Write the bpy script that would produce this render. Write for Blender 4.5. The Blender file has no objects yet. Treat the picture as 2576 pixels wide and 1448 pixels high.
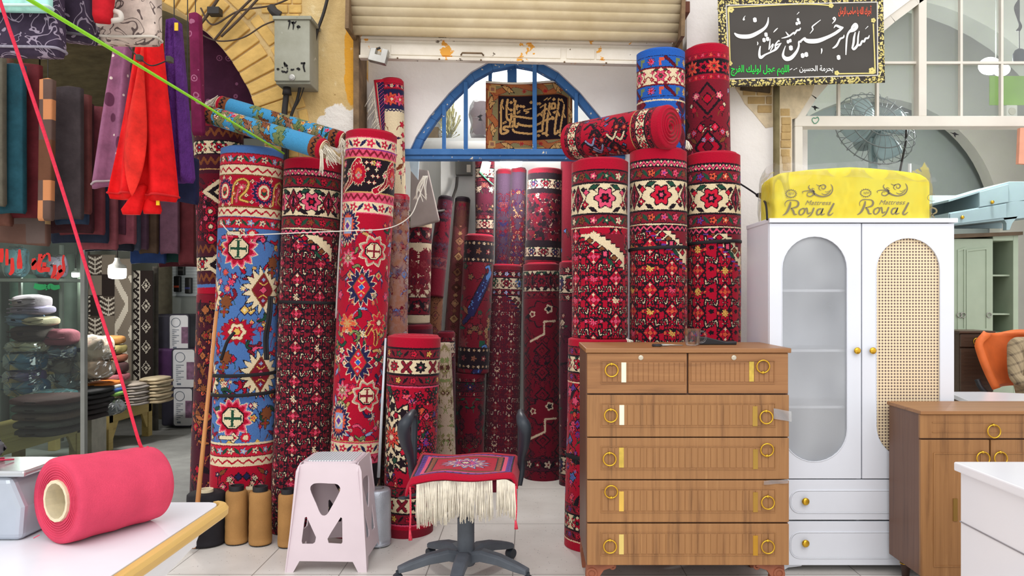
import bpy, bmesh, math, random
import numpy as np
from mathutils import Vector, Matrix, noise as mnoise
sc = bpy.context.scene
COL = sc.collection
R0 = random.Random(7)
# ------------------------------------------------------------------ camera, sky, sun, exposure
F, CX, CY, EYE = 1950.0, 1330.0, 748.0, 1.47      # focal length and vanishing point in pixels of the 2576x1448 frame
cam_d = bpy.data.cameras.new('camera')
cam = bpy.data.objects.new('camera', cam_d)
COL.objects.link(cam)
cam.location = (0, 0, EYE)
cam.rotation_euler = (math.pi / 2, 0, 0)
cam_d.sensor_fit = 'HORIZONTAL'
cam_d.sensor_width = 36
cam_d.lens = 36 * F / 2576
cam_d.shift_x = (1288 - CX) / 2576
cam_d.shift_y = (CY - 724) / 2576
cam_d.clip_start = 0.02
sc.camera = cam
wd = bpy.data.worlds.new('sky')
sc.world = wd
wd.use_nodes = True
_n = wd.node_tree.nodes
_l = wd.node_tree.links
_bg = _n['Background']
_geo = _n.new('ShaderNodeTexCoord')
_sep = _n.new('ShaderNodeSeparateXYZ')
_map = _n.new('ShaderNodeMapRange')
_map.inputs[1].default_value = -0.05
_map.inputs[2].default_value = 0.75
_mix = _n.new('ShaderNodeMix')
_mix.data_type = 'RGBA'
_mix.inputs[6].default_value = (0.90, 0.89, 0.88, 1)
_mix.inputs[7].default_value = (1.0, 1.0, 1.03, 1)
_l.new(_geo.outputs['Generated'], _sep.inputs[0])
_l.new(_sep.outputs[2], _map.inputs[0])
_l.new(_map.outputs[0], _mix.inputs[0])
_l.new(_mix.outputs[2], _bg.inputs[0])
_bg.inputs[1].default_value = 1.15
sun_d = bpy.data.lights.new('daylight_sun', 'SUN')
sun_d.energy = 1.15
sun_d.angle = math.radians(50)
sun_d.color = (1.0, 0.98, 0.96)
sun = bpy.data.objects.new('daylight_sun', sun_d)
COL.objects.link(sun)
sun.rotation_euler = Vector((0.04, 1.0, -0.80)).to_track_quat('-Z', 'Y').to_euler()
sc.view_settings.view_transform = 'Standard'
sc.view_settings.look = 'None'
sc.view_settings.exposure = 0.05
sc.view_settings.gamma = 1.0
sc.view_settings.use_curve_mapping = False
sc.cycles.max_bounces = 7
sc.cycles.diffuse_bounces = 3
sc.cycles.glossy_bounces = 3
sc.cycles.transmission_bounces = 4
sc.cycles.transparent_max_bounces = 12
sc.cycles.caustics_reflective = False
sc.cycles.caustics_refractive = False
def W(px, py, d):
 return Vector(((px - CX) / F * d, d, EYE - (py - CY) / F * d))
def X(px, d):
 return (px - CX) / F * d
def Z(py, d):
 return EYE - (py - CY) / F * d
# ------------------------------------------------------------------ colours and materials
def lin(c):
 out = []
 for v in c[:3]:
  v = v / 255.0
  out.append(v / 12.92 if v <= 0.04045 else ((v + 0.055) / 1.055) ** 2.4)
 return tuple(out) + (1.0,)
_mats = {}
class NT:
 """tiny node helper"""
 def __init__(s, name):
  s.m = bpy.data.materials.new(name)
  s.m.use_nodes = True
  s.t = s.m.node_tree
  s.b = s.t.nodes['Principled BSDF']
  s.out = s.t.nodes['Material Output']
 def n(s, typ, **kw):
  nd = s.t.nodes.new('ShaderNode' + typ)
  for k, v in kw.items():
   if k.startswith('i'):
    key = k[1:]
    nd.inputs[int(key) if key.isdigit() else key.replace('_', ' ')].default_value = v
   else:
    setattr(nd, k, v)
  return nd
 def l(s, a, b):
  s.t.links.new(a, b)
 def coord(s, scale=(1, 1, 1), kind='Object', rot=(0, 0, 0)):
  tc = s.n('TexCoord')
  mp = s.n('Mapping')
  mp.inputs['Scale'].default_value = scale
  mp.inputs['Rotation'].default_value = rot
  s.l(tc.outputs[kind], mp.inputs[0])
  return mp.outputs[0]
 def noise(s, vec, scale, detail=3, rough=0.55):
  nd = s.n('TexNoise')
  nd.inputs['Scale'].default_value = scale
  nd.inputs['Detail'].default_value = detail
  nd.inputs['Roughness'].default_value = rough
  s.l(vec, nd.inputs['Vector'])
  return nd.outputs['Fac']
 def ramp(s, fac, stops):
  nd = s.n('ValToRGB')
  el = nd.color_ramp.elements
  while len(el) < len(stops):
   el.new(0.5)
  for e, (p, c) in zip(el, stops):
   e.position = p
   e.color = c if len(c) == 4 else tuple(c) + (1,)
  s.l(fac, nd.inputs[0])
  return nd.outputs[0]
 def step(s, fac, a, b):
  nd = s.n('MapRange')
  nd.inputs[1].default_value = a
  nd.inputs[2].default_value = b
  s.l(fac, nd.inputs[0])
  return nd.outputs[0]
 def mix(s, fac, a, b, mode='MIX'):
  nd = s.n('Mix', data_type='RGBA', blend_type=mode)
  for v, i in ((fac, 0), (a, 6), (b, 7)):
   if isinstance(v, (int, float)):
    nd.inputs[i].default_value = v
   elif isinstance(v, tuple):
    nd.inputs[i].default_value = v
   else:
    s.l(v, nd.inputs[i])
  return nd.outputs[2]
 def math(s, op, a, b=0.0):
  nd = s.n('Math', operation=op)
  for v, i in ((a, 0), (b, 1)):
   if isinstance(v, (int, float)):
    nd.inputs[i].default_value = v
   else:
    s.l(v, nd.inputs[i])
  return nd.outputs[0]
 def bump(s, h, strength=0.3, dist=0.01):
  nd = s.n('Bump')
  nd.inputs['Strength'].default_value = strength
  nd.inputs['Distance'].default_value = dist
  s.l(h, nd.inputs['Height'])
  s.l(nd.outputs[0], s.b.inputs['Normal'])
 def base(s, c):
  if isinstance(c, tuple):
   s.b.inputs['Base Color'].default_value = c
  else:
   s.l(c, s.b.inputs['Base Color'])
 def set(s, rough=0.5, metal=0.0, spec=0.5):
  s.b.inputs['Roughness'].default_value = rough
  s.b.inputs['Metallic'].default_value = metal
  s.b.inputs['Specular IOR Level'].default_value = spec
def mat(col, rough=0.55, metal=0.0, var=0.10, scale=9.0, bump=0.0, bscale=80.0, spec=0.4, sheen=0.0):
 """plain procedural surface: a colour with soft noise variation, optional fine bump"""
 key = ('p', col, rough, metal, var, scale, bump, bscale, spec, sheen)
 if key in _mats:
  return _mats[key]
 t = NT('surface_%02x%02x%02x' % tuple(int(v) for v in col[:3]))
 c = lin(col)
 v = t.coord()
 if var > 0:
  dk = tuple(x * (1 - var) for x in c[:3]) + (1,)
  lt = tuple(min(1, x * (1 + var * 0.6)) for x in c[:3]) + (1,)
  t.base(t.ramp(t.noise(v, scale), [(0.3, dk), (0.7, lt)]))
 else:
  t.base(c)
 t.set(rough, metal, spec)
 if sheen:
  t.b.inputs['Sheen Weight'].default_value = sheen
  t.b.inputs['Sheen Roughness'].default_value = 0.4
 if bump > 0:
  t.bump(t.noise(v, bscale), bump, 0.01)
 _mats[key] = t.m
 return t.m
def emit(col, strength):
 t = NT('lamp_glow')
 t.b.inputs['Base Color'].default_value = (0.9, 0.9, 0.9, 1)
 t.b.inputs['Emission Color'].default_value = lin(col)
 t.b.inputs['Emission Strength'].default_value = strength
 return t.m
def thin_glass(tint=(235, 245, 245), refl=1.0, haze=0.0, name='thin_glass'):
 t = NT(name)
 tr = t.n('BsdfTransparent')
 tr.inputs[0].default_value = lin(tint)
 gl = t.n('BsdfGlossy')
 gl.inputs['Roughness'].default_value = 0.03
 fr = t.n('Fresnel')
 fr.inputs[0].default_value = 1.45
 mx = t.n('MixShader')
 t.l(t.math('MULTIPLY', fr.outputs[0], refl), mx.inputs[0])
 t.l(tr.outputs[0], mx.inputs[1])
 t.l(gl.outputs[0], mx.inputs[2])
 res = mx.outputs[0]
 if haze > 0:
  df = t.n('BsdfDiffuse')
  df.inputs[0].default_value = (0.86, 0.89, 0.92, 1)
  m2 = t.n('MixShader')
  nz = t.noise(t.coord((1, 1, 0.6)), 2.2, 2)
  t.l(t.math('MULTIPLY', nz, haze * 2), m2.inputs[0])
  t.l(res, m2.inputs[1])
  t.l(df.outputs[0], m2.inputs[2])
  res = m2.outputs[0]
 t.l(res, t.out.inputs[0])
 return t.m
def wood(base, dark, light, axis='z', name='wood_grain', rough=0.42, streak=0.55):
 key = ('w', base, dark, light, axis)
 if key in _mats:
  return _mats[key]
 t = NT(name)
 s = {'z': (14, 14, 0.9), 'x': (0.9, 14, 14), 'y': (14, 0.9, 14)}[axis]
 v = t.coord(s)
 n1 = t.noise(v, 1.6, 6, 0.6)
 v2 = t.coord({'z': (60, 60, 1.5), 'x': (1.5, 60, 60), 'y': (60, 1.5, 60)}[axis])
 n2 = t.noise(v2, 1.0, 3, 0.6)
 c = t.ramp(n1, [(0.25, lin(dark)), (0.45, lin(base)), (0.6, lin(base)), (0.78, lin(light))])
 v3 = t.coord({'z': (26, 26, 0.7), 'x': (0.7, 26, 26), 'y': (26, 0.7, 26)}[axis])
 n3 = t.noise(v3, 1.0, 5, 0.65)
 dk = t.step(n3, 0.64, 0.74)
 c2 = t.mix(t.math('MULTIPLY', dk, streak), c, lin(tuple(int(q * 0.55) for q in dark)))
 c3 = t.mix(0.22, c2, t.ramp(n2, [(0.3, lin(dark)), (0.7, lin(light))]))
 t.base(c3)
 t.set(rough, 0, 0.4)
 t.bump(n2, 0.06, 0.004)
 _mats[key] = t.m
 return t.m
# ------------------------------------------------------------------ mesh building
class MB:
 def __init__(s):
  s.v, s.f = [], []
 def add(s, verts, faces):
  o = len(s.v)
  s.v += [tuple(p) for p in verts]
  s.f += [tuple(i + o for i in f) for f in faces]
  return s
 def box(s, x0, x1, y0, y1, z0, z1, rot=None, piv=None):
  vs = [Vector((x, y, z)) for z in (z0, z1) for y in (y0, y1) for x in (x0, x1)]
  if rot is not None:
   pv = Vector(piv) if piv is not None else Vector(((x0 + x1) / 2, (y0 + y1) / 2, (z0 + z1) / 2))
   vs = [rot @ (p - pv) + pv for p in vs]
  return s.add(vs, [(0, 2, 3, 1), (4, 5, 7, 6), (0, 1, 5, 4), (2, 6, 7, 3), (0, 4, 6, 2), (1, 3, 7, 5)])
 def tube(s, pts, r, n=8, cap=True, closed=False):
  pts = [Vector(p) for p in pts]
  m = len(pts)
  rs = r if isinstance(r, (list, tuple)) else [r] * m
  rings = []
  prev = None
  for i in range(m):
   if closed:
    d = pts[(i + 1) % m] - pts[i - 1]
   else:
    d = pts[min(i + 1, m - 1)] - pts[max(i - 1, 0)]
   d = d.normalized() if d.length > 1e-9 else Vector((0, 0, 1))
   if prev is None:
    a = Vector((0, 0, 1)) if abs(d.z) < 0.9 else Vector((1, 0, 0))
    u = d.cross(a).normalized()
   else:
    u = (prev - d * prev.dot(d)).normalized()
   prev = u
   w = d.cross(u)
   rings.append([pts[i] + (u * math.cos(2 * math.pi * k / n) + w * math.sin(2 * math.pi * k / n)) * rs[i] for k in range(n)])
  vs = [p for q in rings for p in q]
  fs = []
  for i in range(m if closed else m - 1):
   j = (i + 1) % m
   for k in range(n):
    fs.append((i * n + k, i * n + (k + 1) % n, j * n + (k + 1) % n, j * n + k))
  if cap and not closed:
   fs.append(tuple(range(n))[::-1])
   fs.append(tuple((m - 1) * n + k for k in range(n)))
  return s.add(vs, fs)
 def lathe(s, prof, c=(0, 0, 0), n=24, axis=(0, 0, 1), cap0=True, cap1=True):
  ax = Vector(axis).normalized()
  a = Vector((1, 0, 0)) if abs(ax.x) < 0.9 else Vector((0, 1, 0))
  u = (a - ax * a.dot(ax)).normalized()
  w = ax.cross(u)
  c = Vector(c)
  vs = []
  for r, h in prof:
   for k in range(n):
    t = 2 * math.pi * k / n
    vs.append(c + ax * h + (u * math.cos(t) + w * math.sin(t)) * r)
  fs = []
  for i in range(len(prof) - 1):
   for k in range(n):
    fs.append((i * n + k, i * n + (k + 1) % n, (i + 1) * n + (k + 1) % n, (i + 1) * n + k))
  if cap0:
   fs.append(tuple(range(n))[::-1])
  if cap1:
   fs.append(tuple((len(prof) - 1) * n + k for k in range(n)))
  return s.add(vs, fs)
 def torus(s, c, R, r, axis=(0, 1, 0), n=28, m=8):
  ax = Vector(axis).normalized()
  a = Vector((1, 0, 0)) if abs(ax.x) < 0.9 else Vector((0, 1, 0))
  u = (a - ax * a.dot(ax)).normalized()
  w = ax.cross(u)
  pts = [Vector(c) + (u * math.cos(2 * math.pi * k / n) + w * math.sin(2 * math.pi * k / n)) * R for k in range(n)]
  return s.tube(pts, r, m, closed=True)
 def ball(s, c, r, n=14, m=8, sc=(1, 1, 1)):
  c = Vector(c)
  vs = [c + Vector((0, 0, r * sc[2]))]
  for i in range(1, m):
   p = math.pi * i / m
   for k in range(n):
    t = 2 * math.pi * k / n
    vs.append(c + Vector((r * sc[0] * math.sin(p) * math.cos(t), r * sc[1] * math.sin(p) * math.sin(t), r * sc[2] * math.cos(p))))
  vs.append(c - Vector((0, 0, r * sc[2])))
  fs = [(0, 1 + k, 1 + (k + 1) % n) for k in range(n)]
  for i in range(m - 2):
   for k in range(n):
    a = 1 + i * n
    fs.append((a + k, a + n + k, a + n + (k + 1) % n, a + (k + 1) % n))
  e = len(vs) - 1
  a = 1 + (m - 2) * n
  fs += [(e, a + (k + 1) % n, a + k) for k in range(n)]
  return s.add(vs, fs)
 def prism(s, poly, y0, y1, axis='y'):
  """2D polygon extruded; axis y: (x,z) poly, axis x: (y,z) poly, axis z: (x,y) poly"""
  def P(a, b, h):
   return (a, h, b) if axis == 'y' else ((h, a, b) if axis == 'x' else (a, b, h))
  n = len(poly)
  vs = [P(a, b, y0) for a, b in poly] + [P(a, b, y1) for a, b in poly]
  fs = [tuple(range(n)), tuple(range(2 * n - 1, n - 1, -1))]
  for i in range(n):
   j = (i + 1) % n
   fs.append((i, n + i, n + j, j))
  return s.add(vs, fs)
 def frame(s, outer, inner, y0, y1, axis='y'):
  """ring between two polygons with the same number of points, extruded"""
  def P(a, b, h):
   return (a, h, b) if axis == 'y' else ((h, a, b) if axis == 'x' else (a, b, h))
  n = len(outer)
  vs = [P(a, b, h) for h in (y0, y1) for pl in (outer, inner) for a, b in pl]
  fs = []
  for i in range(n):
   j = (i + 1) % n
   fs += [(i, j, n + j, n + i), (2 * n + i, 3 * n + i, 3 * n + j, 2 * n + j),
    (i, 2 * n + i, 2 * n + j, j), (n + i, n + j, 3 * n + j, 3 * n + i)]
  return s.add(vs, fs)
 def grid(s, fn, nu, nv, flip=False):
  vs = [fn(i / nu, j / nv) for j in range(nv + 1) for i in range(nu + 1)]
  fs = []
  for j in range(nv):
   for i in range(nu):
    a = j * (nu + 1) + i
    q = (a, a + 1, a + nu + 2, a + nu + 1)
    fs.append(q[::-1] if flip else q)
  return s.add(vs, fs)
 def build(s, name, material, parent=None, smooth=False, bevel=0.0, seg=2, subsurf=0, fix=True, auto=False, solid=0.0):
  me = bpy.data.meshes.new(name)
  me.from_pydata(s.v, [], s.f)
  if fix:
   bm = bmesh.new()
   bm.from_mesh(me)
   bmesh.ops.recalc_face_normals(bm, faces=bm.faces)
   bm.to_mesh(me)
   bm.free()
  o = bpy.data.objects.new(name, me)
  COL.objects.link(o)
  if material is not None:
   me.materials.append(material)
  if smooth or auto:
   me.polygons.foreach_set('use_smooth', [True] * len(me.polygons))
  if auto:
   try:
    me.set_sharp_from_angle(angle=math.radians(38))
   except Exception:
    pass
  if parent is not None:
   o.parent = parent
   o.matrix_parent_inverse = Matrix.Translation(-Vector(parent.location)) if parent.type == 'EMPTY' else Matrix()
  if solid:
   md = o.modifiers.new('thickness', 'SOLIDIFY')
   md.thickness = solid
  if bevel > 0:
   md = o.modifiers.new('bevel', 'BEVEL')
   md.width = bevel
   md.segments = seg
   md.limit_method = 'ANGLE'
   md.angle_limit = math.radians(40)
  if subsurf:
   md = o.modifiers.new('subsurf', 'SUBSURF')
   md.levels = subsurf
   md.render_levels = subsurf
  return o
def tag(o, label, cat, group=None):
 o['label'] = label
 o['category'] = cat
 if group:
  o['group'] = group
 return o
def thing(name, label, cat, loc=(0, 0, 0), group=None):
 o = bpy.data.objects.new(name, None)
 o.empty_display_size = 0.1
 o.location = loc
 COL.objects.link(o)
 return tag(o, label, cat, group)
def structure(o):
 o['kind'] = 'structure'
 return o
def copy_tree(o, delta, label=None, group=None):
 r = o.copy()
 COL.objects.link(r)
 r.location = Vector(o.location) + Vector(delta)
 if label:
  r['label'] = label
 if group:
  r['group'] = group
 for ch in list(o.children):
  c = ch.copy()
  COL.objects.link(c)
  c.parent = r
  for g in list(ch.children):
   d = g.copy()
   COL.objects.link(d)
   d.parent = c
 return r
def spline(pts, n=8, closed=False):
 pts = [tuple(p) for p in pts]
 m = len(pts)
 out = []
 rng = range(m) if closed else range(m - 1)
 for i in rng:
  if closed:
   p0, p1, p2, p3 = pts[i - 1], pts[i], pts[(i + 1) % m], pts[(i + 2) % m]
  else:
   p0, p1, p2, p3 = pts[max(i - 1, 0)], pts[i], pts[i + 1], pts[min(i + 2, m - 1)]
  for k in range(n):
   t = k / n
   out.append(tuple(0.5 * ((2 * b) + (-a + c) * t + (2 * a - 5 * b + 4 * c - d) * t * t + (-a + 3 * b - 3 * c + d) * t ** 3)
       for a, b, c, d in zip(p0, p1, p2, p3)))
 if not closed:
  out.append(pts[-1])
 return out
def rrect(x0, x1, z0, z1, r, n=5):
 out = []
 for cx, cz, a0 in ((x1 - r, z1 - r, 0), (x0 + r, z1 - r, 90), (x0 + r, z0 + r, 180), (x1 - r, z0 + r, 270)):
  for k in range(n + 1):
   a = math.radians(a0 + 90 * k / n)
   out.append((cx + r * math.cos(a), cz + r * math.sin(a)))
 return out
def brush(mb, pts, ws, place, n=7):
 """flat calligraphic stroke: pts (a,b), half-width list, placed by place(a,b)->3D"""
 q = spline([(p[0], p[1], w) for p, w in zip(pts, ws)], n)
 L, Rr = [], []
 for i, (a, b, w) in enumerate(q):
  a0, b0, _ = q[max(i - 1, 0)]
  a1, b1, _ = q[min(i + 1, len(q) - 1)]
  dx, dy = a1 - a0, b1 - b0
  ln = math.hypot(dx, dy) or 1
  nx, ny = -dy / ln * w, dx / ln * w
  L.append(place(a + nx, b + ny))
  Rr.append(place(a - nx, b - ny))
 m = len(q)
 return mb.add(L + Rr, [(i, i + 1, m + i + 1, m + i) for i in range(m - 1)])
# Arabic letter shaping (isolated, final, initial, medial)
_AR = {'ا': ('\uFE8D', '\uFE8E', None, None), 'آ': ('\uFE81', '\uFE82', None, None), 'ب': ('\uFE8F', '\uFE90', '\uFE91', '\uFE92'),
 'ة': ('\uFE93', '\uFE94', None, None), 'ج': ('\uFE9D', '\uFE9E', '\uFE9F', '\uFEA0'), 'ح': ('\uFEA1', '\uFEA2', '\uFEA3', '\uFEA4'),
 'ر': ('\uFEAD', '\uFEAE', None, None), 'ز': ('\uFEAF', '\uFEB0', None, None), 'س': ('\uFEB1', '\uFEB2', '\uFEB3', '\uFEB4'),
 'ش': ('\uFEB5', '\uFEB6', '\uFEB7', '\uFEB8'), 'ص': ('\uFEB9', '\uFEBA', '\uFEBB', '\uFEBC'), 'ع': ('\uFEC9', '\uFECA', '\uFECB', '\uFECC'),
 'ف': ('\uFED1', '\uFED2', '\uFED3', '\uFED4'), 'ك': ('\uFED9', '\uFEDA', '\uFEDB', '\uFEDC'), 'ل': ('\uFEDD', '\uFEDE', '\uFEDF', '\uFEE0'),
 'م': ('\uFEE1', '\uFEE2', '\uFEE3', '\uFEE4'), 'ن': ('\uFEE5', '\uFEE6', '\uFEE7', '\uFEE8'), 'ه': ('\uFEE9', '\uFEEA', '\uFEEB', '\uFEEC'),
 'و': ('\uFEED', '\uFEEE', None, None), 'ي': ('\uFEF1', '\uFEF2', '\uFEF3', '\uFEF4'), 'گ': ('\uFB92', '\uFB93', '\uFB94', '\uFB95'),
 'د': ('\uFEA9', '\uFEAA', None, None)}
def shape_ar(s):
 out = []
 for w in s.split(' '):
  r = []
  for i, ch in enumerate(w):
   f = _AR[ch]
   pj = i > 0 and _AR[w[i - 1]][2] is not None
   nj = i < len(w) - 1 and f[2] is not None
   r.append((f[3] if nj else f[1]) if pj else (f[2] if nj else f[0]))
  out.append(''.join(r)[::-1])
 return ' '.join(out[::-1])
def text_mesh(body, name, material, parent, width, height, place, shear=0.0, bold=0.0):
 """lettering: a text turned into a mesh, fitted to width x height and set by place(a,b)->3D"""
 cu = bpy.data.curves.new('lettering', 'FONT')
 cu.body = body
 cu.shear = shear
 cu.offset = bold
 cu.resolution_u = 4
 tmp = bpy.data.objects.new('lettering', cu)
 COL.objects.link(tmp)
 dg = bpy.context.evaluated_depsgraph_get()
 dg.update()
 me = bpy.data.meshes.new_from_object(tmp.evaluated_get(dg))
 bpy.data.objects.remove(tmp)
 bpy.data.curves.remove(cu)
 co = [v.co.copy() for v in me.vertices]
 x0, x1 = min(c.x for c in co), max(c.x for c in co)
 y0, y1 = min(c.y for c in co), max(c.y for c in co)
 mb = MB()
 mb.add([place((c.x - x0) / (x1 - x0) * width, (c.y - y0) / (y1 - y0) * height) for c in co], [tuple(p.vertices) for p in me.polygons])
 bpy.data.meshes.remove(me)
 return mb.build(name, material, parent, fix=False)
# ------------------------------------------------------------------ the setting
def floor_mat():
 t = NT('terrazzo_tiles')
 v = t.coord()
 sep = t.n('SeparateXYZ')
 t.l(v, sep.inputs[0])
 vo = t.n('TexVoronoi')
 vo.inputs['Scale'].default_value = 55
 t.l(v, vo.inputs['Vector'])
 chip = t.math('LESS_THAN', vo.outputs['Distance'], 0.16)
 n = t.noise(v, 3, 4)
 base = t.ramp(n, [(0.3, lin((212, 207, 200))), (0.7, lin((228, 224, 218)))])
 n2 = t.noise(v, 40, 2)
 c = t.mix(t.math('MULTIPLY', chip, t.step(n2, 0.52, 0.6)), base, lin((120, 108, 98)))
 jx = t.math('ABSOLUTE', t.math('SUBTRACT', t.math('FRACT', t.math('DIVIDE', t.math('ADD', sep.outputs[0], 0.085 + 0.23 + 46), 0.46)), 0.5))
 jy = t.math('ABSOLUTE', t.math('SUBTRACT', t.math('FRACT', t.math('DIVIDE', t.math('ADD', sep.outputs[1], -5.04 + 0.46 + 92), 0.92)), 0.5))
 j = t.math('MAXIMUM', t.math('LESS_THAN', jx, 0.006), t.math('LESS_THAN', jy, 0.0035))
 t.base(t.mix(t.math('MULTIPLY', j, 0.75), c, lin((105, 98, 92))))
 t.set(0.38, 0, 0.45)
 return t.m
def plaster_mat(name, cols, chips=None, scale=1.2, bump=0.25):
 """painted plaster: colour patches by noise, optional chips showing another layer"""
 t = NT(name)
 v = t.coord()
 c = t.ramp(t.noise(v, scale, 6, 0.62), cols)
 if chips:
  for lo, hi, sc_, col in chips:
   c = t.mix(t.step(t.noise(v, sc_, 5, 0.6), lo, hi), c, lin(col))
 t.base(c)
 t.set(0.85, 0, 0.2)
 t.bump(t.noise(v, 14, 6, 0.65), bump, 0.02)
 return t.m
FLOOR = floor_mat()
WHITE_PLASTER = plaster_mat('white_plaster', [(0.3, lin((238, 233, 228))), (0.7, lin((249, 246, 242)))],
       [(0.70, 0.72, 5.5, (196, 178, 146)), (0.755, 0.765, 16, (150, 140, 130))], 1.4)
def ochre_mat():
 t = NT('old_ochre_plaster')
 v = t.coord()
 sep = t.n('SeparateXYZ')
 t.l(v, sep.inputs[0])
 n1, n2 = t.noise(v, 1.7, 6, 0.62), t.noise(v, 4.2, 6, 0.65)
 c = t.ramp(n1, [(0.28, lin((196, 162, 102))), (0.5, lin((222, 192, 134))), (0.72, lin((232, 208, 158)))])
 def near(x, z, sx, sz):                  # soft spot on the wall, broken up by noise
  a = t.math('DIVIDE', t.math('SUBTRACT', sep.outputs[0], x), sx)
  b = t.math('DIVIDE', t.math('SUBTRACT', sep.outputs[2], z), sz)
  r = t.math('ADD', t.math('MULTIPLY', a, a), t.math('MULTIPLY', b, b))
  return t.step(t.math('ADD', r, t.math('MULTIPLY', t.math('SUBTRACT', n2, 0.5), 3.2)), 1.05, 0.9)
 c = t.mix(t.math('MULTIPLY', near(-1.17, 2.98, 0.055, 0.34), 0.9), c, lin((234, 166, 44)))
 for q in ((-1.20, 2.60, 0.17, 0.17), (-1.13, 2.86, 0.03, 0.12), (-1.36, 2.64, 0.05, 0.04), (-1.62, 3.1, 0.03, 0.25)):
  c = t.mix(near(*q), c, lin((244, 238, 228)))
 c = t.mix(t.step(t.noise(v, 22, 4, 0.7), 0.66, 0.70), c, lin((160, 124, 72)))
 c = t.mix(t.math('MULTIPLY', t.step(t.noise(v, 2.6, 8, 0.75), 0.60, 0.63), 0.5), c, lin((240, 222, 176)))
 t.base(c)
 t.set(0.88, 0, 0.2)
 t.bump(t.noise(v, 12, 8, 0.7), 0.7, 0.03)
 return t.m
OCHRE = ochre_mat()
BRICK = mat((222, 182, 108), 0.85, var=0.22, scale=7, bump=0.5, bscale=40, spec=0.15)
BRICK_RAW = mat((196, 166, 116), 0.9, var=0.25, scale=7, bump=0.6, bscale=40, spec=0.1)
ROOM_WHITE = plaster_mat('inner_white_paint', [(0.3, lin((206, 206, 204))), (0.7, lin((222, 222, 220)))], None, 1.5, 0.1)
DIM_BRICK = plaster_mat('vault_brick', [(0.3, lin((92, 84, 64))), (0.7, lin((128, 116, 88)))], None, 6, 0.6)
SHOP_GREY = plaster_mat('grey_paint', [(0.3, lin((150, 156, 152))), (0.7, lin((166, 172, 168)))], None, 2, 0.1)
STONE_GREY = plaster_mat('grey_stone_floor', [(0.3, lin((138, 138, 136))), (0.7, lin((158, 158, 156)))], None, 5, 0.1)
PALE = plaster_mat('pale_vault_paint', [(0.3, lin((206, 204, 196))), (0.7, lin((218, 216, 208)))], None, 1.2, 0.08)
LUNETTE = plaster_mat('shaded_niche_wall', [(0.3, lin((170, 180, 178))), (0.7, lin((180, 190, 188)))], None, 1.2, 0.06)  # greener niche wall, with the shade of the recess put into its colour
YF = 5.15                                   # street face of the shop fronts
structure(MB().box(-1.75, 9, -4, 12, -0.05, 0).build('floor', FLOOR))
structure(MB().box(-9, -1.75, -4, 5.3, -0.05, 0).build('floor', FLOOR))
structure(MB().box(-9, -1.75, 5.3, 12, -0.05, 0).build('floor', STONE_GREY))
# left pier with the big brick arch of the blanket shop
AC, AZ, AR = -2.97, 2.33, 1.225
TOP = 4.5
arc = [(AC + AR * math.cos(math.radians(a)), AZ + AR * math.sin(math.radians(a))) for a in range(90, -1, -5)]
mb = MB()
mb.prism([(-1.122, 0), (-1.122, TOP), (AC, TOP)] + arc + [(AC + AR, 0)], YF, 5.45)
arc2 = [(2 * AC - a, b) for a, b in arc]
mb.prism([(-7, 0), (-7, TOP), (AC, TOP)] + arc2 + [(AC - AR, 0)], YF, 5.45)
structure(mb.build('wall_left', OCHRE))
mb = MB()
rb = random.Random(3)
def voussoirs(r0, r1, a0, a1, n, y0, y1, gap=0.08):
 for k in range(n):
  t0 = math.radians(a0 + (a1 - a0) * (k + gap * rb.uniform(0.5, 1.2)) / n)
  t1 = math.radians(a0 + (a1 - a0) * (k + 1 - gap * rb.uniform(0.5, 1.2)) / n)
  q0, q1 = r0 + rb.uniform(0, 0.012), r1 - rb.uniform(0, 0.015)
  pl = [(AC + r * math.cos(t), AZ + r * math.sin(t)) for r, t in ((q0, t0), (q1, t0), (q1, t1), (q0, t1))]
  mb.prism(pl, y0 - rb.uniform(0, 0.008), y1)
voussoirs(AR - 0.002, AR + 0.235, -42, 120, 40, YF - 0.014, YF + 0.02)
voussoirs(AR + 0.25, AR + 0.33, -20, 120, 16, YF - 0.008, YF + 0.02, 0.04)
for j in range(13):                          # courses beside the arch ring
 z = Z(292, YF) + j * 0.062
 dx = z - AZ
 xin = AC + math.sqrt(max(0.01, (AR + 0.345) ** 2 - dx * dx))
 x = xin + 0.01
 while x < -1.52 + (0.03 if j % 2 else 0):
  w = rb.uniform(0.14, 0.2) if j % 2 else rb.uniform(0.08, 0.2)
  x2 = min(x + w, -1.5)
  if x2 - x > 0.03:
   mb.box(x, x2 - 0.008, YF - 0.008 - rb.uniform(0, 0.005), YF + 0.02, z, z + 0.056)
  x += w
o = mb.build('trim_1', BRICK, bevel=0.006)
structure(o)
# recess of the carpet shop: white wall with the blue arched fanlight, doorway below
YR = 5.42
xl, xr = -1.122, 1.05
aL = [(1025, 390), (1045, 345), (1080, 292), (1130, 232), (1185, 180), (1235, 152), (1295, 140)]
aP = [(X(a, YR), Z(b, YR)) for a, b in aL]
aR = [(X(2590 - a, YR), Z(b, YR)) for a, b in aL]
mb = MB()
xj = X(1003, YR)
mb.prism([(xl, 0), (xl, TOP), (aP[-1][0], TOP)] + aP[::-1] + [(xj, aP[0][1]), (xj, 0)], YR, YR + 0.25)
mb.prism([(xr + 0.9, 0), (xr + 0.9, TOP), (aP[-1][0], TOP)] + aR[::-1] + [(aR[0][0], 0)], YR, YR + 0.25)
structure(mb.build('wall_back', WHITE_PLASTER))
# right pier of white plaster
mb = MB()
mb.box(xr, X(1993, YF), YF, 5.45, 0, TOP)
structure(mb.build('wall_right', WHITE_PLASTER))
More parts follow.
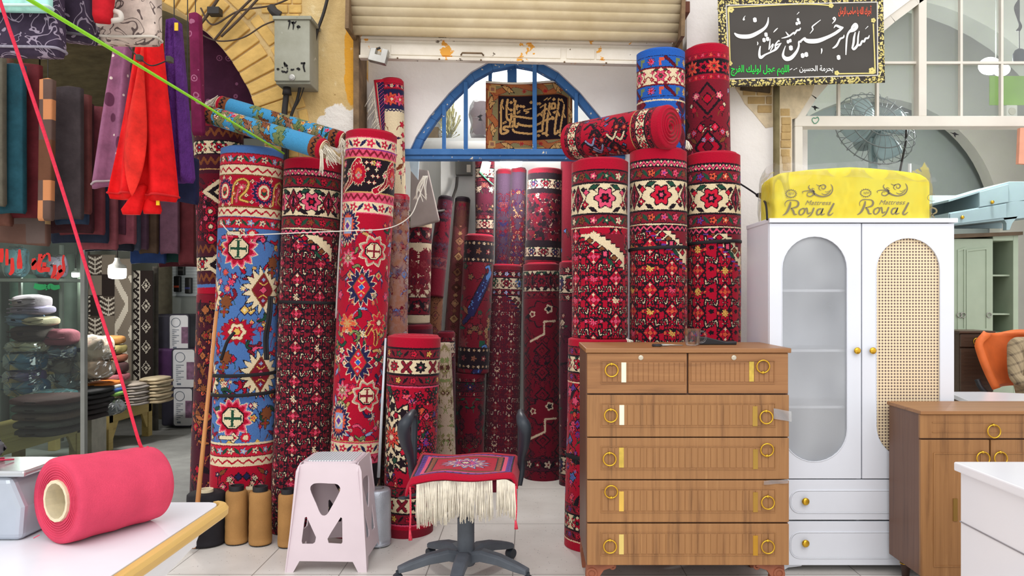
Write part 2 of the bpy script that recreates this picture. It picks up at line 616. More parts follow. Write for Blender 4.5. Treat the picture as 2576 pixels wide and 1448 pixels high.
# exposed brick where the plaster has fallen, around the old pole
mb = MB()
for q in ([(1846, 216), (1948, 214), (1948, 318), (1926, 322), (1908, 300), (1896, 285), (1874, 262), (1862, 240)], [(1960, 214), (2050, 212), (2040, 240), (2022, 268), (2004, 296), (1992, 300), (1992, 440), (1960, 440)]):
 mb.prism([(X(a, YF), Z(b, YF)) for a, b in q], YF - 0.004, YF + 0.01)
structure(mb.build('trim_3', mat((218, 200, 168), 0.9, var=0.2, scale=14, bump=0.5, bscale=30)))
mb = MB()
for j, (z0, xa, xb) in enumerate([(430, 1968, 1992), (412, 1966, 1992), (394, 1964, 1990), (372, 1963, 1992), (352, 1964, 1992), (333, 1965, 1992),
        (314, 1965, 1992), (292, 1962, 1990), (284, 1905, 1944), (262, 1880, 1944), (240, 1868, 1944), (224, 1862, 1946), (210, 1850, 1946)]):
 xx = xa
 while xx < xb - 6:
  w = rb.uniform(34, 52)
  x2 = min(xx + w, xb)
  mb.box(X(xx, YF), X(x2 - 3, YF), YF - 0.006 - rb.uniform(0, .006), YF + 0.01, Z(z0, YF), Z(z0 - 19, YF))
  xx = x2
structure(mb.build('trim_2', BRICK_RAW, bevel=0.006))
# carpet shop interior
structure(MB().box(-1.5, -1.35, YR + 0.25, 7.0, 0, 3.7).build('wall_inner_left', ROOM_WHITE))
structure(MB().box(-1.5, 1.6, 6.95, 7.1, 0, 3.7).build('wall_inner_back', ROOM_WHITE))
structure(MB().box(1.45, 1.6, YR + 0.25, 7.0, 0, 3.7).build('wall_inner_right', ROOM_WHITE))
structure(MB().box(-1.5, 1.6, YR + 0.2, 7.1, 3.6, 3.75).build('ceiling', ROOM_WHITE))
# blanket shop interior
structure(MB().box(-6.2, -6.05, 5.3, 9.9, 0, 4.2).build('wall_shop_left', SHOP_GREY))
structure(MB().box(-1.745, -1.55, 5.45, 7.4, 0, 4.2).build('wall_shop_right', SHOP_GREY))
structure(MB().box(-6.2, -1.5, 9.8, 9.95, 0, 4.2).build('wall_shop_back', SHOP_GREY))
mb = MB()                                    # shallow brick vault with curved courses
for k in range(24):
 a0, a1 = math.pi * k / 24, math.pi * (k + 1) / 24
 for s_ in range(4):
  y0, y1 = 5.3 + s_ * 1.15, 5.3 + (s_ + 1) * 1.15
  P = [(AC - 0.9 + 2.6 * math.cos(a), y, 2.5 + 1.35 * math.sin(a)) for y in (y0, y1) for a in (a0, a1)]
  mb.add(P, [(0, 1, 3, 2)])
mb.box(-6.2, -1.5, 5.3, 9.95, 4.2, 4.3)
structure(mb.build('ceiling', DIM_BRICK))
# furniture shop interior: nested arches and a pale vault
structure(MB().box(1.62, 1.74, 5.45, 9.6, 0, 4.4).build('wall_furniture_left', PALE))
def arch_wall(name, cx, cz, R_, y0, y1, m, x0, x1, zt):
 pts = [(cx + R_ * math.cos(math.radians(a)), cz + R_ * math.sin(math.radians(a))) for a in range(0, 181, 6)]
 mb = MB()
 mb.prism([(x0, 0), (x0, zt), (cx, zt)] + [p for p in pts[15:]] + [(cx - R_, 0)], y0, y1)
 mb.prism([(x1, 0), (x1, zt), (cx, zt)] + [p for p in pts[15::-1]] + [(cx + R_, 0)], y0, y1)
 return structure(mb.build(name, m))
cR = lambda d: (X(2200, d), Z(560, d))
a, b = cR(9.0)
arch_wall('wall_furniture_back', a, b, 315 / F * 9.0, 9.0, 9.2, PALE, 1.6, 9, 5.2)
structure(MB().box(1.6, 9, 9.55, 9.7, 0, 5.2).build('wall_furniture_niche', LUNETTE))
a, b = cR(7.6)
arch_wall('wall_furniture_arch', a, b, 570 / F * 7.6, 7.6, 7.9, PALE, 1.0, 9, 5.2)
structure(MB().box(1.5, 9, 5.45, 9.7, 5.1, 5.25).build('ceiling', PALE))
structure(MB().box(8.6, 8.8, 5.3, 9.7, 0, 5.2).build('wall_furniture_right', PALE))
# street-front wall above the furniture shop's arched window
arP = [(1993, 300), (2030, 240), (2090, 170), (2160, 105), (2230, 45), (2290, 0), (2360, -50), (2460, -98), (2560, -120)]
mb = MB()
pl = [(X(p, YF), Z(q, YF)) for p, q in arP]
mb.prism([(pl[0][0], TOP + 0.6), (9, TOP + 0.6), (9, pl[-1][1])] + pl[::-1], YF, 5.45)
structure(mb.build('wall_front_right', WHITE_PLASTER))
# ---- blue arched fanlight over the carpet shop door
BLUE = plaster_mat('flaking_blue_paint', [(0.3, lin((58, 104, 160))), (0.7, lin((76, 122, 178)))], [(0.66, 0.67, 26, (224, 214, 190)), (0.72, 0.73, 9, (214, 206, 190))], 6, 0.2)
win = thing('window_1', 'blue arched fanlight with peeling paint above the carpet shop door', 'window', (X(1295, YR), YR, Z(390, YR)))
structure(win)
ring_o = aP + aR[::-1][1:]
ccx, ccz = X(1295, YR), Z(395, YR)
ring_i = [(ccx + (a - ccx) * 0.925, ccz + (b - ccz) * 0.915) for a, b in ring_o]
mb = MB()
n = len(ring_o)
for i in range(n - 1):
 q = [ring_o[i], ring_o[i + 1], ring_i[i + 1], ring_i[i]]
 mb.prism(q, YR + 0.03, YR + 0.10)
mb.box(X(1002, YR), X(1572, YR), YR - 0.03, YR + 0.10, Z(391, YR), Z(376, YR))
mb.box(X(1002, YR), X(1572, YR), YR - 0.015, YR + 0.08, Z(401, YR), Z(391, YR))
mb.build('window_frame', BLUE, win, bevel=0.004)
for px, w, y0, y1, dy in ((1116, 9, 262, 380, 0), (1171, 10, 205, 380, 0), (1231, 9, 158, 380, 0.095), (1287, 24, 146, 380, 0.095), (1345, 11, 146, 380, 0), (1450, 9, 232, 380, 0)):
 MB().box(X(px - w / 2, YR), X(px + w / 2, YR), YR + 0.01 + dy, YR + 0.05 + dy, Z(y1, YR), Z(y0, YR)).build('glazing_bar', BLUE, win, bevel=0.003)
GLASS = thin_glass((240, 244, 244), 0.9, 0.03)
mb = MB()
mb.add([(a, YR + 0.16, b) for a, b in ring_o], [tuple(range(n))])
mb.build('pane', GLASS, win)
# ---- roller shutter: drum of slats, bottom bar, guide rails
SLAT = plaster_mat('old_cream_enamel', [(0.3, lin((196, 176, 136))), (0.7, lin((222, 206, 172)))], [(0.68, 0.72, 4.5, (170, 148, 108)), (0.73, 0.74, 22, (92, 80, 66))], 3, 0.15)
BARM = plaster_mat('chipped_cream_enamel', [(0.3, lin((222, 212, 194))), (0.7, lin((238, 231, 217)))],
    [(0.635, 0.645, 7, (226, 162, 70)), (0.665, 0.675, 9, (128, 116, 102)), (0.70, 0.71, 24, (110, 86, 60))], 4, 0.3)
RUST = mat((122, 98, 70), 0.8, var=0.35, scale=14, bump=0.3)
sh = thing('roller_shutter', 'rolled-up cream metal roller shutter above the carpet shop doorway', 'shutter', (0.02, 5.0, 3.1))
TL = math.radians(1.35)
rotS = Matrix.Rotation(TL, 3, 'Y')
pvS = Vector((X(1295, 5.0), 5.0, Z(95, 5.0)))
x0, x1 = X(884, 5.0), X(1708, 5.0)
prof = []
for k in range(12):                          # corrugated outer face of the coil
 for q in range(8):
  u = (k + q / 8)
  bul = 0.012 * abs(math.sin(math.pi * (q / 8))) ** 0.6
  zz = u * 0.052
  yy = 5.03 - 0.17 * math.sin(min(1.0, (zz + 0.03) / 0.5) * math.pi / 2)
  prof.append((yy - bul, Z(95, 5.0) + zz))
mb = MB()
vs = [rotS @ (Vector((xx, y, z)) - pvS) + pvS for xx in (x0, x1) for y, z in prof]
m = len(prof)
mb.add(vs, [(i, i + 1, m + i + 1, m + i) for i in range(m - 1)])
mb.build('slat_curtain', SLAT, sh, auto=True, solid=0.004)
for xx in (x0, x1):
 MB().box(xx - 0.012, xx + 0.012, 4.87, 5.15, Z(98, 5.0), Z(-40, 5.0), rotS, pvS).build('end_plate', RUST, sh)
YB = 5.1
mb = MB()
mb.box(X(908, YB), X(1690, YB), YB - 0.01, YB + 0.02, Z(100, YB), Z(82, YB), rotS, pvS)
mb.box(X(908, YB), X(1690, YB), YB - 0.022, YB + 0.02, Z(108, YB), Z(102, YB), rotS, pvS)
mb.box(X(908, YB), X(1690, YB), YB - 0.006, YB + 0.02, Z(118, YB), Z(108, YB), rotS, pvS)
mb.build('lower_slats', BARM, sh, bevel=0.003)
bar = MB().box(X(908, YB), X(1690, YB), YB - 0.015, YB + 0.03, Z(154, YB), Z(117, YB), rotS, pvS)
bar.box(X(906, YB), X(1692, YB), YB - 0.03, YB + 0.03, Z(158, YB), Z(150, YB), rotS, pvS)
for a, b in ((985, 1415), (1425, 1500), (1500, 1660)):
 bar.box(X(a, YB), X(b - 4, YB), YB - 0.022, YB, Z(147, YB), Z(121, YB), rotS, pvS)
bar = bar.build('bottom_bar', BARM, sh, bevel=0.004)
mb = MB()
mb.tube([W(1160, 138, YB - 0.03), W(1163, 133, YB - 0.06), W(1212, 134, YB - 0.06), W(1216, 139, YB - 0.03)], 0.006)
mb.build('pull_handle', RUST, bar)
for k in range(7):
 px = 1000 + k * 105
 mb = MB().ball(W(px, 153 + (px - 1295) * 0.0235, YB - 0.032), 0.006, 8, 5)
 mb.build('rivet', RUST, bar)
MB().box(X(893, YF), X(907, YF), YF - 0.05, YF + 0.2, 0, Z(76, YF)).build('guide_rail', RUST, sh)
MB().box(X(1700, YF), X(1716, YF), YF - 0.02, YF + 0.2, 0, Z(95, YF)).build('guide_rail', RUST, sh)
# padlock on the shutter's lock post
pk = thing('padlock', 'chunky grey steel padlock hanging at the left end of the shutter bar', 'padlock', W(950, 150, 5.03))
STEEL = mat((168, 166, 160), 0.35, 0.8, var=0.15)
YD = 5.03
mb = MB()
rk = Matrix.Rotation(math.radians(14), 3, 'Y')
pv = W(950, 145, YD)
mb.prism([(X(a, YD), Z(b, YD)) for a, b in ((930, 128), (944, 124), (944, 140), (958, 140), (958, 122), (974, 122), (974, 158), (930, 158))], YD - 0.03, YD + 0.03)
mb.v = [tuple(rk @ (Vector(q) - pv) + pv) for q in mb.v]
mb.build('lock_body', STEEL, pk, bevel=0.003)
MB().tube([W(938, 126, YD), W(957, 120, YD)], 0.008).build('shackle', mat((70, 66, 62), 0.4, 0.7), pk)
# ---- meter box with stencilled digits, conduit and cables
mt = thing('meter_box', 'grey steel electric meter box with black stencilled digits on the ochre wall', 'meter box', W(745, 215, 4.98))
MB1, MB2 = 4.93, YF
GREYMETAL = plaster_mat('dull_grey_steel', [(0.3, lin((140, 140, 122))), (0.7, lin((166, 166, 152)))], [(0.68, 0.72, 6, (196, 194, 184)), (0.73, 0.735, 30, (104, 102, 92))], 4, 0.1)
mb = MB().box(X(691, MB1), X(778, MB1), MB1 + 0.02, MB2, Z(209, MB1), Z(46, MB1))
mb.build('case', GREYMETAL, mt, bevel=0.005)
lid = MB().box(X(690, MB1), X(779, MB1), MB1, MB1 + 0.035, Z(203, MB1), Z(50, MB1)).build('lid', GREYMETAL, mt, bevel=0.004)
MB().box(X(687, MB1), X(784, MB1), MB1 - 0.012, MB2, Z(50, MB1), Z(41, MB1)).build('rain_hood', GREYMETAL, mt, bevel=0.003)
mb = MB().lathe([(0.020, 0), (0.020, 0.006), (0.012, 0.008), (0.012, 0.011)], W(735, 195, MB1 - 0.0), 18, (0, -1, 0))
mb.build('latch', STEEL, lid)
INK = mat((24, 22, 22), 0.8, var=0.05)
mb = MB()
pl_ = lambda a, b: W(680 + a / 5.362, 30 + b / 5.362, MB1 - 0.0025)
brush(mb, [(236, 126), (262, 124), (256, 170), (240, 236)], [8, 12, 9, 3], pl_)
brush(mb, [(284, 130), (296, 150), (312, 134), (328, 150), (350, 122)], [5, 10, 8, 10, 5], pl_)
brush(mb, [(292, 135), (312, 175), (306, 240)], [10, 11, 4], pl_)
brush(mb, [(358, 206), (376, 188), (398, 202), (378, 210), (360, 204)], [9, 10, 9, 9, 9], pl_)
brush(mb, [(372, 205), (371, 243)], [4, 2], pl_)
brush(mb, [(88, 778), (104, 770), (118, 780)], [12, 16, 10], pl_)
brush(mb, [(186, 672), (196, 700), (226, 728), (200, 732)], [6, 14, 12, 8], pl_)
brush(mb, [(188, 690), (192, 740)], [10, 3], pl_)
brush(mb, [(166, 742), (160, 756)], [8, 9], pl_)
brush(mb, [(228, 748), (234, 776)], [8, 8], pl_)
brush(mb, [(150, 792), (172, 806), (196, 800)], [8, 14, 8], pl_)
brush(mb, [(190, 804), (214, 814), (236, 788)], [8, 13, 8], pl_)
brush(mb, [(274, 776), (298, 780), (322, 770)], [12, 12, 8], pl_)
brush(mb, [(354, 772), (376, 762), (394, 774), (374, 784)], [10, 14, 10, 8], pl_)
brush(mb, [(410, 690), (440, 692), (470, 682)], [12, 13, 8], pl_)
brush(mb, [(466, 684), (448, 730), (466, 808)], [9, 12, 9], pl_)
mb.build('stencilled_digits', INK, lid)
RUBBER = mat((46, 42, 40), 0.6, var=0.2)
cb = MB().tube(spline([W(722, 212, 5.03), W(720, 240, 5.05), W(716, 280, 5.06), (W(715, 330, 5.07)), W(716, 420, 5.08)], 6), 0.019, 10)
cb.lathe([(0.03, 0), (0.024, 0.05)], W(722, 238, 5.03), 14, (0, 0, 1))
tag(cb.build('conduit', RUBBER, smooth=True), 'thick black conduit below the meter box', 'cable')
cb = MB().tube(spline([W(756, 210, 5.03), W(748, 250, 5.06), W(728, 310, 5.08), W(722, 420, 5.08)], 6), 0.010, 8)
cb.tube(spline([W(768, 210, 5.03), W(752, 255, 5.06), W(730, 300, 5.08), W(724, 420, 5.08)], 6), 0.004, 6)
tag(cb.build('cable', RUBBER, smooth=True), 'two thin dark cables leaving the meter box bottom beside the thick conduit', 'cable')
cb = MB()
for pts, r in (([(830, -30), (815, 30), (797, 82), (790, 120), (789, 150)], 0.011),):
 cb.tube(spline([W(a, b, 5.1) for a, b in pts], 6), r, 8)
tag(cb.build('cable', RUBBER, smooth=True), 'thick dark cable coming down the ochre wall right of the meter box', 'cable')
BROWNWIRE = mat((78, 62, 50), 0.7, var=0.2)
for pts, r, lab in (([(480, 90), (520, 40), (560, -20)], 0.010, 'brown wire bending around the top of the brick arch edge'),
     ([(505, 20), (535, 62), (600, 28), (690, 12), (760, -20)], 0.006, 'brown wire running from the arch to the wall junction'),
     ([(540, 100), (590, 40), (640, -10)], 0.008, 'left one of the two straight brown wires over the arch bricks'),
     ([(556, 92), (600, 50), (660, -15)], 0.008, 'right one of the two straight brown wires over the arch bricks'),
     ([(480, 55), (505, 85), (550, 103), (610, 95), (660, 65), (692, 52)], 0.005, 'thin brown wire sagging from the arch to the meter box')):
 tag(MB().tube(spline([W(a, b, 5.08) for a, b in pts], 8), r, 6).build('wire', BROWNWIRE, smooth=True), lab, 'wire')
tag(MB().tube(spline([W(682, 18, 5.06), W(690, 30, 5.05), W(705, 40, 5.06)], 6), [0.03] * 13, 8).box(X(525, 5.06), X(555, 5.06), 5.03, 5.1, Z(38, 5.06), Z(20, 5.06)).build('junction_tape', RUBBER, bevel=0.004), 'dark taped wire joints above the meter box', 'wire joint')
# old pole and timber stub in the broken plaster
POLE = plaster_mat('weathered_green_brown_metal', [(0.3, lin((96, 86, 58))), (0.7, lin((132, 120, 86)))], [(0.64, 0.68, 9, (176, 164, 130))], 6, 0.3)
tag(MB().tube([(X(1953, 5.08), 5.08, 0), (X(1953, 5.08), 5.08, Z(190, 5.08))], 0.021, 12).build('pole', POLE, smooth=True), 'weathered brown metal pole standing in front of the broken brickwork', 'pole')
tag(MB().box(X(1862, YF), X(1935, YF), YF - 0.03, YF + 0.1, Z(232, YF), Z(214, YF), Matrix.Rotation(math.radians(6), 3, 'Y')).build('timber_stub', mat((92, 78, 62), 0.8, var=0.4, scale=20)), 'dark broken timber end sticking out of the plaster under the black banner', 'timber')
tag(MB().box(X(1708, 5.05), X(1732, 5.05), 5.0, 5.16, Z(38, 5.05), Z(10, 5.05)).build('wooden_peg', mat((110, 62, 42), 0.7, var=0.2), bevel=0.004), 'small reddish brown wooden block at the right end of the shutter', 'block')
# ---- white steel shopfront of the furniture shop
WSTEEL = mat((228, 222, 210), 0.5, var=0.06, scale=5)
w2 = thing('window_2', 'white steel arched shopfront window of the furniture shop', 'window', (X(2300, YF), YF, Z(320, YF)))
structure(w2)
YW = YF + 0.06
mb = MB()
for i in range(len(arP) - 1):
 (a, b), (c, d_) = arP[i], arP[i + 1]
 v0, v1 = Vector((X(a, YW), 0, Z(b, YW))), Vector((X(c, YW), 0, Z(d_, YW)))
 nrm = Vector((v1.z - v0.z, 0, -(v1.x - v0.x))).normalized() * 0.055
 v0, v1 = v0 - nrm * 0.6, v1 - nrm * 0.6
 nrm = nrm * 1.6
 mb.prism([(v0.x, v0.z), (v1.x, v1.z), (v1.x + nrm.x, v1.z + nrm.z), (v0.x + nrm.x, v0.z + nrm.z)], YW - 0.05, YW + 0.048)
mb.build('arch_frame', WSTEEL, w2)
mb = MB()
mb.box(X(1993, YW), X(2900, YW), YW - 0.055, YW + 0.055, Z(322, YW), Z(296, YW))
mb.box(X(1993, YW), X(2012, YW), YW - 0.055, YW + 0.055, 0, Z(322, YW))
mb.box(X(2302, YW), X(2322, YW), YW - 0.05, YW + 0.05, Z(296, YW), Z(-60, YW))
mb.build('window_frame', WSTEEL, w2, bevel=0.004)
for px, y0 in ((2109, 150), (2206, 66), (2416, -78), (2518, -112), (2620, -112)):
 MB().box(X(px - 3, YW), X(px + 3, YW), YW - 0.015, YW + 0.015, Z(300, YW), Z(y0, YW)).build('glazing_bar', WSTEEL, w2)
MB().box(X(2105, YW), X(2900, YW), YW - 0.016, YW + 0.016, Z(162, YW), Z(156, YW)).build('glazing_bar', WSTEEL, w2)
mb = MB()
mb.add([(X(a, YW), YW + 0.02, Z(b, YW)) for a, b in arP] + [(X(2900, YW), YW + 0.02, Z(-120, YW)), (X(2900, YW), YW + 0.02, Z(300, YW))], [tuple(range(len(arP) + 2))])
mb.build('pane', thin_glass((226, 236, 234), 1.0, 0.10), w2)
mb = MB()
q = spline([(2048, 310), (2043, 302), (2046, 296), (2052, 297), (2057, 294), (2060, 301), (2054, 309), (2048, 310)], 4)
mb.tube([W(a, b, YW - 0.06) for a, b in q], 0.0025, 5)
mb.build('scribbled_heart', mat((70, 150, 120), 0.6), w2)
structure(MB().box(X(1109, 6.72), X(1200, 6.72), 6.72, 6.96, 0, 3.6).build('wall_inner_pier', ROOM_WHITE))
# ------------------------------------------------------------------ hand-knotted rugs: every face is one knot with its own dyed colour
PAL = dict(R=(184, 11, 46), C=(212, 30, 58), D=(104, 14, 34), K=(30, 20, 28), W=(238, 219, 180), P=(232, 84, 118), N=(38, 36, 78), B=(80, 122, 184),
  G=(32, 78, 58), O=(224, 92, 62), Y=(232, 190, 92), T=(132, 74, 40), L=(150, 168, 206), V=(104, 58, 150), E=(186, 166, 146),
  S=(72, 156, 204), A=(134, 26, 44), M=(74, 24, 40), F=(122, 136, 84), H=(154, 106, 84), Q=(38, 98, 190), U=(206, 160, 100), I=(176, 104, 60),
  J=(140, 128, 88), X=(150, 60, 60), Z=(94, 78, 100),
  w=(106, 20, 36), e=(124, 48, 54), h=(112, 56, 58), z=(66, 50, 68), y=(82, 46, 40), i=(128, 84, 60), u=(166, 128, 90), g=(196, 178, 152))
PKEY = list(PAL)
PIDX = {k: i for i, k in enumerate(PKEY)}
PLIN = np.array([lin(PAL[k]) for k in PKEY], dtype=np.float32)
class Rug:
 """a design drawn in centimetres on a grid of knots; x = 0 is the line that faces the viewer, y runs down from the top edge"""
 def __init__(s, w, h, cell, bg='R', seed=1):
  s.nx, s.ny = max(8, int(round(w / cell))), max(8, int(round(h / cell)))
  s.w, s.h = w, h
  s.cx, s.cy = w / s.nx, h / s.ny
  s.a = np.full((s.ny, s.nx), PIDX[bg], dtype=np.int16)
  s.r = random.Random(seed)
 def put(s, x, y, rx, ry, fn):
  i0, i1 = int((x - rx + s.w / 2) / s.cx) - 1, int((x + rx + s.w / 2) / s.cx) + 2
  if i1 - i0 > s.nx:
   i1 = i0 + s.nx
  j0, j1 = max(0, int((y - ry) / s.cy) - 1), min(s.ny, int((y + ry) / s.cy) + 2)
  if j1 <= j0:
   return s
  ii, jj = np.arange(i0, i1), np.arange(j0, j1)
  gx, gy = np.meshgrid((ii + 0.5) * s.cx - s.w / 2 - x, (jj + 0.5) * s.cy - y)
  res = fn(gx, gy)
  ix = np.ix_(jj, ii % s.nx)
  old = s.a[ix]
  s.a[ix] = np.where(res >= 0, res, old)
  return s
 def layers(s, x, y, rx, ry, d, cols):
  """d(gx,gy) grows from 0 at the centre to 1 at the edge; cols [(limit,colour)] from the outside in"""
  def fn(gx, gy):
   q = d(gx, gy)
   r = np.full(q.shape, -1, dtype=np.int16)
   for lim, c in cols:
    r[q <= lim] = PIDX[c]
   return r
  return s.put(x, y, rx, ry, fn)
 def disc(s, x, y, r, cols, ry=None):
  ry = ry or r
  return s.layers(x, y, r, ry, lambda a, b: np.hypot(a / r, b / ry), cols)
 def dia(s, x, y, rx, ry, cols):
  return s.layers(x, y, rx, ry, lambda a, b: np.abs(a) / rx + np.abs(b) / ry, cols)
 def rect(s, x0, x1, y0, y1, c):
  return s.put((x0 + x1) / 2, (y0 + y1) / 2, (x1 - x0) / 2, (y1 - y0) / 2,
     lambda a, b: np.where((np.abs(a) <= (x1 - x0) / 2) & (np.abs(b) <= (y1 - y0) / 2), PIDX[c], -1))
 def ros(s, x, y, r, n, cols, amp=0.2, rot=0.0, ry=None):
  ry = ry or r
  def d(a, b):
   q = np.hypot(a / r, b / ry)
   t = np.arctan2(b / ry, a / r)
   return q / (1 - amp + amp * np.cos(n * t + rot))
  return s.layers(x, y, r, ry, d, cols)
 def jag(s, x, y, rx, ry, n, cols, amp=0.24):
  """saw-toothed palmette"""
  def d(a, b):
   q = np.hypot(a / rx, b / ry)
   t = np.arctan2(b / ry, a / rx)
   tooth = np.abs(((n * t / (2 * math.pi)) % 1.0) - 0.5) * 2
   return q / (1 - amp * tooth)
  return s.layers(x, y, rx, ry, d, cols)
 def path(s, pts, w, c, ol=None, olw=0.45):
  ws = w if isinstance(w, (list, tuple)) else [w] * len(pts)
  mw = max(ws) + (olw if ol else 0)
  xs, ys = [p[0] for p in pts], [p[1] for p in pts]
  mx, my = (min(xs) + max(xs)) / 2, (min(ys) + max(ys)) / 2
  rx, ry = (max(xs) - min(xs)) / 2 + mw, (max(ys) - min(ys)) / 2 + mw
  def fn(gx, gy):
   best = np.full(gx.shape, 99.0)
   for (a, b), (a2, b2), w0, w1 in zip(pts, pts[1:], ws, ws[1:]):
    ax, ay, dx, dy = a - mx, b - my, a2 - a, b2 - b
    ll = dx * dx + dy * dy or 1e-6
    t = np.clip(((gx - ax) * dx + (gy - ay) * dy) / ll, 0, 1)
    best = np.minimum(best, np.hypot(gx - ax - t * dx, gy - ay - t * dy) - (w0 + (w1 - w0) * t))
   r = np.full(gx.shape, -1, dtype=np.int16)
   if ol:
    r[best <= olw] = PIDX[ol]
   r[best <= 0] = PIDX[c]
   return r
  return s.put(mx, my, rx, ry, fn)
 def leaf(s, x, y, l, w, ang, cols):
  ca, sa = math.cos(ang), math.sin(ang)
  def d(a, b):
   u, v = a * ca + b * sa, -a * sa + b * ca
   return np.abs(u) / l + (np.abs(v) / w) ** 1.3
  return s.layers(x, y, l, l, d, cols)
 # ---- borders
 def plain(s, y, h, c):
  return s.rect(-s.w / 2 - 1, s.w / 2 + 1, y, y + h, c)
 def zig(s, y, h, bg, fg, per=4.0, dot=None):
  s.plain(y, h, bg)
  n = max(4, round(s.w / per))
  per = s.w / n
  for k in range(n):
   x = -s.w / 2 + k * per
   s.path([(x, y + h * 0.8), (x + per / 2, y + h * 0.2), (x + per, y + h * 0.8)], h * 0.09 + 0.12, fg)
   if dot:
    s.dia(x + per / 2, y + h * 0.72, h * 0.18, h * 0.18, [(1, dot)])
    s.dia(x, y + h * 0.28, h * 0.18, h * 0.18, [(1, dot)])
  return s
 def guard(s, y, h, bg, fl, per=7.0, leaf='K', ol='K'):
  s.plain(y, h, bg)
  n = max(4, round(s.w / per))
  per = s.w / n
  for k in range(n):
   x = -s.w / 2 + (k + 0.5) * per
   c, c2 = fl[k % len(fl)]
   s.ros(x, y + h / 2, h * 0.36, 5, [(1.15, ol), (0.9, c), (0.35, c2)], 0.25)
   s.leaf(x + per / 2, y + h / 2, h * 0.46, h * 0.16, 0.9 if k % 2 else -0.9, [(1, leaf)])
  s.line(y, ol)
  s.line(y + h, ol)
  return s
 def line(s, y, c, w=0.55):
  return s.rect(-s.w / 2 - 1, s.w / 2 + 1, y - w / 2, y + w / 2, c)
 def main(s, y, h, bg='W', per=17.0, fl=(('R', 'K', 'W'),), vine='K', arrow=True, off=0.0):
  """broad border: one large flower, then a diamond spray with leaves, repeating"""
  s.plain(y, h, bg)
  n = max(3, round(s.w / per))
  per = s.w / n
  m = y + h / 2
  for k in range(n):
   x = off + (k - n // 2) * per
   a, b, c = fl[k % len(fl)]
   e = min(per * 0.5, h * 1.05)
   for sg in (-1, 1):
    s.path(spline([(x, m), (x + sg * per * 0.24, m - h * 0.3), (x + sg * per * 0.36, m + h * 0.1), (x + sg * per * 0.5, m)], 4), 0.22, vine)
    s.leaf(x + sg * e * 0.36, m - h * 0.37, h * 0.18, h * 0.085, sg * 0.35, [(1.2, vine), (0.8, 'G')])
    s.leaf(x + sg * e * 0.4, m + h * 0.37, h * 0.15, h * 0.07, -sg * 0.5, [(1.2, vine)])
    s.ros(x + sg * per * 0.32, m - h * 0.2, h * 0.11, 4, [(1.25, vine), (0.9, a)], 0.2)
    s.ros(x + sg * per * 0.34, m + h * 0.2, h * 0.12, 4, [(1.25, vine), (0.9, 'R'), (0.35, bg)], 0.2)
   s.ros(x, m, h * 0.36, 6, [(1.1, vine), (0.95, a), (0.5, vine), (0.42, b), (0.22, c)], 0.16)
   xx = x + per / 2
   if arrow:
    s.dia(xx, m, h * 0.24, h * 0.44, [(1.1, vine), (0.9, 'A'), (0.6, vine), (0.5, 'P'), (0.28, 'A')])
    s.rect(xx - h * 0.05, xx + h * 0.05, m - h * 0.2, m + h * 0.2, vine)
    for sg in (-1, 1):
     for q in (-0.3, 0.3):
      s.dia(xx + sg * h * 0.25, m + q * h, h * 0.13, h * 0.1, [(1, vine)])
  s.line(y, vine)
  s.line(y + h, vine)
  return s
 # ---- fields
 def herati(s, y0, y1, px=14.8, py=24.8, ol='K', ros=('Y', 'P', 'W'), hot='P', curl='W', x0=0.0, extra=True):
  n = max(4, 2 * round(s.w / px / 2))
  px = s.w / n
  for k in range(n):
   x = x0 - s.w / 2 + (k + 0.5) * px
   y = y0 - py + (k % 2) * py / 2
   j = 0
   while y < y1 + py:
    if y0 - 3 < y < y1 + 3:
     s.dia(x, y, 5.6, 6.4, [(1, ol), (0.76, 'R'), (0.34, ol), (0.28, hot)])
     for a, b in ((0, -3), (0, 3), (-2.6, 0), (2.6, 0)):
      s.ros(x + a, y + b, 1.1, 4, [(1, curl if (a == 0) else hot)], 0.3)
     for a, b in ((-4.6, -3), (4.6, -3), (-4.6, 3), (4.6, 3)):
      s.dia(x + a * 0.75, y + b * 1.15, 0.9, 1.0, [(1, ol)])
    ym = y + py / 2
    if y0 - 2 < ym < y1 + 2:
     c = ros[(k // 2 + j) % len(ros)]
     s.ros(x, ym, 2.7, 8, [(1.1, ol), (0.92, c), (0.45, 'R'), (0.3, c)], 0.22)
     for sg in (-1, 1):
      s.ros(x + sg * 4.4, ym, 1.3, 3, [(1.1, ol), (0.8, hot)], 0.2)
    for q in (0.25, 0.75):
     yb = y + py * q
     if not (y0 < yb < y1):
      continue
     s.path([(x - 1.5, yb - 2.4), (x + 1.5, yb + 2.4)], 0.45, ol)
     s.path([(x + 1.5, yb - 2.4), (x - 1.5, yb + 2.4)], 0.45, ol)
     s.ros(x, yb, 1.9, 6, [(1.1, ol), (0.55, 'R')], 0.2)
     for a, b in ((-1.4, 0), (1.4, 0), (0, -1.4), (0, 1.4)):
      s.disc(x + a, yb + b, 0.26, [(1, curl)])
     for sg in (-1, 1):
      for b in (-3.4, 3.4):
       s.rect(x + sg * 3.9 - 1.3, x + sg * 3.9 + 1.3, yb + b - 1.5, yb + b + 1.5, ol)
       s.rect(x + sg * 3.9 - 0.6, x + sg * 3.9 + 0.6, yb + b - 0.7, yb + b + 0.7, 'R')
     xc = x + px / 2
     fl = 1 if (k + int(q * 4)) % 4 < 2 else -1
     s.path(spline([(xc - 3.6, yb + fl * 1.6), (xc - 3.0, yb - fl * 2.0), (xc - 1.4, yb - fl * 1.2)], 4), 1.0, ol)
     s.path(spline([(xc + 3.6, yb - fl * 1.6), (xc + 3.0, yb + fl * 2.0), (xc + 1.4, yb + fl * 1.2)], 4), 1.0, ol)
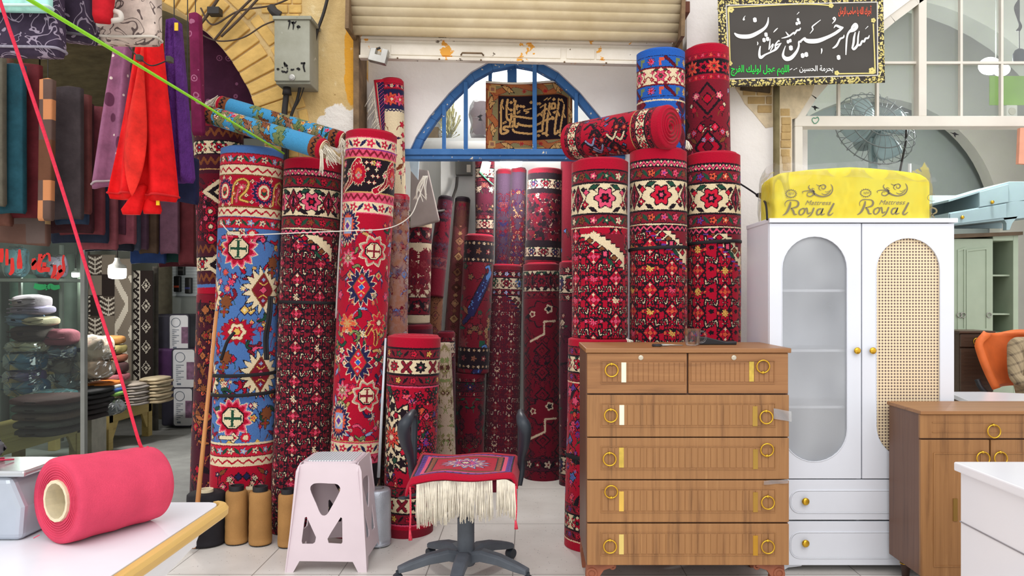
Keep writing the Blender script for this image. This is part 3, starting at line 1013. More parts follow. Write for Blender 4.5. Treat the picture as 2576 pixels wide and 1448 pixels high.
     s.path(spline([(xc - 3.5, yb + fl * 1.2), (xc - 3.0, yb - fl * 1.6), (xc - 1.9, yb - fl * 1.1)], 4), 0.22, curl)
     s.path(spline([(xc + 3.5, yb - fl * 1.2), (xc + 3.0, yb + fl * 1.6), (xc + 1.9, yb + fl * 1.1)], 4), 0.22, curl)
     s.ros(xc, yb, 2.0, 8, [(1.1, ol), (0.5, 'A')], 0.15)
     for t in range(6):
      s.disc(xc + 1.45 * math.cos(t * 1.05), yb + 1.45 * math.sin(t * 1.05), 0.24, [(1, curl)])
     if extra:
      for a, b in ((-5.5, 4.6), (0, 5.2), (5.5, 4.6)):
       s.jag(xc + a, yb + b, 1.9, 1.6, 5, [(1, ol)], 0.4)
    y += py
    j += 1
  return s
 def spandrel(s, y0, xa, slope=0.62, drop=18, cols=('W', 'K', 'R', 'N'), deco=True, flip=False, stepx=3.0):
  """stepped corner piece at the upper edge of the field, growing from xa to the side"""
  sg = -1 if flip else 1
  def fn(gx, gy):
   X_ = sg * (gx)
   q = np.floor(X_ / stepx) * stepx
   d = gy - np.clip(q * slope * 1.6, -9, drop)
   r = np.full(gx.shape, -1, dtype=np.int16)
   ok = (X_ > -2)
   for lim, c in ((3.4, cols[3]), (2.5, cols[2]), (1.1, cols[1]), (0.2, cols[0]), (-8.2, cols[1]), (-9.0, 'A')):
    r[(d <= lim) & ok] = PIDX[c]
   return r
  s.put(xa + sg * 13, y0 + 15, 15, 16, lambda a, b: fn(a + sg * 13, b + 15))
  if deco:
   for t in range(6):
    xx, yy = xa + sg * (6 + t * 3.6), y0 + 0.6 + t * 2.5
    s.dia(xx, yy + 2, 2.4, 2.0, [(1.15, 'K'), (0.8, 'R' if t % 2 else 'T')])
   s.rect(xa + sg * 15 - 2.2, xa + sg * 15 + 2.2, y0 + 8, y0 + 13, 'K')
   s.rect(xa + sg * 15 - 1.0, xa + sg * 15 + 1.0, y0 + 9, y0 + 12, 'P')
   s.leaf(xa + sg * 18, y0 + 15, 4, 1.2, 0.8, [(1.2, 'K'), (0.9, 'G')])
  return s
 def floral(s, y0, y1, cols, n=60, size=(1.2, 3.2), ol='K', leaves=('G', 'T'), vine=True, mirror=True):
  """free floral filling, mirrored about the centre line"""
  r = s.r
  hw = s.w / 2
  for k in range(n):
   x, y = r.uniform(0.5, hw), r.uniform(y0 + 1, y1 - 1)
   sz = r.uniform(*size)
   c, c2 = r.choice(cols), r.choice(cols)
   kind = r.random()
   an = r.uniform(-1.5, 1.5)
   vx, vy = r.uniform(-6, 6), r.uniform(3, 8)
   lf = r.choice(leaves)
   for sg in ((1, -1) if mirror else (1,)):
    if vine:
     s.path(spline([(sg * x, y), (sg * (x + vx * 0.7), y + vy * 0.4), (sg * (x + vx), y + vy)], 4), 0.25, ol if r.random() < 0.5 else lf)
    if kind < 0.5:
     s.ros(sg * x, y, sz, r.choice((5, 6, 8)), [(1.2, ol), (0.95, c), (0.5, c2), (0.25, c)], 0.2)
    elif kind < 0.75:
     s.leaf(sg * x, y, sz * 1.4, sz * 0.5, sg * an, [(1.3, ol), (0.95, lf)])
    else:
     s.dia(sg * x, y, sz, sz * 1.1, [(1.15, ol), (0.85, c), (0.4, c2)])
  return s
 def lattice(s, y0, y1, px, py, cols, ol='K'):
  n = max(4, 2 * round(s.w / px / 2))
  px = s.w / n
  for k in range(n):
   y = y0 + (k % 2) * py / 2
   j = 0
   while y < y1:
    c = cols[(k + j) % len(cols)]
    s.dia(-s.w / 2 + k * px, y, px * 0.42, py * 0.36, [(1, ol), (0.8, c), (0.4, ol), (0.3, cols[(k + j + 1) % len(cols)])])
    s.ros(-s.w / 2 + k * px, y + py / 2, px * 0.2, 6, [(1.15, ol), (0.9, cols[(k + j + 2) % len(cols)])], 0.25)
    y += py
    j += 1
  return s
 def cross(s, x, y, r, petal='P', bg='W', cr='G', ol='R', teeth=12):
  s.jag(x, y, r, r * 1.05, teeth, [(1.0, 'W'), (0.93, petal), (0.8, ol if ol != petal else 'C')], 0.28)
  s.layers(x, y, r, r, lambda a, b: np.maximum(np.maximum(np.abs(a), np.abs(b)), (np.abs(a) + np.abs(b)) * 0.72) / (r * 0.52), [(1.05, 'K'), (0.92, bg)])
  q = r * 0.4
  for a, b in ((q, q * 0.16), (q * 0.16, q)):
   s.rect(x - a, x + a, y - b, y + b, cr)
  for sg in (-1, 1):
   s.rect(x + sg * q - 0.3, x + sg * q + 0.3, y - q * 0.4, y + q * 0.4, cr)
   s.rect(x - q * 0.4, x + q * 0.4, y + sg * q - 0.3, y + sg * q + 0.3, cr)
  return s
 def palmette(s, x, y, rx, ry, c0='W', c1='A', c2='P', teeth=16, ol='K'):
  s.jag(x, y, rx, ry, teeth, [(1.04, ol), (0.95, c0)], 0.36)
  s.dia(x, y, rx * 0.52, ry * 0.66, [(1.12, 'T'), (1.0, c1)])
  s.dia(x, y, rx * 0.2, ry * 0.16, [(1.1, ol), (0.9, c2)])
  for sg in (-1, 1):
   s.path(spline([(x - rx * 0.2, y + sg * ry * 0.3), (x, y + sg * ry * 0.2), (x + rx * 0.2, y + sg * ry * 0.3)], 4), 0.3, 'Y')
   s.ros(x, y + sg * ry * 0.42, rx * 0.1, 4, [(1, 'L')], 0.2)
  return s
 def wobble(s, amt=0.6, seed=3):
  rg = np.random.default_rng(seed)
  dx = np.rint(rg.normal(0, amt, s.a.shape) * 0.6).astype(int)
  dy = np.rint(rg.normal(0, amt, s.a.shape) * 0.6).astype(int)
  jj, ii = np.indices(s.a.shape)
  s.a = s.a[np.clip(jj + dy, 0, s.ny - 1), (ii + dx) % s.nx]
  return s
def pile_material(name, worn=0.0, rough=0.95):
 key = ('pile', worn)
 if key in _mats:
  return _mats[key]
 t = NT(name)
 at = t.n('Attribute')
 at.attribute_name = 'dye'
 v = t.coord()
 n1 = t.noise(v, 160, 2)
 c = t.mix(t.math('MULTIPLY', n1, 0.34), at.outputs['Color'], (0.012, 0.006, 0.008, 1))
 if worn:
  n2 = t.noise(v, 26, 4)
  c = t.mix(t.step(n2, 0.40, 0.66), c, (0.30, 0.22, 0.22, 1))
  c = t.mix(worn, at.outputs['Color'], c)
 t.base(c)
 t.set(rough, 0, 0.12)
 t.b.inputs['Sheen Weight'].default_value = 0.10
 t.b.inputs['Sheen Roughness'].default_value = 0.5
 t.bump(n1, 0.5, 0.006)
 _mats[key] = t.m
 return t.m
PILE = pile_material('knotted_wool_pile')
PILE_WORN = pile_material('worn_knotted_wool_pile', 0.55)
WOOL = mat((200, 18, 50), 0.95, var=0.15, scale=60, bump=0.5, bscale=200, spec=0.1)
def face_mesh(name, verts, quads, colours, material, parent=None, smooth=True):
 me = bpy.data.meshes.new(name)
 nv, nf = len(verts), len(quads)
 me.vertices.add(nv)
 me.vertices.foreach_set('co', np.asarray(verts, dtype=np.float32).ravel())
 me.loops.add(nf * 4)
 me.loops.foreach_set('vertex_index', np.asarray(quads, dtype=np.int32).ravel())
 me.polygons.add(nf)
 me.polygons.foreach_set('loop_start', np.arange(0, nf * 4, 4, dtype=np.int32))
 me.update(calc_edges=True)
 at = me.attributes.new('dye', 'FLOAT_COLOR', 'FACE')
 at.data.foreach_set('color', np.asarray(colours, dtype=np.float32).ravel())
 if smooth:
  me.polygons.foreach_set('use_smooth', np.ones(nf, dtype=bool))
 me.materials.append(material)
 me.validate()
 o = bpy.data.objects.new(name, me)
 COL.objects.link(o)
 if parent is not None:
  o.parent = parent
 return o
def axis_frame(p0, p1):
 d = (p1 - p0).normalized()
 mid = (p0 + p1) / 2
 f = Vector((0, 0, EYE)) - mid
 f = (f - d * f.dot(d)).normalized()
 r = d.cross(f)
 if r.x < 0 and abs(r.x) > abs(r.z):
  r = -r
 return d, f, r
def roll_mesh(rug, p0, p1, r0, r1, seam=2.2, lump=0.02, seed=1, name='rolled_carpet', material=None, squash=1.0, bow=0.0):
 """wrap a design around a roll from foot p0 (radius r0) to head p1 (radius r1); the design's row 0 is at the head"""
 p0, p1 = Vector(p0), Vector(p1)
 d, f, r = axis_frame(p0, p1)
 if d.x > abs(d.z) and r.z < 0:
  r = -r
 nx, ny = rug.nx, rug.ny
 th = (np.arange(nx) + 0.5 - 0.5) / nx * 2 * math.pi - math.pi
 extra = 3
 rows = ny + 1 + 2 * extra
 t = np.concatenate([np.full(extra, 0.0), np.linspace(0, 1, ny + 1), np.full(extra, 1.0)])
 rad_k = np.concatenate([[0.72, 0.86, 0.95], np.ones(ny + 1), [0.95, 0.86, 0.72]])
 L = (p1 - p0).length
 off = np.concatenate([[0.012, 0.010, 0.005], np.zeros(ny + 1), [-0.005, -0.010, -0.012]])
 rg = random.Random(seed)
 ph = [rg.uniform(0, 6.28) for _ in range(6)]
 rr = (r1 + (r0 - r1) * t)[:, None] * rad_k[:, None]
 tt, tg = np.meshgrid(t, th, indexing='ij')
 k = 1 + lump * np.sin(2 * tg + ph[0] + tt * 1.5) + lump * 0.6 * np.sin(3 * tg + ph[1] - tt * 4) + lump * 0.5 * np.sin(9 * tt + ph[2]) * np.sin(tg + ph[3])
 sd = (tg - seam) % (2 * math.pi)
 k = k + 0.05 * np.exp(-sd / 0.25) * (1 if seam is not None else 0)
 rad = rr * k
 P0, P1 = np.array(p0), np.array(p1)
 ax = P1[None, None, :] + (P0 - P1)[None, None, :] * tt[..., None] + np.array(d)[None, None, :] * off[:, None, None]
 ax = ax + np.array(f)[None, None, :] * (bow * np.sin(math.pi * tt))[..., None]
 V = ax + rad[..., None] * (np.sin(tg)[..., None] * np.array(r) + squash * np.cos(tg)[..., None] * np.array(f))
 V = V.reshape(-1, 3)
 j, i = np.meshgrid(np.arange(rows - 1), np.arange(nx), indexing='ij')
 a = j * nx + i
 b = j * nx + (i + 1) % nx
 c = (j + 1) * nx + (i + 1) % nx
 e = (j + 1) * nx + i
 hand = 1 if d.dot(f.cross(r)) > 0 else -1
 Q = np.stack([a, e, c, b], -1) if hand > 0 else np.stack([a, b, c, e], -1)
 ca = np.concatenate([np.repeat(rug.a[:1], extra, 0), rug.a, np.repeat(rug.a[-1:], extra, 0)])
 return face_mesh(name, V, Q.reshape(-1, 4), PLIN[ca].reshape(-1, 4), material or PILE), (d, f, r)
def rolled_end(parent, c, d, f, r, rad, edge='R', back='X', turns=5, squash=1.0, n=56, out=0.02):
 """the coiled end of a roll: a spiral of pile edges with the foundation showing between"""
 nr = turns * 6
 vs, cs = [], []
 for j in range(nr + 1):
  q = j / nr
  for i in range(n):
   t = 2 * math.pi * i / n
   ph = (q * turns - i / n) % 1.0
   h = out * (0.35 + 0.65 * abs(math.sin(math.pi * ph))) * (1 - 0.5 * (q > 0.97)) - 0.03 * max(0, 1 - q * turns)
   p = c + (r * math.sin(t) + f * math.cos(t) * squash) * rad * q + d * h
   vs.append(p)
   if j < nr:
    cs.append(PLIN[PIDX[back if ph < 0.2 or ph > 0.9 else edge]])
 qd = [(j * n + i, j * n + (i + 1) % n, (j + 1) * n + (i + 1) % n, (j + 1) * n + i) for j in range(nr) for i in range(n)]
 return face_mesh('rolled_end', [tuple(v) for v in vs], qd, cs, PILE, parent)
def strap(parent, p0, p1, r, t, material, w=0.012, tilt=0.0, name='strap'):
 p0, p1 = Vector(p0), Vector(p1)
 d, f, rt = axis_frame(p0, p1)
 c = p0.lerp(p1, t)
 mb = MB()
 n = 40
 pts = [c + (rt * math.sin(2 * math.pi * k / n) + f * math.cos(2 * math.pi * k / n)) * (r * 1.035) + d * (tilt * math.sin(2 * math.pi * k / n)) for k in range(n)]
 vs, fs = [], []
 for k, p in enumerate(pts):
  o = (p - c).normalized() * 0.004
  vs += [p - d * w + o * 0, p + o - d * w * 0.6, p + o + d * w * 0.6, p + d * w]
 for k in range(n):
  j = (k + 1) % n
  for q in range(3):
   fs.append((k * 4 + q, j * 4 + q, j * 4 + q + 1, k * 4 + q + 1))
 mb.add(vs, fs)
 return mb.build(name, material, parent, smooth=True)
def fringe(parent, pts, down, length, material, n=60, seed=1, spread=0.02, r=0.0018, name='fringe'):
 """loose warp threads hanging from a line of points"""
 rg = random.Random(seed)
 mb = MB()
 sp = spline(pts, 12)
 down = Vector(down)
 for k in range(n):
  q = sp[min(len(sp) - 1, int((k + rg.random()) / n * len(sp)))]
  p = Vector(q)
  L = length * rg.uniform(0.8, 1.1)
  a = Vector((rg.uniform(-1, 1), rg.uniform(-1, 1), rg.uniform(-0.4, 0.4))) * spread
  mb.tube([p, p + down * L * 0.4 + a * 0.5, p + down * L * 0.75 + a, p + down * L + a * rg.uniform(0.6, 1.4)], r * rg.uniform(0.7, 1.2), 4)
 return mb.build(name, material, parent, smooth=True)
CREAM = mat((232, 224, 206), 0.9, var=0.12, scale=40)
def roll(rug, p0, p1, r0, r1, label, group=None, top=True, bottom=False, edge='R', material=None, back='X', turns=5, **kw):
 o, (d, f, r) = roll_mesh(rug, p0, p1, r0, r1, material=material, **kw)
 tag(o, label, 'rolled carpet', group)
 sq = kw.get('squash', 1.0)
 if top:
  rolled_end(o, Vector(p1) + d * -0.004, d, f, r, r1 * 0.9, edge, back, turns, sq)
 if bottom:
  rolled_end(o, Vector(p0) + d * 0.004, -d, f, r, r0 * 0.9, edge, back, turns, sq)
 return o
def px_roll(xt, yt, xb, yb, dt, db, wt, wb):
 """foot and head centres and radii from the picture edges of a standing roll"""
 rt, rb = wt / 2 / F * dt, wb / 2 / F * db
 return W(xb, yb, db), W(xt, yt, dt), rb, rt
# ------------------------------------------------------------------ the rolled carpets
def stand(xt, yt, xb, dt, db, wt, wb, zb=0.0):
 r1, r0 = wt / 2 / F * dt * 0.98, wb / 2 / F * db * 0.98
 return Vector((X(xb, db), db, zb)), Vector((X(xt, dt), dt, Z(yt, dt - r1))), r0, r1
def canvas(p0, p1, r0, r1, cell, bg, seed=1):
 return Rug(2 * math.pi * (r0 + r1) / 2 * 100, (p1 - p0).length * 100, cell, bg, seed)
STRAP = mat((26, 24, 28), 0.8, var=0.1)
STRING = mat((226, 220, 208), 0.8, var=0.1)
GL, GR, GI = 'carpets standing left of the doorway', 'carpets standing right of the doorway', 'carpets stored inside the shop'
# --- blue carpet
g = stand(636, 366, 606, 4.93, 4.91, 156, 160)
c = canvas(*g, 0.32, 'B', 2)
hw = c.w / 2
c.plain(0, 4.2, 'B')
for y in (4.2, 37):
 up = y < 10
 a, b = (y, y + 7) if up else (y + 6.5, y)
 c.guard(a, 6.6, 'C', [('L', 'W'), ('W', 'N')], 7.2, 'G', 'A')
 c.plain(b, 6.0, 'W')
 c.zig(b + 1.0, 4.2, 'W', 'R', 6.0)
c.plain(17.2, 20.2, 'R')
c.line(17.2, 'T', 0.8)
c.line(37, 'T', 0.8)
for k in range(-2, 3):
 x = 7.5 + k * 26
 c.jag(x, 27.5, 8.2, 8.8, 18, [(1.0, 'P'), (0.93, 'N'), (0.66, 'P')], 0.22)
 c.ros(x, 27.5, 4.6, 2, [(1.2, 'R'), (1.0, 'W'), (0.62, 'R'), (0.42, 'G')], 0.12, rot=math.pi)
 c.disc(x, 26.3, 1.2, [(1, 'O')])
 for t in range(11):
  an = t * 2 * math.pi / 11
  c.ros(x + 11 * math.cos(an), 27.5 + 8.6 * math.sin(an), 1.3, 4, [(1.3, 'K'), (1.0, 'W'), (0.4, 'O')], 0.25)
 xx = x - 14.5
 c.path(spline([(xx - 5, 35), (xx - 4, 24), (xx + 1, 20), (xx + 5, 22), (xx + 4, 27), (xx, 32), (xx + 5, 34)], 5), 0.5, 'Y', 'T')
 c.path(spline([(xx - 2, 34), (xx - 1, 27), (xx + 3, 24)], 5), 0.6, 'P', 'T')
 c.ros(xx + 1, 25, 2.4, 6, [(1.15, 'T'), (0.9, 'P'), (0.4, 'W')], 0.2)
 c.ros(xx - 4, 29, 1.8, 5, [(1.15, 'T'), (0.9, 'O'), (0.4, 'W')], 0.2)
c.floral(52, 184, ['R', 'P', 'O', 'C', 'W', 'Y'], 150, (1.2, 3.0), 'N', ('R', 'A', 'G', 'T'))
for k in range(110):
 x, y = c.r.uniform(-hw, hw), c.r.uniform(54, 182)
 an = c.r.uniform(0, 6.28)
 c.path(spline([(x, y), (x + 3 * math.cos(an), y + 3 * math.sin(an)), (x + 7 * math.cos(an + 0.5), y + 6 * math.sin(an + 0.5))], 4), [0.9] * 5 + [0.6] * 3 + [0.3], c.r.choice('RPCRAG'), 'K', 0.4)
for y in (63, 167):
 c.cross(-7, y, 12.5)
 c.cross(26, y + 26, 10, 'O')
for y in (88, 140):
 c.palmette(9, y, 13, 15.5)
 c.palmette(-27, y + 4, 10, 12, 'W', 'R', 'L')
c.jag(-6, 114, 12, 8.5, 14, [(1.0, 'A'), (0.9, 'R')], 0.3)
c.ros(-6, 114, 5.4, 6, [(1.1, 'T'), (1.0, 'W'), (0.62, 'R'), (0.4, 'Y')], 0.1)
for y in (53.5, 179):
 c.ros(-6, y, 3, 4, [(1.2, 'K'), (1, 'W'), (0.6, 'R')], 0.2)
 c.path([(-14, y), (-7, y)], 1.1, 'W', 'K')
 c.jag(1, y, 3.6, 3.4, 10, [(1, 'A'), (0.9, 'C'), (0.5, 'W')], 0.2)
for (x, y) in ((15, 71), (13.5, 165), (-14, 130), (-15, 96)):
 c.jag(x + 1, y, 5, 5, 9, [(1.05, 'K'), (0.95, 'T')], 0.3)
 c.ros(x, y + 6, 3.4, 4, [(1.15, 'K'), (0.95, 'T'), (0.3, 'R')], 0.3)
yb = 183
c.line(yb, 'W', 1.2)
c.guard(yb + 1, 6.6, 'C', [('L', 'W'), ('W', 'N')], 7.2, 'G', 'A')
c.plain(yb + 8, 5.6, 'W')
c.zig(yb + 8.8, 4.0, 'W', 'R', 6.0)
c.plain(yb + 13.6, 60, 'R')
c.floral(yb + 15, c.h, ['P', 'O', 'W', 'N'], 40, (1.4, 2.8), 'K', ('T', 'G'))
c.wobble()
blue = roll(c, *g, 'tall rolled blue floral carpet with red borders, left of the doorway', GL, edge='B', seam=2.6, seed=4, squash=0.8)
for tt in (0.415, 0.365):
 strap(blue, g[0], g[1], (g[2] + g[3]) / 2, tt, STRAP, 0.011, 0.012, name='strap')
mbk = MB()
for a, b, d_ in ((684, 780, 4.55), (678, 800, 4.54)):
 mbk.tube(spline([W(a, 745, d_), W(a - 4, 800, d_ - 0.02), W(a - 12, 850, d_), W(a - 10, 905, d_)], 6), 0.009, 6)
mbk.tube(spline([W(590, 835, 4.56), W(572, 858, 4.54), W(556, 905, 4.55)], 6), 0.010, 6)
mbk.build('strap_tail', STRAP, blue, smooth=True)
def bijar(g, cell, seed, label, group, main, guards, spand=None, straps=(), hot='P', ros=('Y', 'P', 'W'), bg='R', top=True, x0=0.0, foot=None, zig=True, dark=False, per=35, **kw):
 """red herati carpet: plain red edge, zigzag and flower guards, broad cream border, field with stepped corners"""
 c = canvas(*g, cell, bg, seed)
 c.herati(44, c.h - (foot or 0), 14.8, 24.8 if not dark else 21, hot=hot, ros=ros, x0=x0)
 if dark:
  q = c.a[int(44 / c.cy):]
  q[q == PIDX['R']] = PIDX['A']
  q[q == PIDX['P']] = np.where(np.random.default_rng(1).random((q == PIDX['P']).sum()) < 0.5, PIDX['C'], PIDX['P'])
 if spand:
  xa, sl, dr, cols = spand
  c.spandrel(44.5, xa, sl, dr, cols)
  c.spandrel(44.5, xa - c.w / 2 + 2, sl, dr, cols, flip=False)
 y = 6.5
 if zig:
  c.zig(y, 4.0, 'M' if dark else 'K', 'P', 4.2, 'W')
  y += 4
 c.guard(y, 7, 'A', guards, 7.5, 'G')
 y += 7
 c.main(y + 0.5, 17.5, 'W', per, main, off=x0)
 y += 18.5
 c.guard(y, 7, 'A', guards, 7.5, 'G')
 y += 7
 c.line(y + 0.4, 'W' if spand else 'K', 0.6)
 if zig:
  c.zig(y + 1, 3.4, 'K', 'P', 4.2)
 c.plain(0, 6.0, 'R')
 c.line(6.3, 'K')
 if foot:
  yb = c.h - foot
  c.line(yb, 'W', 0.7)
  c.guard(yb + 1, 6, 'D', guards, 7, 'G')
  c.main(yb + 7.5, 11, 'W', 14, main)
  c.guard(yb + 19, 6, 'D', guards, 7, 'G')
  c.plain(yb + 25.5, 20, 'R')
 c.wobble()
 o = roll(c, *g, label, group, seed=seed, **kw)
 for tt, ti in straps:
  strap(o, g[0], g[1], g[2] + (g[3] - g[2]) * tt, tt, STRAP, 0.010, ti)
 return o
gd = stand(787, 398, 757, 4.97, 4.93, 144, 146)
dk = bijar(gd, 0.31, 11, 'tall dark red carpet roll with black and cream flower border, right of the blue one', GL,
  [('P', 'K', 'R')], [('C', 'K'), ('T', 'R')], (-13, 0.42, 19, ('W', 'K', 'R', 'N')), hot='P', ros=('W', 'P', 'A'), straps=((0.617, 0.0),), dark=True, per=25, squash=0.86)
# --- tall red carpet with medallions
g = stand(934, 326, 886, 4.90, 4.86, 130, 124)
c = canvas(*g, 0.30, 'R', 5)
c.plain(0, 4.5, 'R')
for y, fl in ((4.5, 0), (38.5, 1)):
 a, b = (y, y + 7.2) if not fl else (y + 5.4, y)
 c.plain(a, 7, 'W')
 c.guard(a, 7, 'W', [('R', 'W'), ('C', 'W')], 9, 'N', 'P')
 c.zig(b, 5, 'P', 'A', 4.5)
 c.line(b, 'V', 0.5)
c.plain(17, 21.5, 'K')
c.line(17, 'U', 0.8)
c.line(38.3, 'U', 0.8)
for k in range(-2, 3):
 x = k * 24 + 8
 c.jag(x - 14.5, 27, 5, 8, 14, [(1, 'W'), (0.93, 'R'), (0.5, 'O')], 0.2)
 c.ros(x - 14.5, 28, 2.2, 4, [(1.2, 'A'), (1, 'E'), (0.5, 'P')], 0.2)
 c.path(spline([(x - 4, 37), (x + 1, 34), (x + 5, 30), (x + 6, 23), (x + 9, 19)], 6), 1.7, 'R', 'W', 0.5)
 c.path(spline([(x - 1, 36), (x + 3, 31), (x + 3, 25)], 6), 0.8, 'A', 'W', 0.5)
 c.ros(x - 3, 20.5, 2.4, 7, [(1.15, 'K'), (1, 'P'), (0.4, 'W')], 0.2)
 c.ros(x - 6, 20, 1.8, 6, [(1.0, 'Y'), (0.6, 'F')], 0.2)
 c.ros(x + 2, 27, 2, 6, [(1.2, 'K'), (1, 'W'), (0.6, 'P')], 0.2)
 for t in range(8):
  c.ros(x - 10 + (t % 3) * 3.1 + (t // 3), 20 + (t // 2) * 4.0, 1.15, 4, [(1.2, 'R'), (1, 'W')], 0.3)
c.floral(53, 192, ['P', 'O', 'C', 'E', 'W', 'U'], 140, (1.2, 3.0), 'N', ('G', 'A', 'L', 'F'))
for k in range(110):
 x, y = c.r.uniform(-c.w / 2, c.w / 2), c.r.uniform(54, 190)
 an = c.r.uniform(0, 6.28)
 c.path(spline([(x, y), (x + 3 * math.cos(an), y + 3 * math.sin(an)), (x + 6 * math.cos(an + 0.6), y + 5 * math.sin(an + 0.6))], 4), [0.8] * 5 + [0.5] * 3 + [0.3], c.r.choice('PAGNUF'), 'K', 0.35)
for y in (74, 163):
 c.cross(5, y, 10, 'E', 'W', 'A', 'C', 8)
for y in (59, 179):
 c.jag(-13, y, 8.5, 12, 20, [(1.05, 'W'), (0.95, 'N'), (0.68, 'O')], 0.25)
 c.rect(-16, -9.5, y - 5, y + 5, 'L')
 c.dia(-13, y, 3.4, 4, [(1, 'W'), (0.6, 'V')])
for y in (96.5, 142.5):
 c.palmette(-1.5, y, 9.5, 12.5, 'N', 'C', 'Q', 14, 'W')
 c.ros(-11, (79 if y < 100 else 160), 6.0, 8, [(1.1, 'A'), (0.95, 'P'), (0.62, 'E'), (0.4, 'T'), (0.2, 'W')], 0.25)
c.path(spline([(3, 125), (6, 120), (9, 125), (9, 131)], 4), 0.9, 'A', 'Y')
c.ros(11, 118, 6.5, 8, [(1.1, 'U'), (0.95, 'C'), (0.5, 'A'), (0.3, 'W')], 0.2)
c.ros(-9.5, 119, 6, 6, [(1.1, 'U'), (0.95, 'O'), (0.5, 'U')], 0.3)
yb = 192
c.line(yb - 1, 'U', 0.7)
c.guard(yb, 7, 'W', [('R', 'W'), ('C', 'W')], 9, 'N', 'P')
c.zig(yb + 7.5, 5, 'P', 'A', 4.5)
c.plain(yb + 13, 40, 'K')
c.floral(yb + 14, c.h, ['R', 'W', 'P'], 20, (1.5, 3), 'K', ('R', 'W'))
c.wobble()
roll(c, *g, 'tall crimson carpet roll with star medallions nearest the doorway on the left', GL, seam=2.4, seed=9, squash=0.9)
# --- leftmost dark carpet, standing on another
gl = stand(548, 742, 536, 5.26, 5.26, 104, 114)
c = canvas(*gl, 0.42, 'M', 8)
c.plain(0, 5, 'A')
c.floral(5, c.h, ['I', 'A', 'T', 'O', 'R'], 170, (1.4, 3.6), 'K', ('T', 'K', 'I'))
c.wobble()
roll(c, *gl, 'dark brown and orange carpet roll at the far left, under another roll', GL, edge='A', seed=3)
zt = gl[1].z + 0.012
g = stand(550, 302, 556, 5.26, 5.26, 118, 112, zt)
c = canvas(*g, 0.36, 'D', 7)
c.floral(38, c.h - 35, ['A', 'R', 'D', 'P', 'K'], 100, (1.2, 2.8), 'K', ('K', 'M'))
for y0, fl in ((2, 1), (c.h - 35, 0)):
 c.plain(y0, 33, 'M')
 c.zig(y0 + 2, 7, 'M', 'T', 5)
 c.main(y0 + 11, 9, 'W', 13, [('R', 'K', 'L')], arrow=False)
 c.zig(y0 + 21, 7, 'M', 'T', 5)
 c.line(y0 + 30, 'U', 0.8)
for y in (40, 88):
 c.jag(8, y + 7, 13, 11, 10, [(1, 'R'), (0.93, 'K')], 0.15)
 c.dia(2, y + 7, 14, 10, [(1, 'W'), (0.7, 'K'), (0.4, 'W'), (0.25, 'D')])
for y in (60, 70, 78):
 c.jag(-6, y, 4.6, 4.2, 8, [(1, 'K'), (0.85, 'R'), (0.5, 'K'), (0.35, 'W')], 0.2)
c.plain(0, 3.5, 'A')
c.plain(c.h - 4, 5, 'R')
c.plain(c.h - 6, 2, 'B')
c.wobble()
roll(c, *g, 'dark maroon carpet roll at the far left, upper one of the stack', GL, edge='A', bottom=True, seed=6)
# --- short red roll before the doorway
g = stand(1043, 851, 1026, 4.88, 4.88, 138, 128)
c = canvas(*g, 0.30, 'R', 12)
c.floral(30, c.h - 34, ['R', 'C', 'O', 'P', 'G', 'V'], 150, (1.2, 3.0), 'K', ('K', 'K', 'G'))
for sg in (-1, 1):
 for k in range(110):
  x, y = c.r.uniform(2, 42), c.r.uniform(30, c.h - 34)
  c.jag(sg * x, y, 2.2, 1.8, 6, [(1.0, 'K'), (0.4, 'R')], 0.4)
  if k % 4 == 0:
   c.ros(sg * (x + 3), y + 2, 1.5, 5, [(1.2, 'K'), (0.9, c.r.choice('RCGOV')), (0.4, 'W')], 0.2)
cxm = -13
c.jag(cxm, 61, 18, 26, 10, [(1.04, 'K'), (0.97, 'W')], 0.36)
for k in range(10):
 an = k * 0.6283
 for rr, q, cc in ((0.78, 2.6, 'K'), (0.6, 2.1, 'RCGR'[k % 4]), (0.47, 1.6, 'K')):
  c.jag(cxm + 17 * rr * math.cos(an + (0.31 if cc == 'K' else 0)), 61 + 24 * rr * math.sin(an + (0.31 if cc == 'K' else 0)), q, q * 1.2, 5, [(1.15, 'K'), (0.75, cc)], 0.35)
c.ros(cxm, 61, 8.5, 10, [(1.1, 'K'), (0.95, 'K'), (0.8, 'O'), (0.5, 'R'), (0.25, 'W')], 0.25)
for y0 in (6.5, c.h - 31):
 c.guard(y0, 6, 'A', [('Y', 'O'), ('G', 'R'), ('C', 'K')], 9, 'K')
 c.plain(y0 + 6.5, 9, 'W')
 n = 12
 for k in range(n):
  x = -c.w / 2 + (k + 0.5) * c.w / n
  if k % 2:
   c.path([(x - 2.4, y0 + 8.2), (x + 2.4, y0 + 13.8)], 0.9, 'A', 'K', 0.3)
   c.path([(x + 2.4, y0 + 8.2), (x - 2.4, y0 + 13.8)], 0.9, 'A', 'K', 0.3)
  else:
   c.ros(x, y0 + 11, 3.4, 8, [(1.1, 'K'), (0.9, 'K' if k % 4 else 'R'), (0.5, 'G'), (0.25, 'P')], 0.15)
 c.line(y0 + 6.3, 'K', 0.9)
 c.line(y0 + 15.7, 'K', 0.9)
 c.guard(y0 + 16.2, 6, 'A', [('G', 'R'), ('Y', 'O'), ('C', 'K')], 9, 'K')
 c.line(y0 + 23, 'P', 0.8)
c.plain(0, 5.2, 'R')
c.line(6, 'K', 0.8)
c.plain(c.h - 5, 6, 'A')
c.wobble()
roll(c, *g, 'short red carpet roll with cream star medallion, beside the office chair', GL, seed=8)
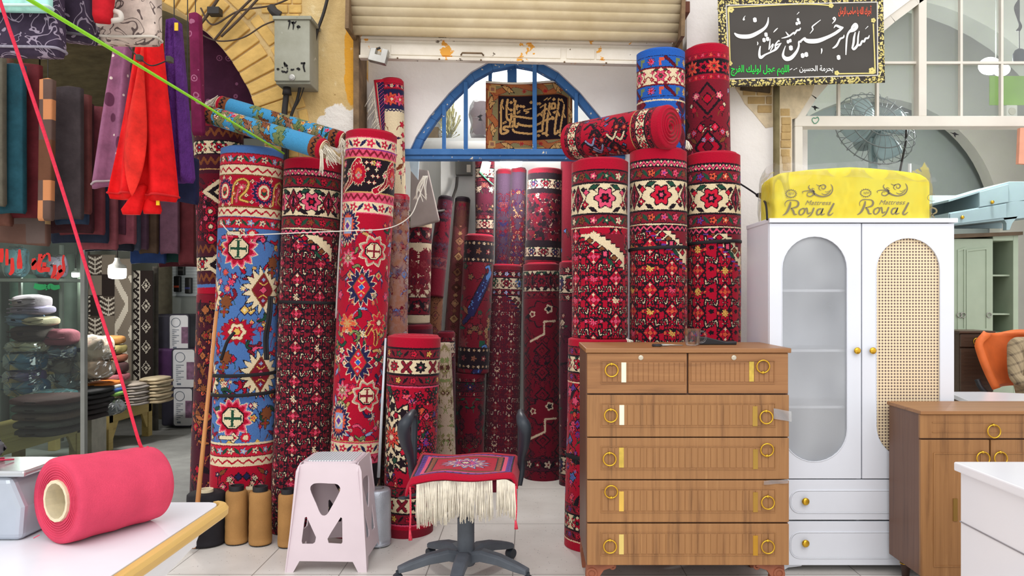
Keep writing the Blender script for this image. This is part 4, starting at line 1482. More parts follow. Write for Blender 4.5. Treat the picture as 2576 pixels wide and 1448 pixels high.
# --- cream and rose carpet leaning in the recess, faded one before it
g = stand(985, 198, 1003, 5.31, 5.31, 62, 62)
c = canvas(*g, 0.36, 'W', 15)
c.floral(22, c.h, ['P', 'C', 'O', 'R', 'B'], 150, (1.2, 3.4), 'A', ('N', 'A', 'T'))
c.guard(2.5, 4, 'C', [('W', 'N'), ('P', 'W')], 4, 'N', 'A')
c.plain(7, 13, 'N')
for k in range(9):
 x = -c.w / 2 + (k + 0.5) * c.w / 9
 c.ros(x, 13.5, 4.6, 7, [(1.05, 'A'), (0.95, 'P' if k % 2 else 'O'), (0.5, 'C'), (0.3, 'W')], 0.2)
c.zig(20, 2.2, 'W', 'N', 2.5)
c.plain(0, 2.5, 'C')
c.wobble(0.5)
rose = roll(c, *g, 'slim cream carpet roll with pink roses leaning in the doorway recess', GL, seed=2)
mb = MB()                                   # loose flap with its fringe
def flap(u, v):
 d_ = 5.25
 w_ = 28 - 20 * v
 return W(968 - w_ * (1 - u), 198 + 3 * (1 - u) + v * 150, d_ - 0.02 * math.sin(u * 3) - 0.01 * v)
nu, nv = 14, 60
vs = [flap(i / nu, j / nv) for j in range(nv + 1) for i in range(nu + 1)]
qd, cs = [], []
for j in range(nv):
 for i in range(nu):
  a = j * (nu + 1) + i
  qd.append((a, a + nu + 1, a + nu + 2, a + 1))
  k = 'C' if i < 3 or j < 3 else ('W' if i == 3 else ('N' if (i + j * 2) % 7 else 'P'))
  cs.append(PLIN[PIDX[k]])
fl = face_mesh('flap', vs, qd, cs, PILE, rose)
fl.modifiers.new('thickness', 'SOLIDIFY').thickness = 0.008
fringe(rose, [W(941, 215, 5.24), W(946, 270, 5.24), W(958, 330, 5.24)], (-0.25, -0.1, -1), 0.10, CREAM, 50, 4, 0.03)
g = stand(1003, 492, 985, 5.12, 5.12, 56, 56)
c = canvas(*g, 0.36, 'H', 16)
c.floral(0, c.h, ['X', 'Z', 'B', 'H', 'D', 'E'], 240, (1.0, 3.0), 'D', ('Z', 'X', 'B'))
c.plain(0, 2.5, 'R')
c.guard(2.5, 6, 'X', [('E', 'Z'), ('Z', 'X')], 5, 'D', 'D')
c.wobble(1.0)
roll(c, *g, 'faded greyish red carpet roll behind the tall crimson one', GL, material=PILE_WORN, seed=5)
# --- two slim pictorial rugs lying across the tops
SKY = mat((232, 226, 214), 0.95, var=0.1, scale=30)
def pictorial(p0, p1, r0, r1, flip, seed, label):
 L = (p1 - p0).length * 100
 c = Rug(2 * math.pi * (r0 + r1) / 2 * 100, L, 0.36, 'S', seed)
 rg = random.Random(seed)
 Y = lambda f: L * (1 - f) if flip else L * f       # f = 0 at the end with open sky
 for f, k in ((0.33, 'F'), (0.52, 'J'), (0.70, 'F'), (0.84, 'J')):
  for x in (-12, -2, 9):
   c.jag(x + rg.uniform(-2, 2), Y(f + rg.uniform(-.03, .03)), 7.5, L * 0.055, 7, [(1.03, 'G'), (0.97, k)], 0.4)
  for q in range(16):
   a, b = rg.uniform(-16, 16), Y(f) + rg.uniform(-1, 1) * L * 0.05
   c.path(spline([(a, b), (a + 1.5, b - 1.5), (a + 3, b), (a + 4.5, b - 1)], 3), 0.15, 'G')
 for f, x in ((0.42, -4), (0.47, 5), (0.60, 1), (0.63, -8)):
  y = Y(f)
  c.jag(x, y, 3.6, 3.0, 6, [(1.1, 'K'), (0.98, 'T' if f < 0.5 else 'H')], 0.4)
  c.leaf(x + 2, y + 3, 3.0, 1.0, 1.0, [(1.3, 'K'), (1, 'T')])
  c.leaf(x - 2, y - 3, 2.6, 0.8, 0.6, [(1.3, 'K'), (1, 'U')])
 for k in range(12):
  c.ros(rg.uniform(-9, 9), Y(rg.uniform(0.68, 0.95)), 1.7, 5, [(1.2, 'A'), (1, rg.choice('WPWY')), (0.4, 'R')], 0.25)
 for k in range(9):
  c.leaf(rg.uniform(-9, 9), Y(rg.uniform(0.86, 0.95)), 2.6, 0.7, rg.uniform(-1, 1), [(1.2, 'K'), (1, 'G')])
 for y0 in (0, L - 6.5):
  c.plain(y0, 6.5, 'T')
  c.zig(y0 + 1.6, 3.4, 'T', 'K', 3)
  c.plain(y0 if y0 == 0 else y0 + 5, 1.6, 'R')
 c.wobble(0.4)
 return roll(c, p0, p1, r0, r1, label, 'slim pictorial rugs on top of the left rolls', bottom=True, lump=0.015, seed=seed, edge='W', back='E')
pA0, pA1 = W(524, 288, 4.80), W(812, 375, 4.62)
ra = pictorial(pA0, pA1, 0.056, 0.064, False, 21, 'slim sky-blue pictorial rug roll in front, lying across the left carpets')
pB0, pB1 = W(556, 262, 5.02), W(858, 352, 4.90)
rb_ = pictorial(pB0, pB1, 0.054, 0.056, True, 22, 'slim sky-blue pictorial rug roll behind, lying against the ochre wall')
fringe(ra, [W(806, 362, 4.60), W(822, 366, 4.60), W(828, 378, 4.60), W(820, 388, 4.59)], (0.35, -0.1, -0.6), 0.11, CREAM, 110, 2, 0.03)
fringe(ra, [W(806, 372, 4.57), W(812, 380, 4.57)], (0.0, -0.05, -1), 0.14, CREAM, 14, 3, 0.008)
fringe(rb_, [W(858, 345, 4.86), W(868, 356, 4.86), W(862, 372, 4.86)], (0.1, -0.1, -1), 0.09, CREAM, 60, 6, 0.03)
fringe(rb_, [W(548, 240, 5.0), W(540, 252, 5.0), W(538, 266, 5.0)], (-0.7, -0.1, -0.7), 0.08, CREAM, 60, 7, 0.03)
# --- right of the doorway
g1b = stand(1506, 857, 1496, 4.62, 4.62, 156, 152)
c = canvas(*g1b, 0.34, 'R', 31)
c.floral(25, c.h - 26, ['R', 'C', 'O', 'P', 'B', 'V'], 150, (1.2, 3.0), 'K', ('K', 'G', 'K'))
for y0 in (4, c.h - 26):
 c.guard(y0, 5, 'A', [('C', 'K'), ('V', 'R')], 7, 'K')
 c.main(y0 + 5.5, 9, 'W', 11, [('R', 'K', 'G')], arrow=False)
 c.guard(y0 + 15, 5, 'A', [('C', 'K'), ('V', 'R')], 7, 'K')
 c.line(y0 + 21, 'W', 0.7)
c.plain(0, 3.6, 'R')
c.wobble()
low = roll(c, *g1b, 'short red carpet roll on the floor against the left side of the brown chest', GR, seed=12)
strap(low, g1b[0], g1b[1], g1b[2], 0.44, STRAP, 0.012)
fringe(low, [W(1575, 851, 4.46), W(1580, 853, 4.46)], (0.6, -0.1, -0.5), 0.04, CREAM, 16, 5, 0.012)
z1 = g1b[1].z + 0.015
g = stand(1509, 398, 1509, 4.62, 4.62, 146, 146, z1)
bijar(g, 0.30, 32, 'crimson carpet roll standing on a short roll, leftmost of the front three', GR,
 [('C', 'W', 'L'), ('P', 'K', 'R')], [('W', 'P'), ('T', 'K'), ('P', 'W'), ('G', 'W')], (-12, 0.45, 19, ('W', 'K', 'R', 'K')), hot='P', ros=('P', 'W', 'P'), zig=False, seam=2.2, x0=3.0)
g2 = stand(1655, 372, 1656, 4.61, 4.61, 143, 146)
bijar(g2, 0.30, 33, 'crimson carpet roll in the middle of the front three, large red flower on cream border', GR,
 [('C', 'N', 'Y'), ('C', 'K', 'P')], [('P', 'R'), ('T', 'R'), ('O', 'K'), ('P', 'V')], (-7, 0.55, 22, ('W', 'K', 'R', 'V')), hot='O', ros=('Y', 'P', 'Y'), straps=((0.755, 0.006),), seam=2.3, x0=2.0)
g3 = stand(1794, 382, 1794, 4.66, 4.66, 134, 136)
bijar(g3, 0.30, 34, 'crimson carpet roll nearest the white wardrobe, red and green flower on cream border', GR,
 [('C', 'F', 'V'), ('C', 'K', 'P')], [('P', 'R'), ('V', 'R'), ('O', 'K'), ('O', 'W')], (-6, 0.55, 24, ('W', 'K', 'R', 'V')), hot='O', ros=('Y', 'V', 'Y'), straps=((0.775, 0.008),), seam=2.3, x0=-1.0)
# blue-topped tall roll and dark red tall roll behind
g = stand(1662, 118, 1664, 4.92, 4.92, 124, 126)
c = canvas(*g, 0.33, 'Q', 35)
c.lattice(34, 100, 17, 20, ['D', 'N', 'A'], 'D')
c.floral(34, 110, ['A', 'D', 'Y', 'N', 'W'], 44, (1.2, 2.6), 'D', ('N', 'D'))
for y in (44, 66, 90):
 for x in (-14, 6, 26, -34):
  c.ros(x + (y % 4), y, 3.4, 8, [(1.1, 'K'), (0.95, 'D'), (0.5, 'P'), (0.3, 'K')], 0.2)
  for a, b in ((0, -6), (0, 6), (-6, 0), (6, 0)):
   c.dia(x + (y % 4) + a, y + b, 1.7, 1.9, [(1.3, 'K'), (1, 'Y'), (0.4, 'A')])
for y0, col in ((4.4, ('O', 'P', 'G')), (22.5, ('Y', 'C', 'O'))):
 c.plain(y0, 7, 'Q')
 n = 8
 for k in range(n):
  x = -c.w / 2 + (k + 0.5) * c.w / n
  if k % 2:
   c.ros(x, y0 + 3.5, 2.6, 8, [(1.15, 'K'), (0.95, 'Y' if k % 4 == 1 else 'P'), (0.4, 'R')], 0.3)
  else:
   c.path([(x - 3, y0 + 1), (x + 3, y0 + 6)], 0.8, 'D', 'K', 0.3)
   for sg, cc in ((-1, 'O'), (1, 'F')):
    c.rect(x + sg * 5.6 - 1.6, x + sg * 5.6 + 1.6, y0 + 1.2, y0 + 3.2, cc)
    c.rect(x + sg * 5.6 - 1.6, x + sg * 5.6, y0 + 1.2, y0 + 6, cc)
 c.line(y0, 'K')
 c.line(y0 + 7, 'K')
c.main(11.8, 10.4, 'W', 16, [('P', 'G', 'R')], 'A', arrow=False)
c.line(32, 'W', 1.0)
c.plain(0, 4.4, 'Q')
c.wobble()
roll(c, *g, 'tall blue-topped carpet roll standing behind the front three', GR, edge='Q', seed=14, squash=0.86)
g = stand(1778, 110, 1792, 4.975, 4.975, 112, 118)
c = canvas(*g, 0.33, 'A', 36)
c.lattice(34, 112, 24, 30, ['R', 'D', 'A'], 'K')
c.floral(24, 116, ['P', 'C', 'D', 'R', 'W', 'L'], 90, (1.2, 3.0), 'K', ('K', 'K', 'T'))
c.guard(5, 3.6, 'R', [('P', 'O'), ('O', 'P')], 5, 'A', 'A')
c.plain(9, 9.5, 'K')
for k in range(6):
 x = -c.w / 2 + (k + 0.5) * c.w / 6 - 3
 c.ros(x, 13.7, 4.6, 8, [(1.05, 'C'), (0.95, 'O'), (0.5, 'R'), (0.25, 'G')], 0.22)
 c.jag(x + 8.5, 14, 4.4, 3.8, 7, [(1, 'R'), (0.5, 'K')], 0.4)
c.guard(18.5, 3.6, 'R', [('P', 'O'), ('O', 'P')], 5, 'A', 'A')
c.plain(0, 5, 'R')
c.wobble()
roll(c, *g, 'tall dark red carpet roll partly behind the black banner', GR, seed=15)
# roll lying across the tops
p0, p1 = W(1440, 357, 4.95), W(1684, 319, 4.44)
c = Rug(2 * math.pi * 0.122 * 100, (p1 - p0).length * 100, 0.30, 'R', 37)
c.floral(18, c.h - 12, ['R', 'K', 'C', 'G', 'B'], 46, (1.4, 3.0), 'K', ('K', 'G', 'N'))
for k in range(9):
 x, y = c.r.uniform(-12, 12), c.r.uniform(20, c.h - 16)
 c.ros(x, y, 3.6, 8, [(1.1, 'K'), (0.95, 'K'), (0.6, 'A'), (0.35, 'O')], 0.2)
 c.path(spline([(x + 3, y), (x + 7, y + 4), (x + 4, y + 8)], 4), 0.9, 'K', 'R', 0.1)
 c.path(spline([(x - 3, y), (x - 7, y + 3), (x - 4, y + 7)], 4), 0.6, 'L' if k % 2 else 'W', 'K', 0.4)
for y0 in (8, c.h - 13):
 c.main(y0 + 1, 6.2, 'W', 9, [('C', 'K', 'W')], 'K', arrow=False)
 c.guard(y0 - 3.4, 4, 'A', [('C', 'K'), ('K', 'R')], 4, 'K')
 c.guard(y0 + 7.4, 3.2, 'A', [('C', 'K'), ('K', 'R')], 4, 'K')
 c.line(y0 + 11, 'U', 0.6)
c.plain(0, 4.6, 'R')
c.plain(c.h - 3, 4, 'R')
c.wobble()
hz = roll(c, p0, p1, 0.115, 0.125, 'red carpet roll lying across the tops of the right rolls with its spiral end showing', GR, bottom=True, lump=0.012, seed=17, seam=-1.9, turns=5)
fringe(hz, [W(1726, 352, 4.46), W(1732, 356, 4.46)], (0.2, -0.1, -1), 0.05, CREAM, 18, 5, 0.012)
# --- carpets inside the shop
def inner(xt, yt, xb, d, wt, wb, zb, label, fn, seed, bg='D', cell=0.52, edge='R', mt=None, db=None, squash=1.0, lump=0.02):
 g = stand(xt, yt, xb, d, db or d, wt, wb, zb)
 c = canvas(*g, cell, bg, seed)
 fn(c)
 for k, q in ('Rw', 'Ce', 'Ph', 'Oi', 'Wg', 'Zz', 'Ty', 'Ii', 'Uu', 'Xh', 'Aw'):     # dyes darkened to imitate the dim light inside the shop
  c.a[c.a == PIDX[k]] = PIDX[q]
 c.wobble(0.5, seed)
 return roll(c, *g, label, GI, edge=edge, material=mt, seed=seed, squash=squash, lump=lump)
def f_floral(cols, bands=None, n=90, size=(1.4, 3.2), ol='K', leaves=('K', 'G'), lines=('A',), b=16, foot=True):
 def fn(c):
  c.floral(b, c.h, cols, n, size, ol, leaves)
  for y0 in ((2.5, c.h - b) if foot else (2.5,)):
   if bands:
    c.guard(y0, b * 0.22, lines[0], [('W', 'R'), ('P', 'K')], 6, 'K')
    c.main(y0 + b * 0.24, b * 0.46, bands, 12, [('R', 'K', 'W'), ('N', 'R', 'W')], 'K', arrow=False)
    c.guard(y0 + b * 0.72, b * 0.2, lines[0], [('W', 'R'), ('P', 'K')], 6, 'K')
  c.plain(0, 2.6, 'R')
 return fn
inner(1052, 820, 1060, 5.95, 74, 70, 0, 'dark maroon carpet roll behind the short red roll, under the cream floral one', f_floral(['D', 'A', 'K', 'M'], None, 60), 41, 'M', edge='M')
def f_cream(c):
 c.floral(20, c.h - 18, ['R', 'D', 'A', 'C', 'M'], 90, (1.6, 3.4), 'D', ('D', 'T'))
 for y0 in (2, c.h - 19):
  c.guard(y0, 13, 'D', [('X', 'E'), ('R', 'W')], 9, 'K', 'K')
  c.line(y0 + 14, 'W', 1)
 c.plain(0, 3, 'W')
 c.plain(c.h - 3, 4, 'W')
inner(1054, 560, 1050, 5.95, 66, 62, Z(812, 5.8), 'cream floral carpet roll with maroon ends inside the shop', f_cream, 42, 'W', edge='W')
def f_dull(c):
 c.floral(8, c.h - 22, ['D', 'X', 'Z', 'A'], 60, (1.4, 3), 'M', ('M', 'K'))
 for y0 in (12, c.h - 42):
  c.zig(y0, 4, 'M', 'Z', 4)
 c.guard(c.h - 30, 9, 'X', [('Z', 'D'), ('D', 'Z')], 9, 'M', 'M')
 c.guard(2, 7, 'M', [('Z', 'D'), ('X', 'Z')], 8, 'M', 'M')
 c.plain(0, 2, 'K')
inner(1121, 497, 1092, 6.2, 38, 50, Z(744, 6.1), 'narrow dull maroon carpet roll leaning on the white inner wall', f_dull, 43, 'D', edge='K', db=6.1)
def f_rust(c):
 c.lattice(2, c.h, 10, 12, ['I', 'X', 'I'], 'T')
inner(1098, 748, 1092, 6.12, 34, 36, Z(815, 6.1) - 0.1, 'small rust-coloured carpet roll under the dull maroon one', f_rust, 44, 'I', edge='T')
def f_lat(c):
 c.lattice(24, c.h * 0.55, 9, 13, ['U', 'I', 'T', 'H'], 'T')
 c.plain(0, 24, 'T')
 c.floral(3, 24, ['M', 'X', 'D'], 24, (1, 2), 'M', ('M', 'T'))
 c.plain(0, 3, 'K')
 c.floral(c.h * 0.55, c.h, ['D', 'X', 'H'], 30, (1.4, 3), 'M', ('M', 'T'))
inner(1164, 499, 1112, 6.58, 40, 48, 0, 'brown carpet roll with gold lattice leaning on the white inner pier', f_lat, 45, 'X', edge='K', db=6.36)
g_i5 = (1183, 942, 1180, 6.25, 74, 78, 0)
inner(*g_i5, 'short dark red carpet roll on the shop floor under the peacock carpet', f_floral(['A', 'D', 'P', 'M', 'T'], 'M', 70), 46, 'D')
def f_pea(c):
 c.floral(20, c.h, ['C', 'P', 'O', 'R', 'G'], 60, (1.4, 3), 'K', ('G', 'D'))
 for y in (45, 108):
  c.path(spline([(9, y - 12), (2, y + 2), (-5, y + 18), (-10, y + 24)], 6), [3.3] * 6 + [3.2] * 6 + [1.6] * 7, 'N', 'K', 0.7)
  for k in range(26):
   t = k / 26
   c.disc(9 - 14 * t + c.r.uniform(-2.5, 2.5), y - 12 + 26 * t, 0.55, [(1, 'B')])
  c.path(spline([(9, y - 12), (12, y - 16), (10, y - 21), (7, y - 20)], 5), [2.0] * 6 + [1.0] * 5 + [0.8] * 5, 'B', 'K', 0.5)
  c.leaf(-9, y + 14, 4.5, 1.6, 0.9, [(1.1, 'K'), (1, 'O')])
  for k in range(6):
   c.ros(10 + c.r.uniform(-4, 4), y + 22 + k * 4, 2.4, 6, [(1.1, 'K'), (1, 'U'), (0.4, 'O')], 0.2)
  c.ros(-10, y + 40, 5, 8, [(1.1, 'A'), (1, 'P'), (0.6, 'C'), (0.3, 'P')], 0.25)
  c.ros(11, y + 46, 5, 8, [(1.1, 'A'), (1, 'P'), (0.6, 'C'), (0.3, 'P')], 0.25)
  c.rect(4, 9, y + 38, y + 43, 'G')
 for y0 in (4, c.h - 20):
  c.guard(y0, 4, 'K', [('W', 'U'), ('U', 'W')], 4, 'K')
  c.guard(y0 + 4.5, 8, 'K', [('P', 'A'), ('O', 'P'), ('C', 'W')], 9, 'K')
  c.guard(y0 + 13, 4, 'K', [('W', 'U'), ('U', 'W')], 4, 'K')
 c.plain(0, 4, 'R')
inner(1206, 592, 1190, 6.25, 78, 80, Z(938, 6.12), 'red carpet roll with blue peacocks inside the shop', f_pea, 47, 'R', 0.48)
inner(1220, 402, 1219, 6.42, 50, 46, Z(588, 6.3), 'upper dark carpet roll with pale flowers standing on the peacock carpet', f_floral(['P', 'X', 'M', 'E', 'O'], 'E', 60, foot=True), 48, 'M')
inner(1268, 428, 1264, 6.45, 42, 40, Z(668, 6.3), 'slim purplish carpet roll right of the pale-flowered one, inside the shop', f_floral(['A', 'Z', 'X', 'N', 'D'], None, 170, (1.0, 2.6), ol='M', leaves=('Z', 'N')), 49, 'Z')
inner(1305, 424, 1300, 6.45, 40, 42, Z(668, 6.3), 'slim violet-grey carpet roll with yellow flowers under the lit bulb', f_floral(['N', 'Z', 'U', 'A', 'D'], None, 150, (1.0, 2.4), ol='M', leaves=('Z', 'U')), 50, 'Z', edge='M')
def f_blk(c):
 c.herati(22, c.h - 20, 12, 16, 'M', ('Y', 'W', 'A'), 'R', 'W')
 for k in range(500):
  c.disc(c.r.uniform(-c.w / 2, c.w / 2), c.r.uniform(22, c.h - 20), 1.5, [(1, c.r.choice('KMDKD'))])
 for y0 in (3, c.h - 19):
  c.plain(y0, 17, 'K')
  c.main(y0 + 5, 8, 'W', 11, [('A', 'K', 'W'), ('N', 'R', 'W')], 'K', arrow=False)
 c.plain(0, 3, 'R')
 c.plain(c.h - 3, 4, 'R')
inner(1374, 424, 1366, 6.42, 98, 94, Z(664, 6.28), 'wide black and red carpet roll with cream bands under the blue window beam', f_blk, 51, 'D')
def f_low(c):
 c.herati(24, c.h - 8, 12, 20, 'M', ('P', 'W', 'P'), 'P', 'E')
 c.spandrel(25, 2, 0.6, 14, ('W', 'K', 'R', 'N'))
 c.guard(3.5, 6, 'D', [('W', 'R'), ('L', 'P')], 6, 'K')
 c.main(9.8, 9, 'W', 13, [('R', 'K', 'W'), ('B', 'N', 'R'), ('G', 'R', 'W')], 'K', arrow=False)
 c.guard(19, 5, 'D', [('W', 'R'), ('L', 'P')], 6, 'K')
 c.plain(0, 3, 'R')
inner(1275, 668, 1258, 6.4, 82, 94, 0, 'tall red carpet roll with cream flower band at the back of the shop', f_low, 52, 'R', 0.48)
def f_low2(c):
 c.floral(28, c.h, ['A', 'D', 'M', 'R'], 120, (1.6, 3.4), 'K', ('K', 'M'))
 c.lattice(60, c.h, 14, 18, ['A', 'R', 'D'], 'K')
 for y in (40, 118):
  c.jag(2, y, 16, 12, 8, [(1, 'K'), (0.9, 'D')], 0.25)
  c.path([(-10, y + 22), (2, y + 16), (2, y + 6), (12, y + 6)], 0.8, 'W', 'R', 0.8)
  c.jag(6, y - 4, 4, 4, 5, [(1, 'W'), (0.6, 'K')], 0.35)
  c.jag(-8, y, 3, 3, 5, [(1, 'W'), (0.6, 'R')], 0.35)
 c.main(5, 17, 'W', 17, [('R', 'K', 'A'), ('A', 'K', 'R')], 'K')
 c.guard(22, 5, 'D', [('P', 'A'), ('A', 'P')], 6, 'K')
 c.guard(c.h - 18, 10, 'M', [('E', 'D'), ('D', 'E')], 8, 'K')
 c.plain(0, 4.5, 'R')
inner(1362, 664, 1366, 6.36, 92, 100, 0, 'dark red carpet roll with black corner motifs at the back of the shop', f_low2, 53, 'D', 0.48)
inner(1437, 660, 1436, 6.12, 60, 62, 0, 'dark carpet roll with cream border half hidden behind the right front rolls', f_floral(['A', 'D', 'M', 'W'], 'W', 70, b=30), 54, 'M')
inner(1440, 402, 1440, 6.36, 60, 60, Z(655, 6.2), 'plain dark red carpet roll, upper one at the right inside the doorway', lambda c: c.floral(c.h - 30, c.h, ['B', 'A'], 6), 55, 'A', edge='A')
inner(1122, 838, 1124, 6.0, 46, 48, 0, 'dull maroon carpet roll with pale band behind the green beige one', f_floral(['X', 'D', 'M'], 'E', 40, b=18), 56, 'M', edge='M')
def f_green(c):
 c.floral(0, c.h, ['J', 'E', 'F', 'T'], 90, (1.2, 2.6), 'J', ('T', 'J', 'F'))
inner(1118, 868, 1124, 5.55, 34, 58, 0, 'leaning pale green beige floral carpet roll beside the short red one', f_green, 57, 'E', edge='E', db=5.4)
# ------------------------------------------------------------------ furniture on the street side
GOLD = mat((222, 176, 58), 0.25, 0.9, var=0.1)
GOLDTAPE = mat((216, 184, 84), 0.3, 0.6, var=0.2, scale=30)
PALETAPE = mat((248, 242, 214), 0.3, 0.1, var=0.05)
WOOD_V = wood((158, 112, 68), (104, 68, 40), (186, 140, 90), 'z', 'brown_wood_grain_upright')
WOOD_H = wood((158, 110, 68), (100, 64, 38), (184, 136, 86), 'x', 'brown_wood_grain_level')
WOOD_SIDE = wood((112, 78, 60), (82, 54, 42), (128, 94, 74), 'z', 'dull_wood_grain_side')
WHITE = mat((229, 233, 241), 0.35, var=0.03, scale=3)
FOOTW = mat((150, 88, 62), 0.55, var=0.2, scale=20)
def ring_pull(parent, x, y, z, up=False, r=0.031):
 """knob with a hanging (or flipped-up) ring"""
 kn = MB().lathe([(0.007, 0), (0.0075, 0.008), (0.005, 0.012)], (x, y, z), 12, (0, -1, 0)).build('ring_handle', GOLD, parent, smooth=True)
 s = 1 if up else -1
 MB().torus((x, y - 0.010, z + s * r * 0.95), r, 0.0036, (0, 1, 0.08 * s), 30, 8).build('ring', GOLD, kn, smooth=True)
def drawer(parent, x0, x1, z0, z1, y, m, inset, slats, name='drawer'):
 mb = MB().box(x0, x1, y, y + 0.02, z0, z1)
 d = mb.build(name, m, parent, bevel=0.003)
 a0, a1, b0, b1 = inset
 g = MB()
 t = 0.0035
 for k in range(slats):                   # grooved panel: raised staves between fine grooves
  u0, u1 = a0 + (a1 - a0) * k / slats, a0 + (a1 - a0) * (k + 1) / slats
  g.box(u0 + 0.0016, u1 - 0.0016, y - 0.0025, y + 0.002, b0 + 0.004, b1 - 0.004)
 g.frame([(a0 - 0.006, b0 - 0.006), (a1 + 0.006, b0 - 0.006), (a1 + 0.006, b1 + 0.006), (a0 - 0.006, b1 + 0.006)],
   [(a0 - 0.002, b0 - 0.002), (a1 + 0.002, b0 - 0.002), (a1 + 0.002, b1 + 0.002), (a0 - 0.002, b1 + 0.002)], y - 0.0035, y + 0.002)
 g.build('grooved_panel', m, d, bevel=0.001, seg=1)
 return d
dc = 3.8
ch = thing('chest_of_drawers', 'brown wooden chest of drawers with gold ring handles before the right carpets', 'chest of drawers', (0.78, 4.05, 0))
x0, x1 = X(1475, dc), X(1986, dc)
zt, zb = Z(876, dc), Z(1424, dc)
mb = MB().box(x0, x1, dc + 0.022, 4.30, zb, zt - 0.01)
mb.build('body', WOOD_SIDE, ch, bevel=0.003)
MB().box(x0 - 0.004, x1 + 0.006, dc - 0.012, 4.31, Z(887, dc), Z(875, dc)).build('top_board', WOOD_H, ch, bevel=0.004)
rows = [(888, 989), (993, 1098), (1101, 1205), (1208, 1313), (1317, 1421)]
yd = dc
for i, (a, b) in enumerate(rows):
 if i == 0:
  parts = [(1477, 1728, (1514, 1722, 909, 962), 16, WOOD_H), (1732, 1983, (1738, 1946, 909, 962), 17, WOOD_H)]
 else:
  h = b - a
  parts = [(1477, 1985, (1514, 1948, a + 23, b - 27), 27, WOOD_V)]
 for j, (p0, p1, ins, ns, m) in enumerate(parts):
  d = drawer(ch, X(p0, yd), X(p1, yd), Z(b, yd), Z(a, yd), yd, m,
    (X(ins[0], yd), X(ins[1], yd), Z(ins[3], yd), Z(ins[2], yd)), ns)
  if i == 0:
   mb = MB().lathe([(0.012, 0), (0.012, 0.003), (0.006, 0.004), (0.006, 0.006)], (X((1612, 1846)[j], yd), yd, Z(899, yd)), 18, (0, -1, 0))
   lk = mb.build('lock', mat((206, 196, 176), 0.3, 0.7), d, smooth=False)
  hs = [((1538, 923, False), (1569, 936, PALETAPE)), ((1918, 930, True), (1890, 934, GOLDTAPE))]
  if i == 0:
   use = [hs[j]]
  else:
   use = [[((1536, 1030, 0), (1564, 1043, PALETAPE)), ((1926, 1034, 0), (1899, 1046, mat((178, 142, 62), 0.35, 0.3)))],
    [((1533, 1139, 0), (1563, 1150, GOLDTAPE)), ((1928, 1145, 1), (1900, 1154, mat((170, 134, 56), 0.35, 0.3)))],
    [((1537, 1250, 1), (1563, 1260, mat((228, 186, 84), 0.4, 0.2))), ((1930, 1248, 0), (1900, 1262, mat((170, 130, 52), 0.35, 0.3)))],
    [((1534, 1358, 0), (1563, 1368, mat((226, 200, 116), 0.4, 0.2))), ((1930, 1359, 0), (1900, 1371, mat((190, 140, 40), 0.35, 0.3)))]][i - 1]
  for (hx, hy, up), (tx, ty, tm) in use:
   ring_pull(d, X(hx, yd), yd - 0.003, Z(hy + 6 if up else hy - 8, yd) if i == 0 else Z(hy - 1 if not up else hy, yd), bool(up))
   MB().box(X(tx - 6, yd), X(tx + 6, yd), yd - 0.0042, yd, Z(ty + 25, yd), Z(ty - 25, yd)).build('price_tape', tm, d)
# clear packing tape left on the right edge
TAPE = thin_glass((236, 232, 224), 1.6, 0.25, 'packing_tape')
MB().grid(lambda u, v: (X(1945 + 45 * u, yd), yd - 0.006 - 0.004 * math.sin(u * 7 + v * 3), Z(1052 - 26 * v + 8 * u, yd)), 10, 6).build('clear_tape', TAPE, ch, smooth=True, fix=False)
MB().grid(lambda u, v: (X(1920 + 62 * u, yd), yd - 0.006 - 0.004 * math.sin(u * 9 + v * 2), Z(1218 - 10 * v - 4 * u, yd)), 10, 3).build('clear_tape', TAPE, ch, smooth=True, fix=False)
for px, py_ in ((1495, 0), (1960, 0), (1495, 1), (1960, 1)):   # carved scroll feet
 cx_ = X(px, dc)
 yy = dc + 0.03 if not py_ else 4.22
 s = 1 if px < 1700 else -1
 mb = MB()
 prof = [(-0.035 * s, zb), (0.10 * s, zb), (0.105 * s, zb - 0.012), (0.075 * s, zb - 0.022), (0.05 * s, zb - 0.03), (0.03 * s, zb - 0.06), (0.036 * s, zb - 0.10), (0.02 * s, 0.0), (-0.03 * s, 0.0), (-0.04 * s, zb - 0.06)]
 mb.prism([(cx_ + a, b) for a, b in prof], yy, yy + 0.05)
 mb.torus((cx_ + 0.095 * s, yy + 0.02, zb - 0.016), 0.012, 0.007, (0, 1, 0), 16, 8)
 mb.torus((cx_ - 0.01 * s, yy + 0.0, zb - 0.045), 0.022, 0.008, (0, 1, 0), 18, 8)
 mb.build('scroll_foot', FOOTW, ch, bevel=0.006)
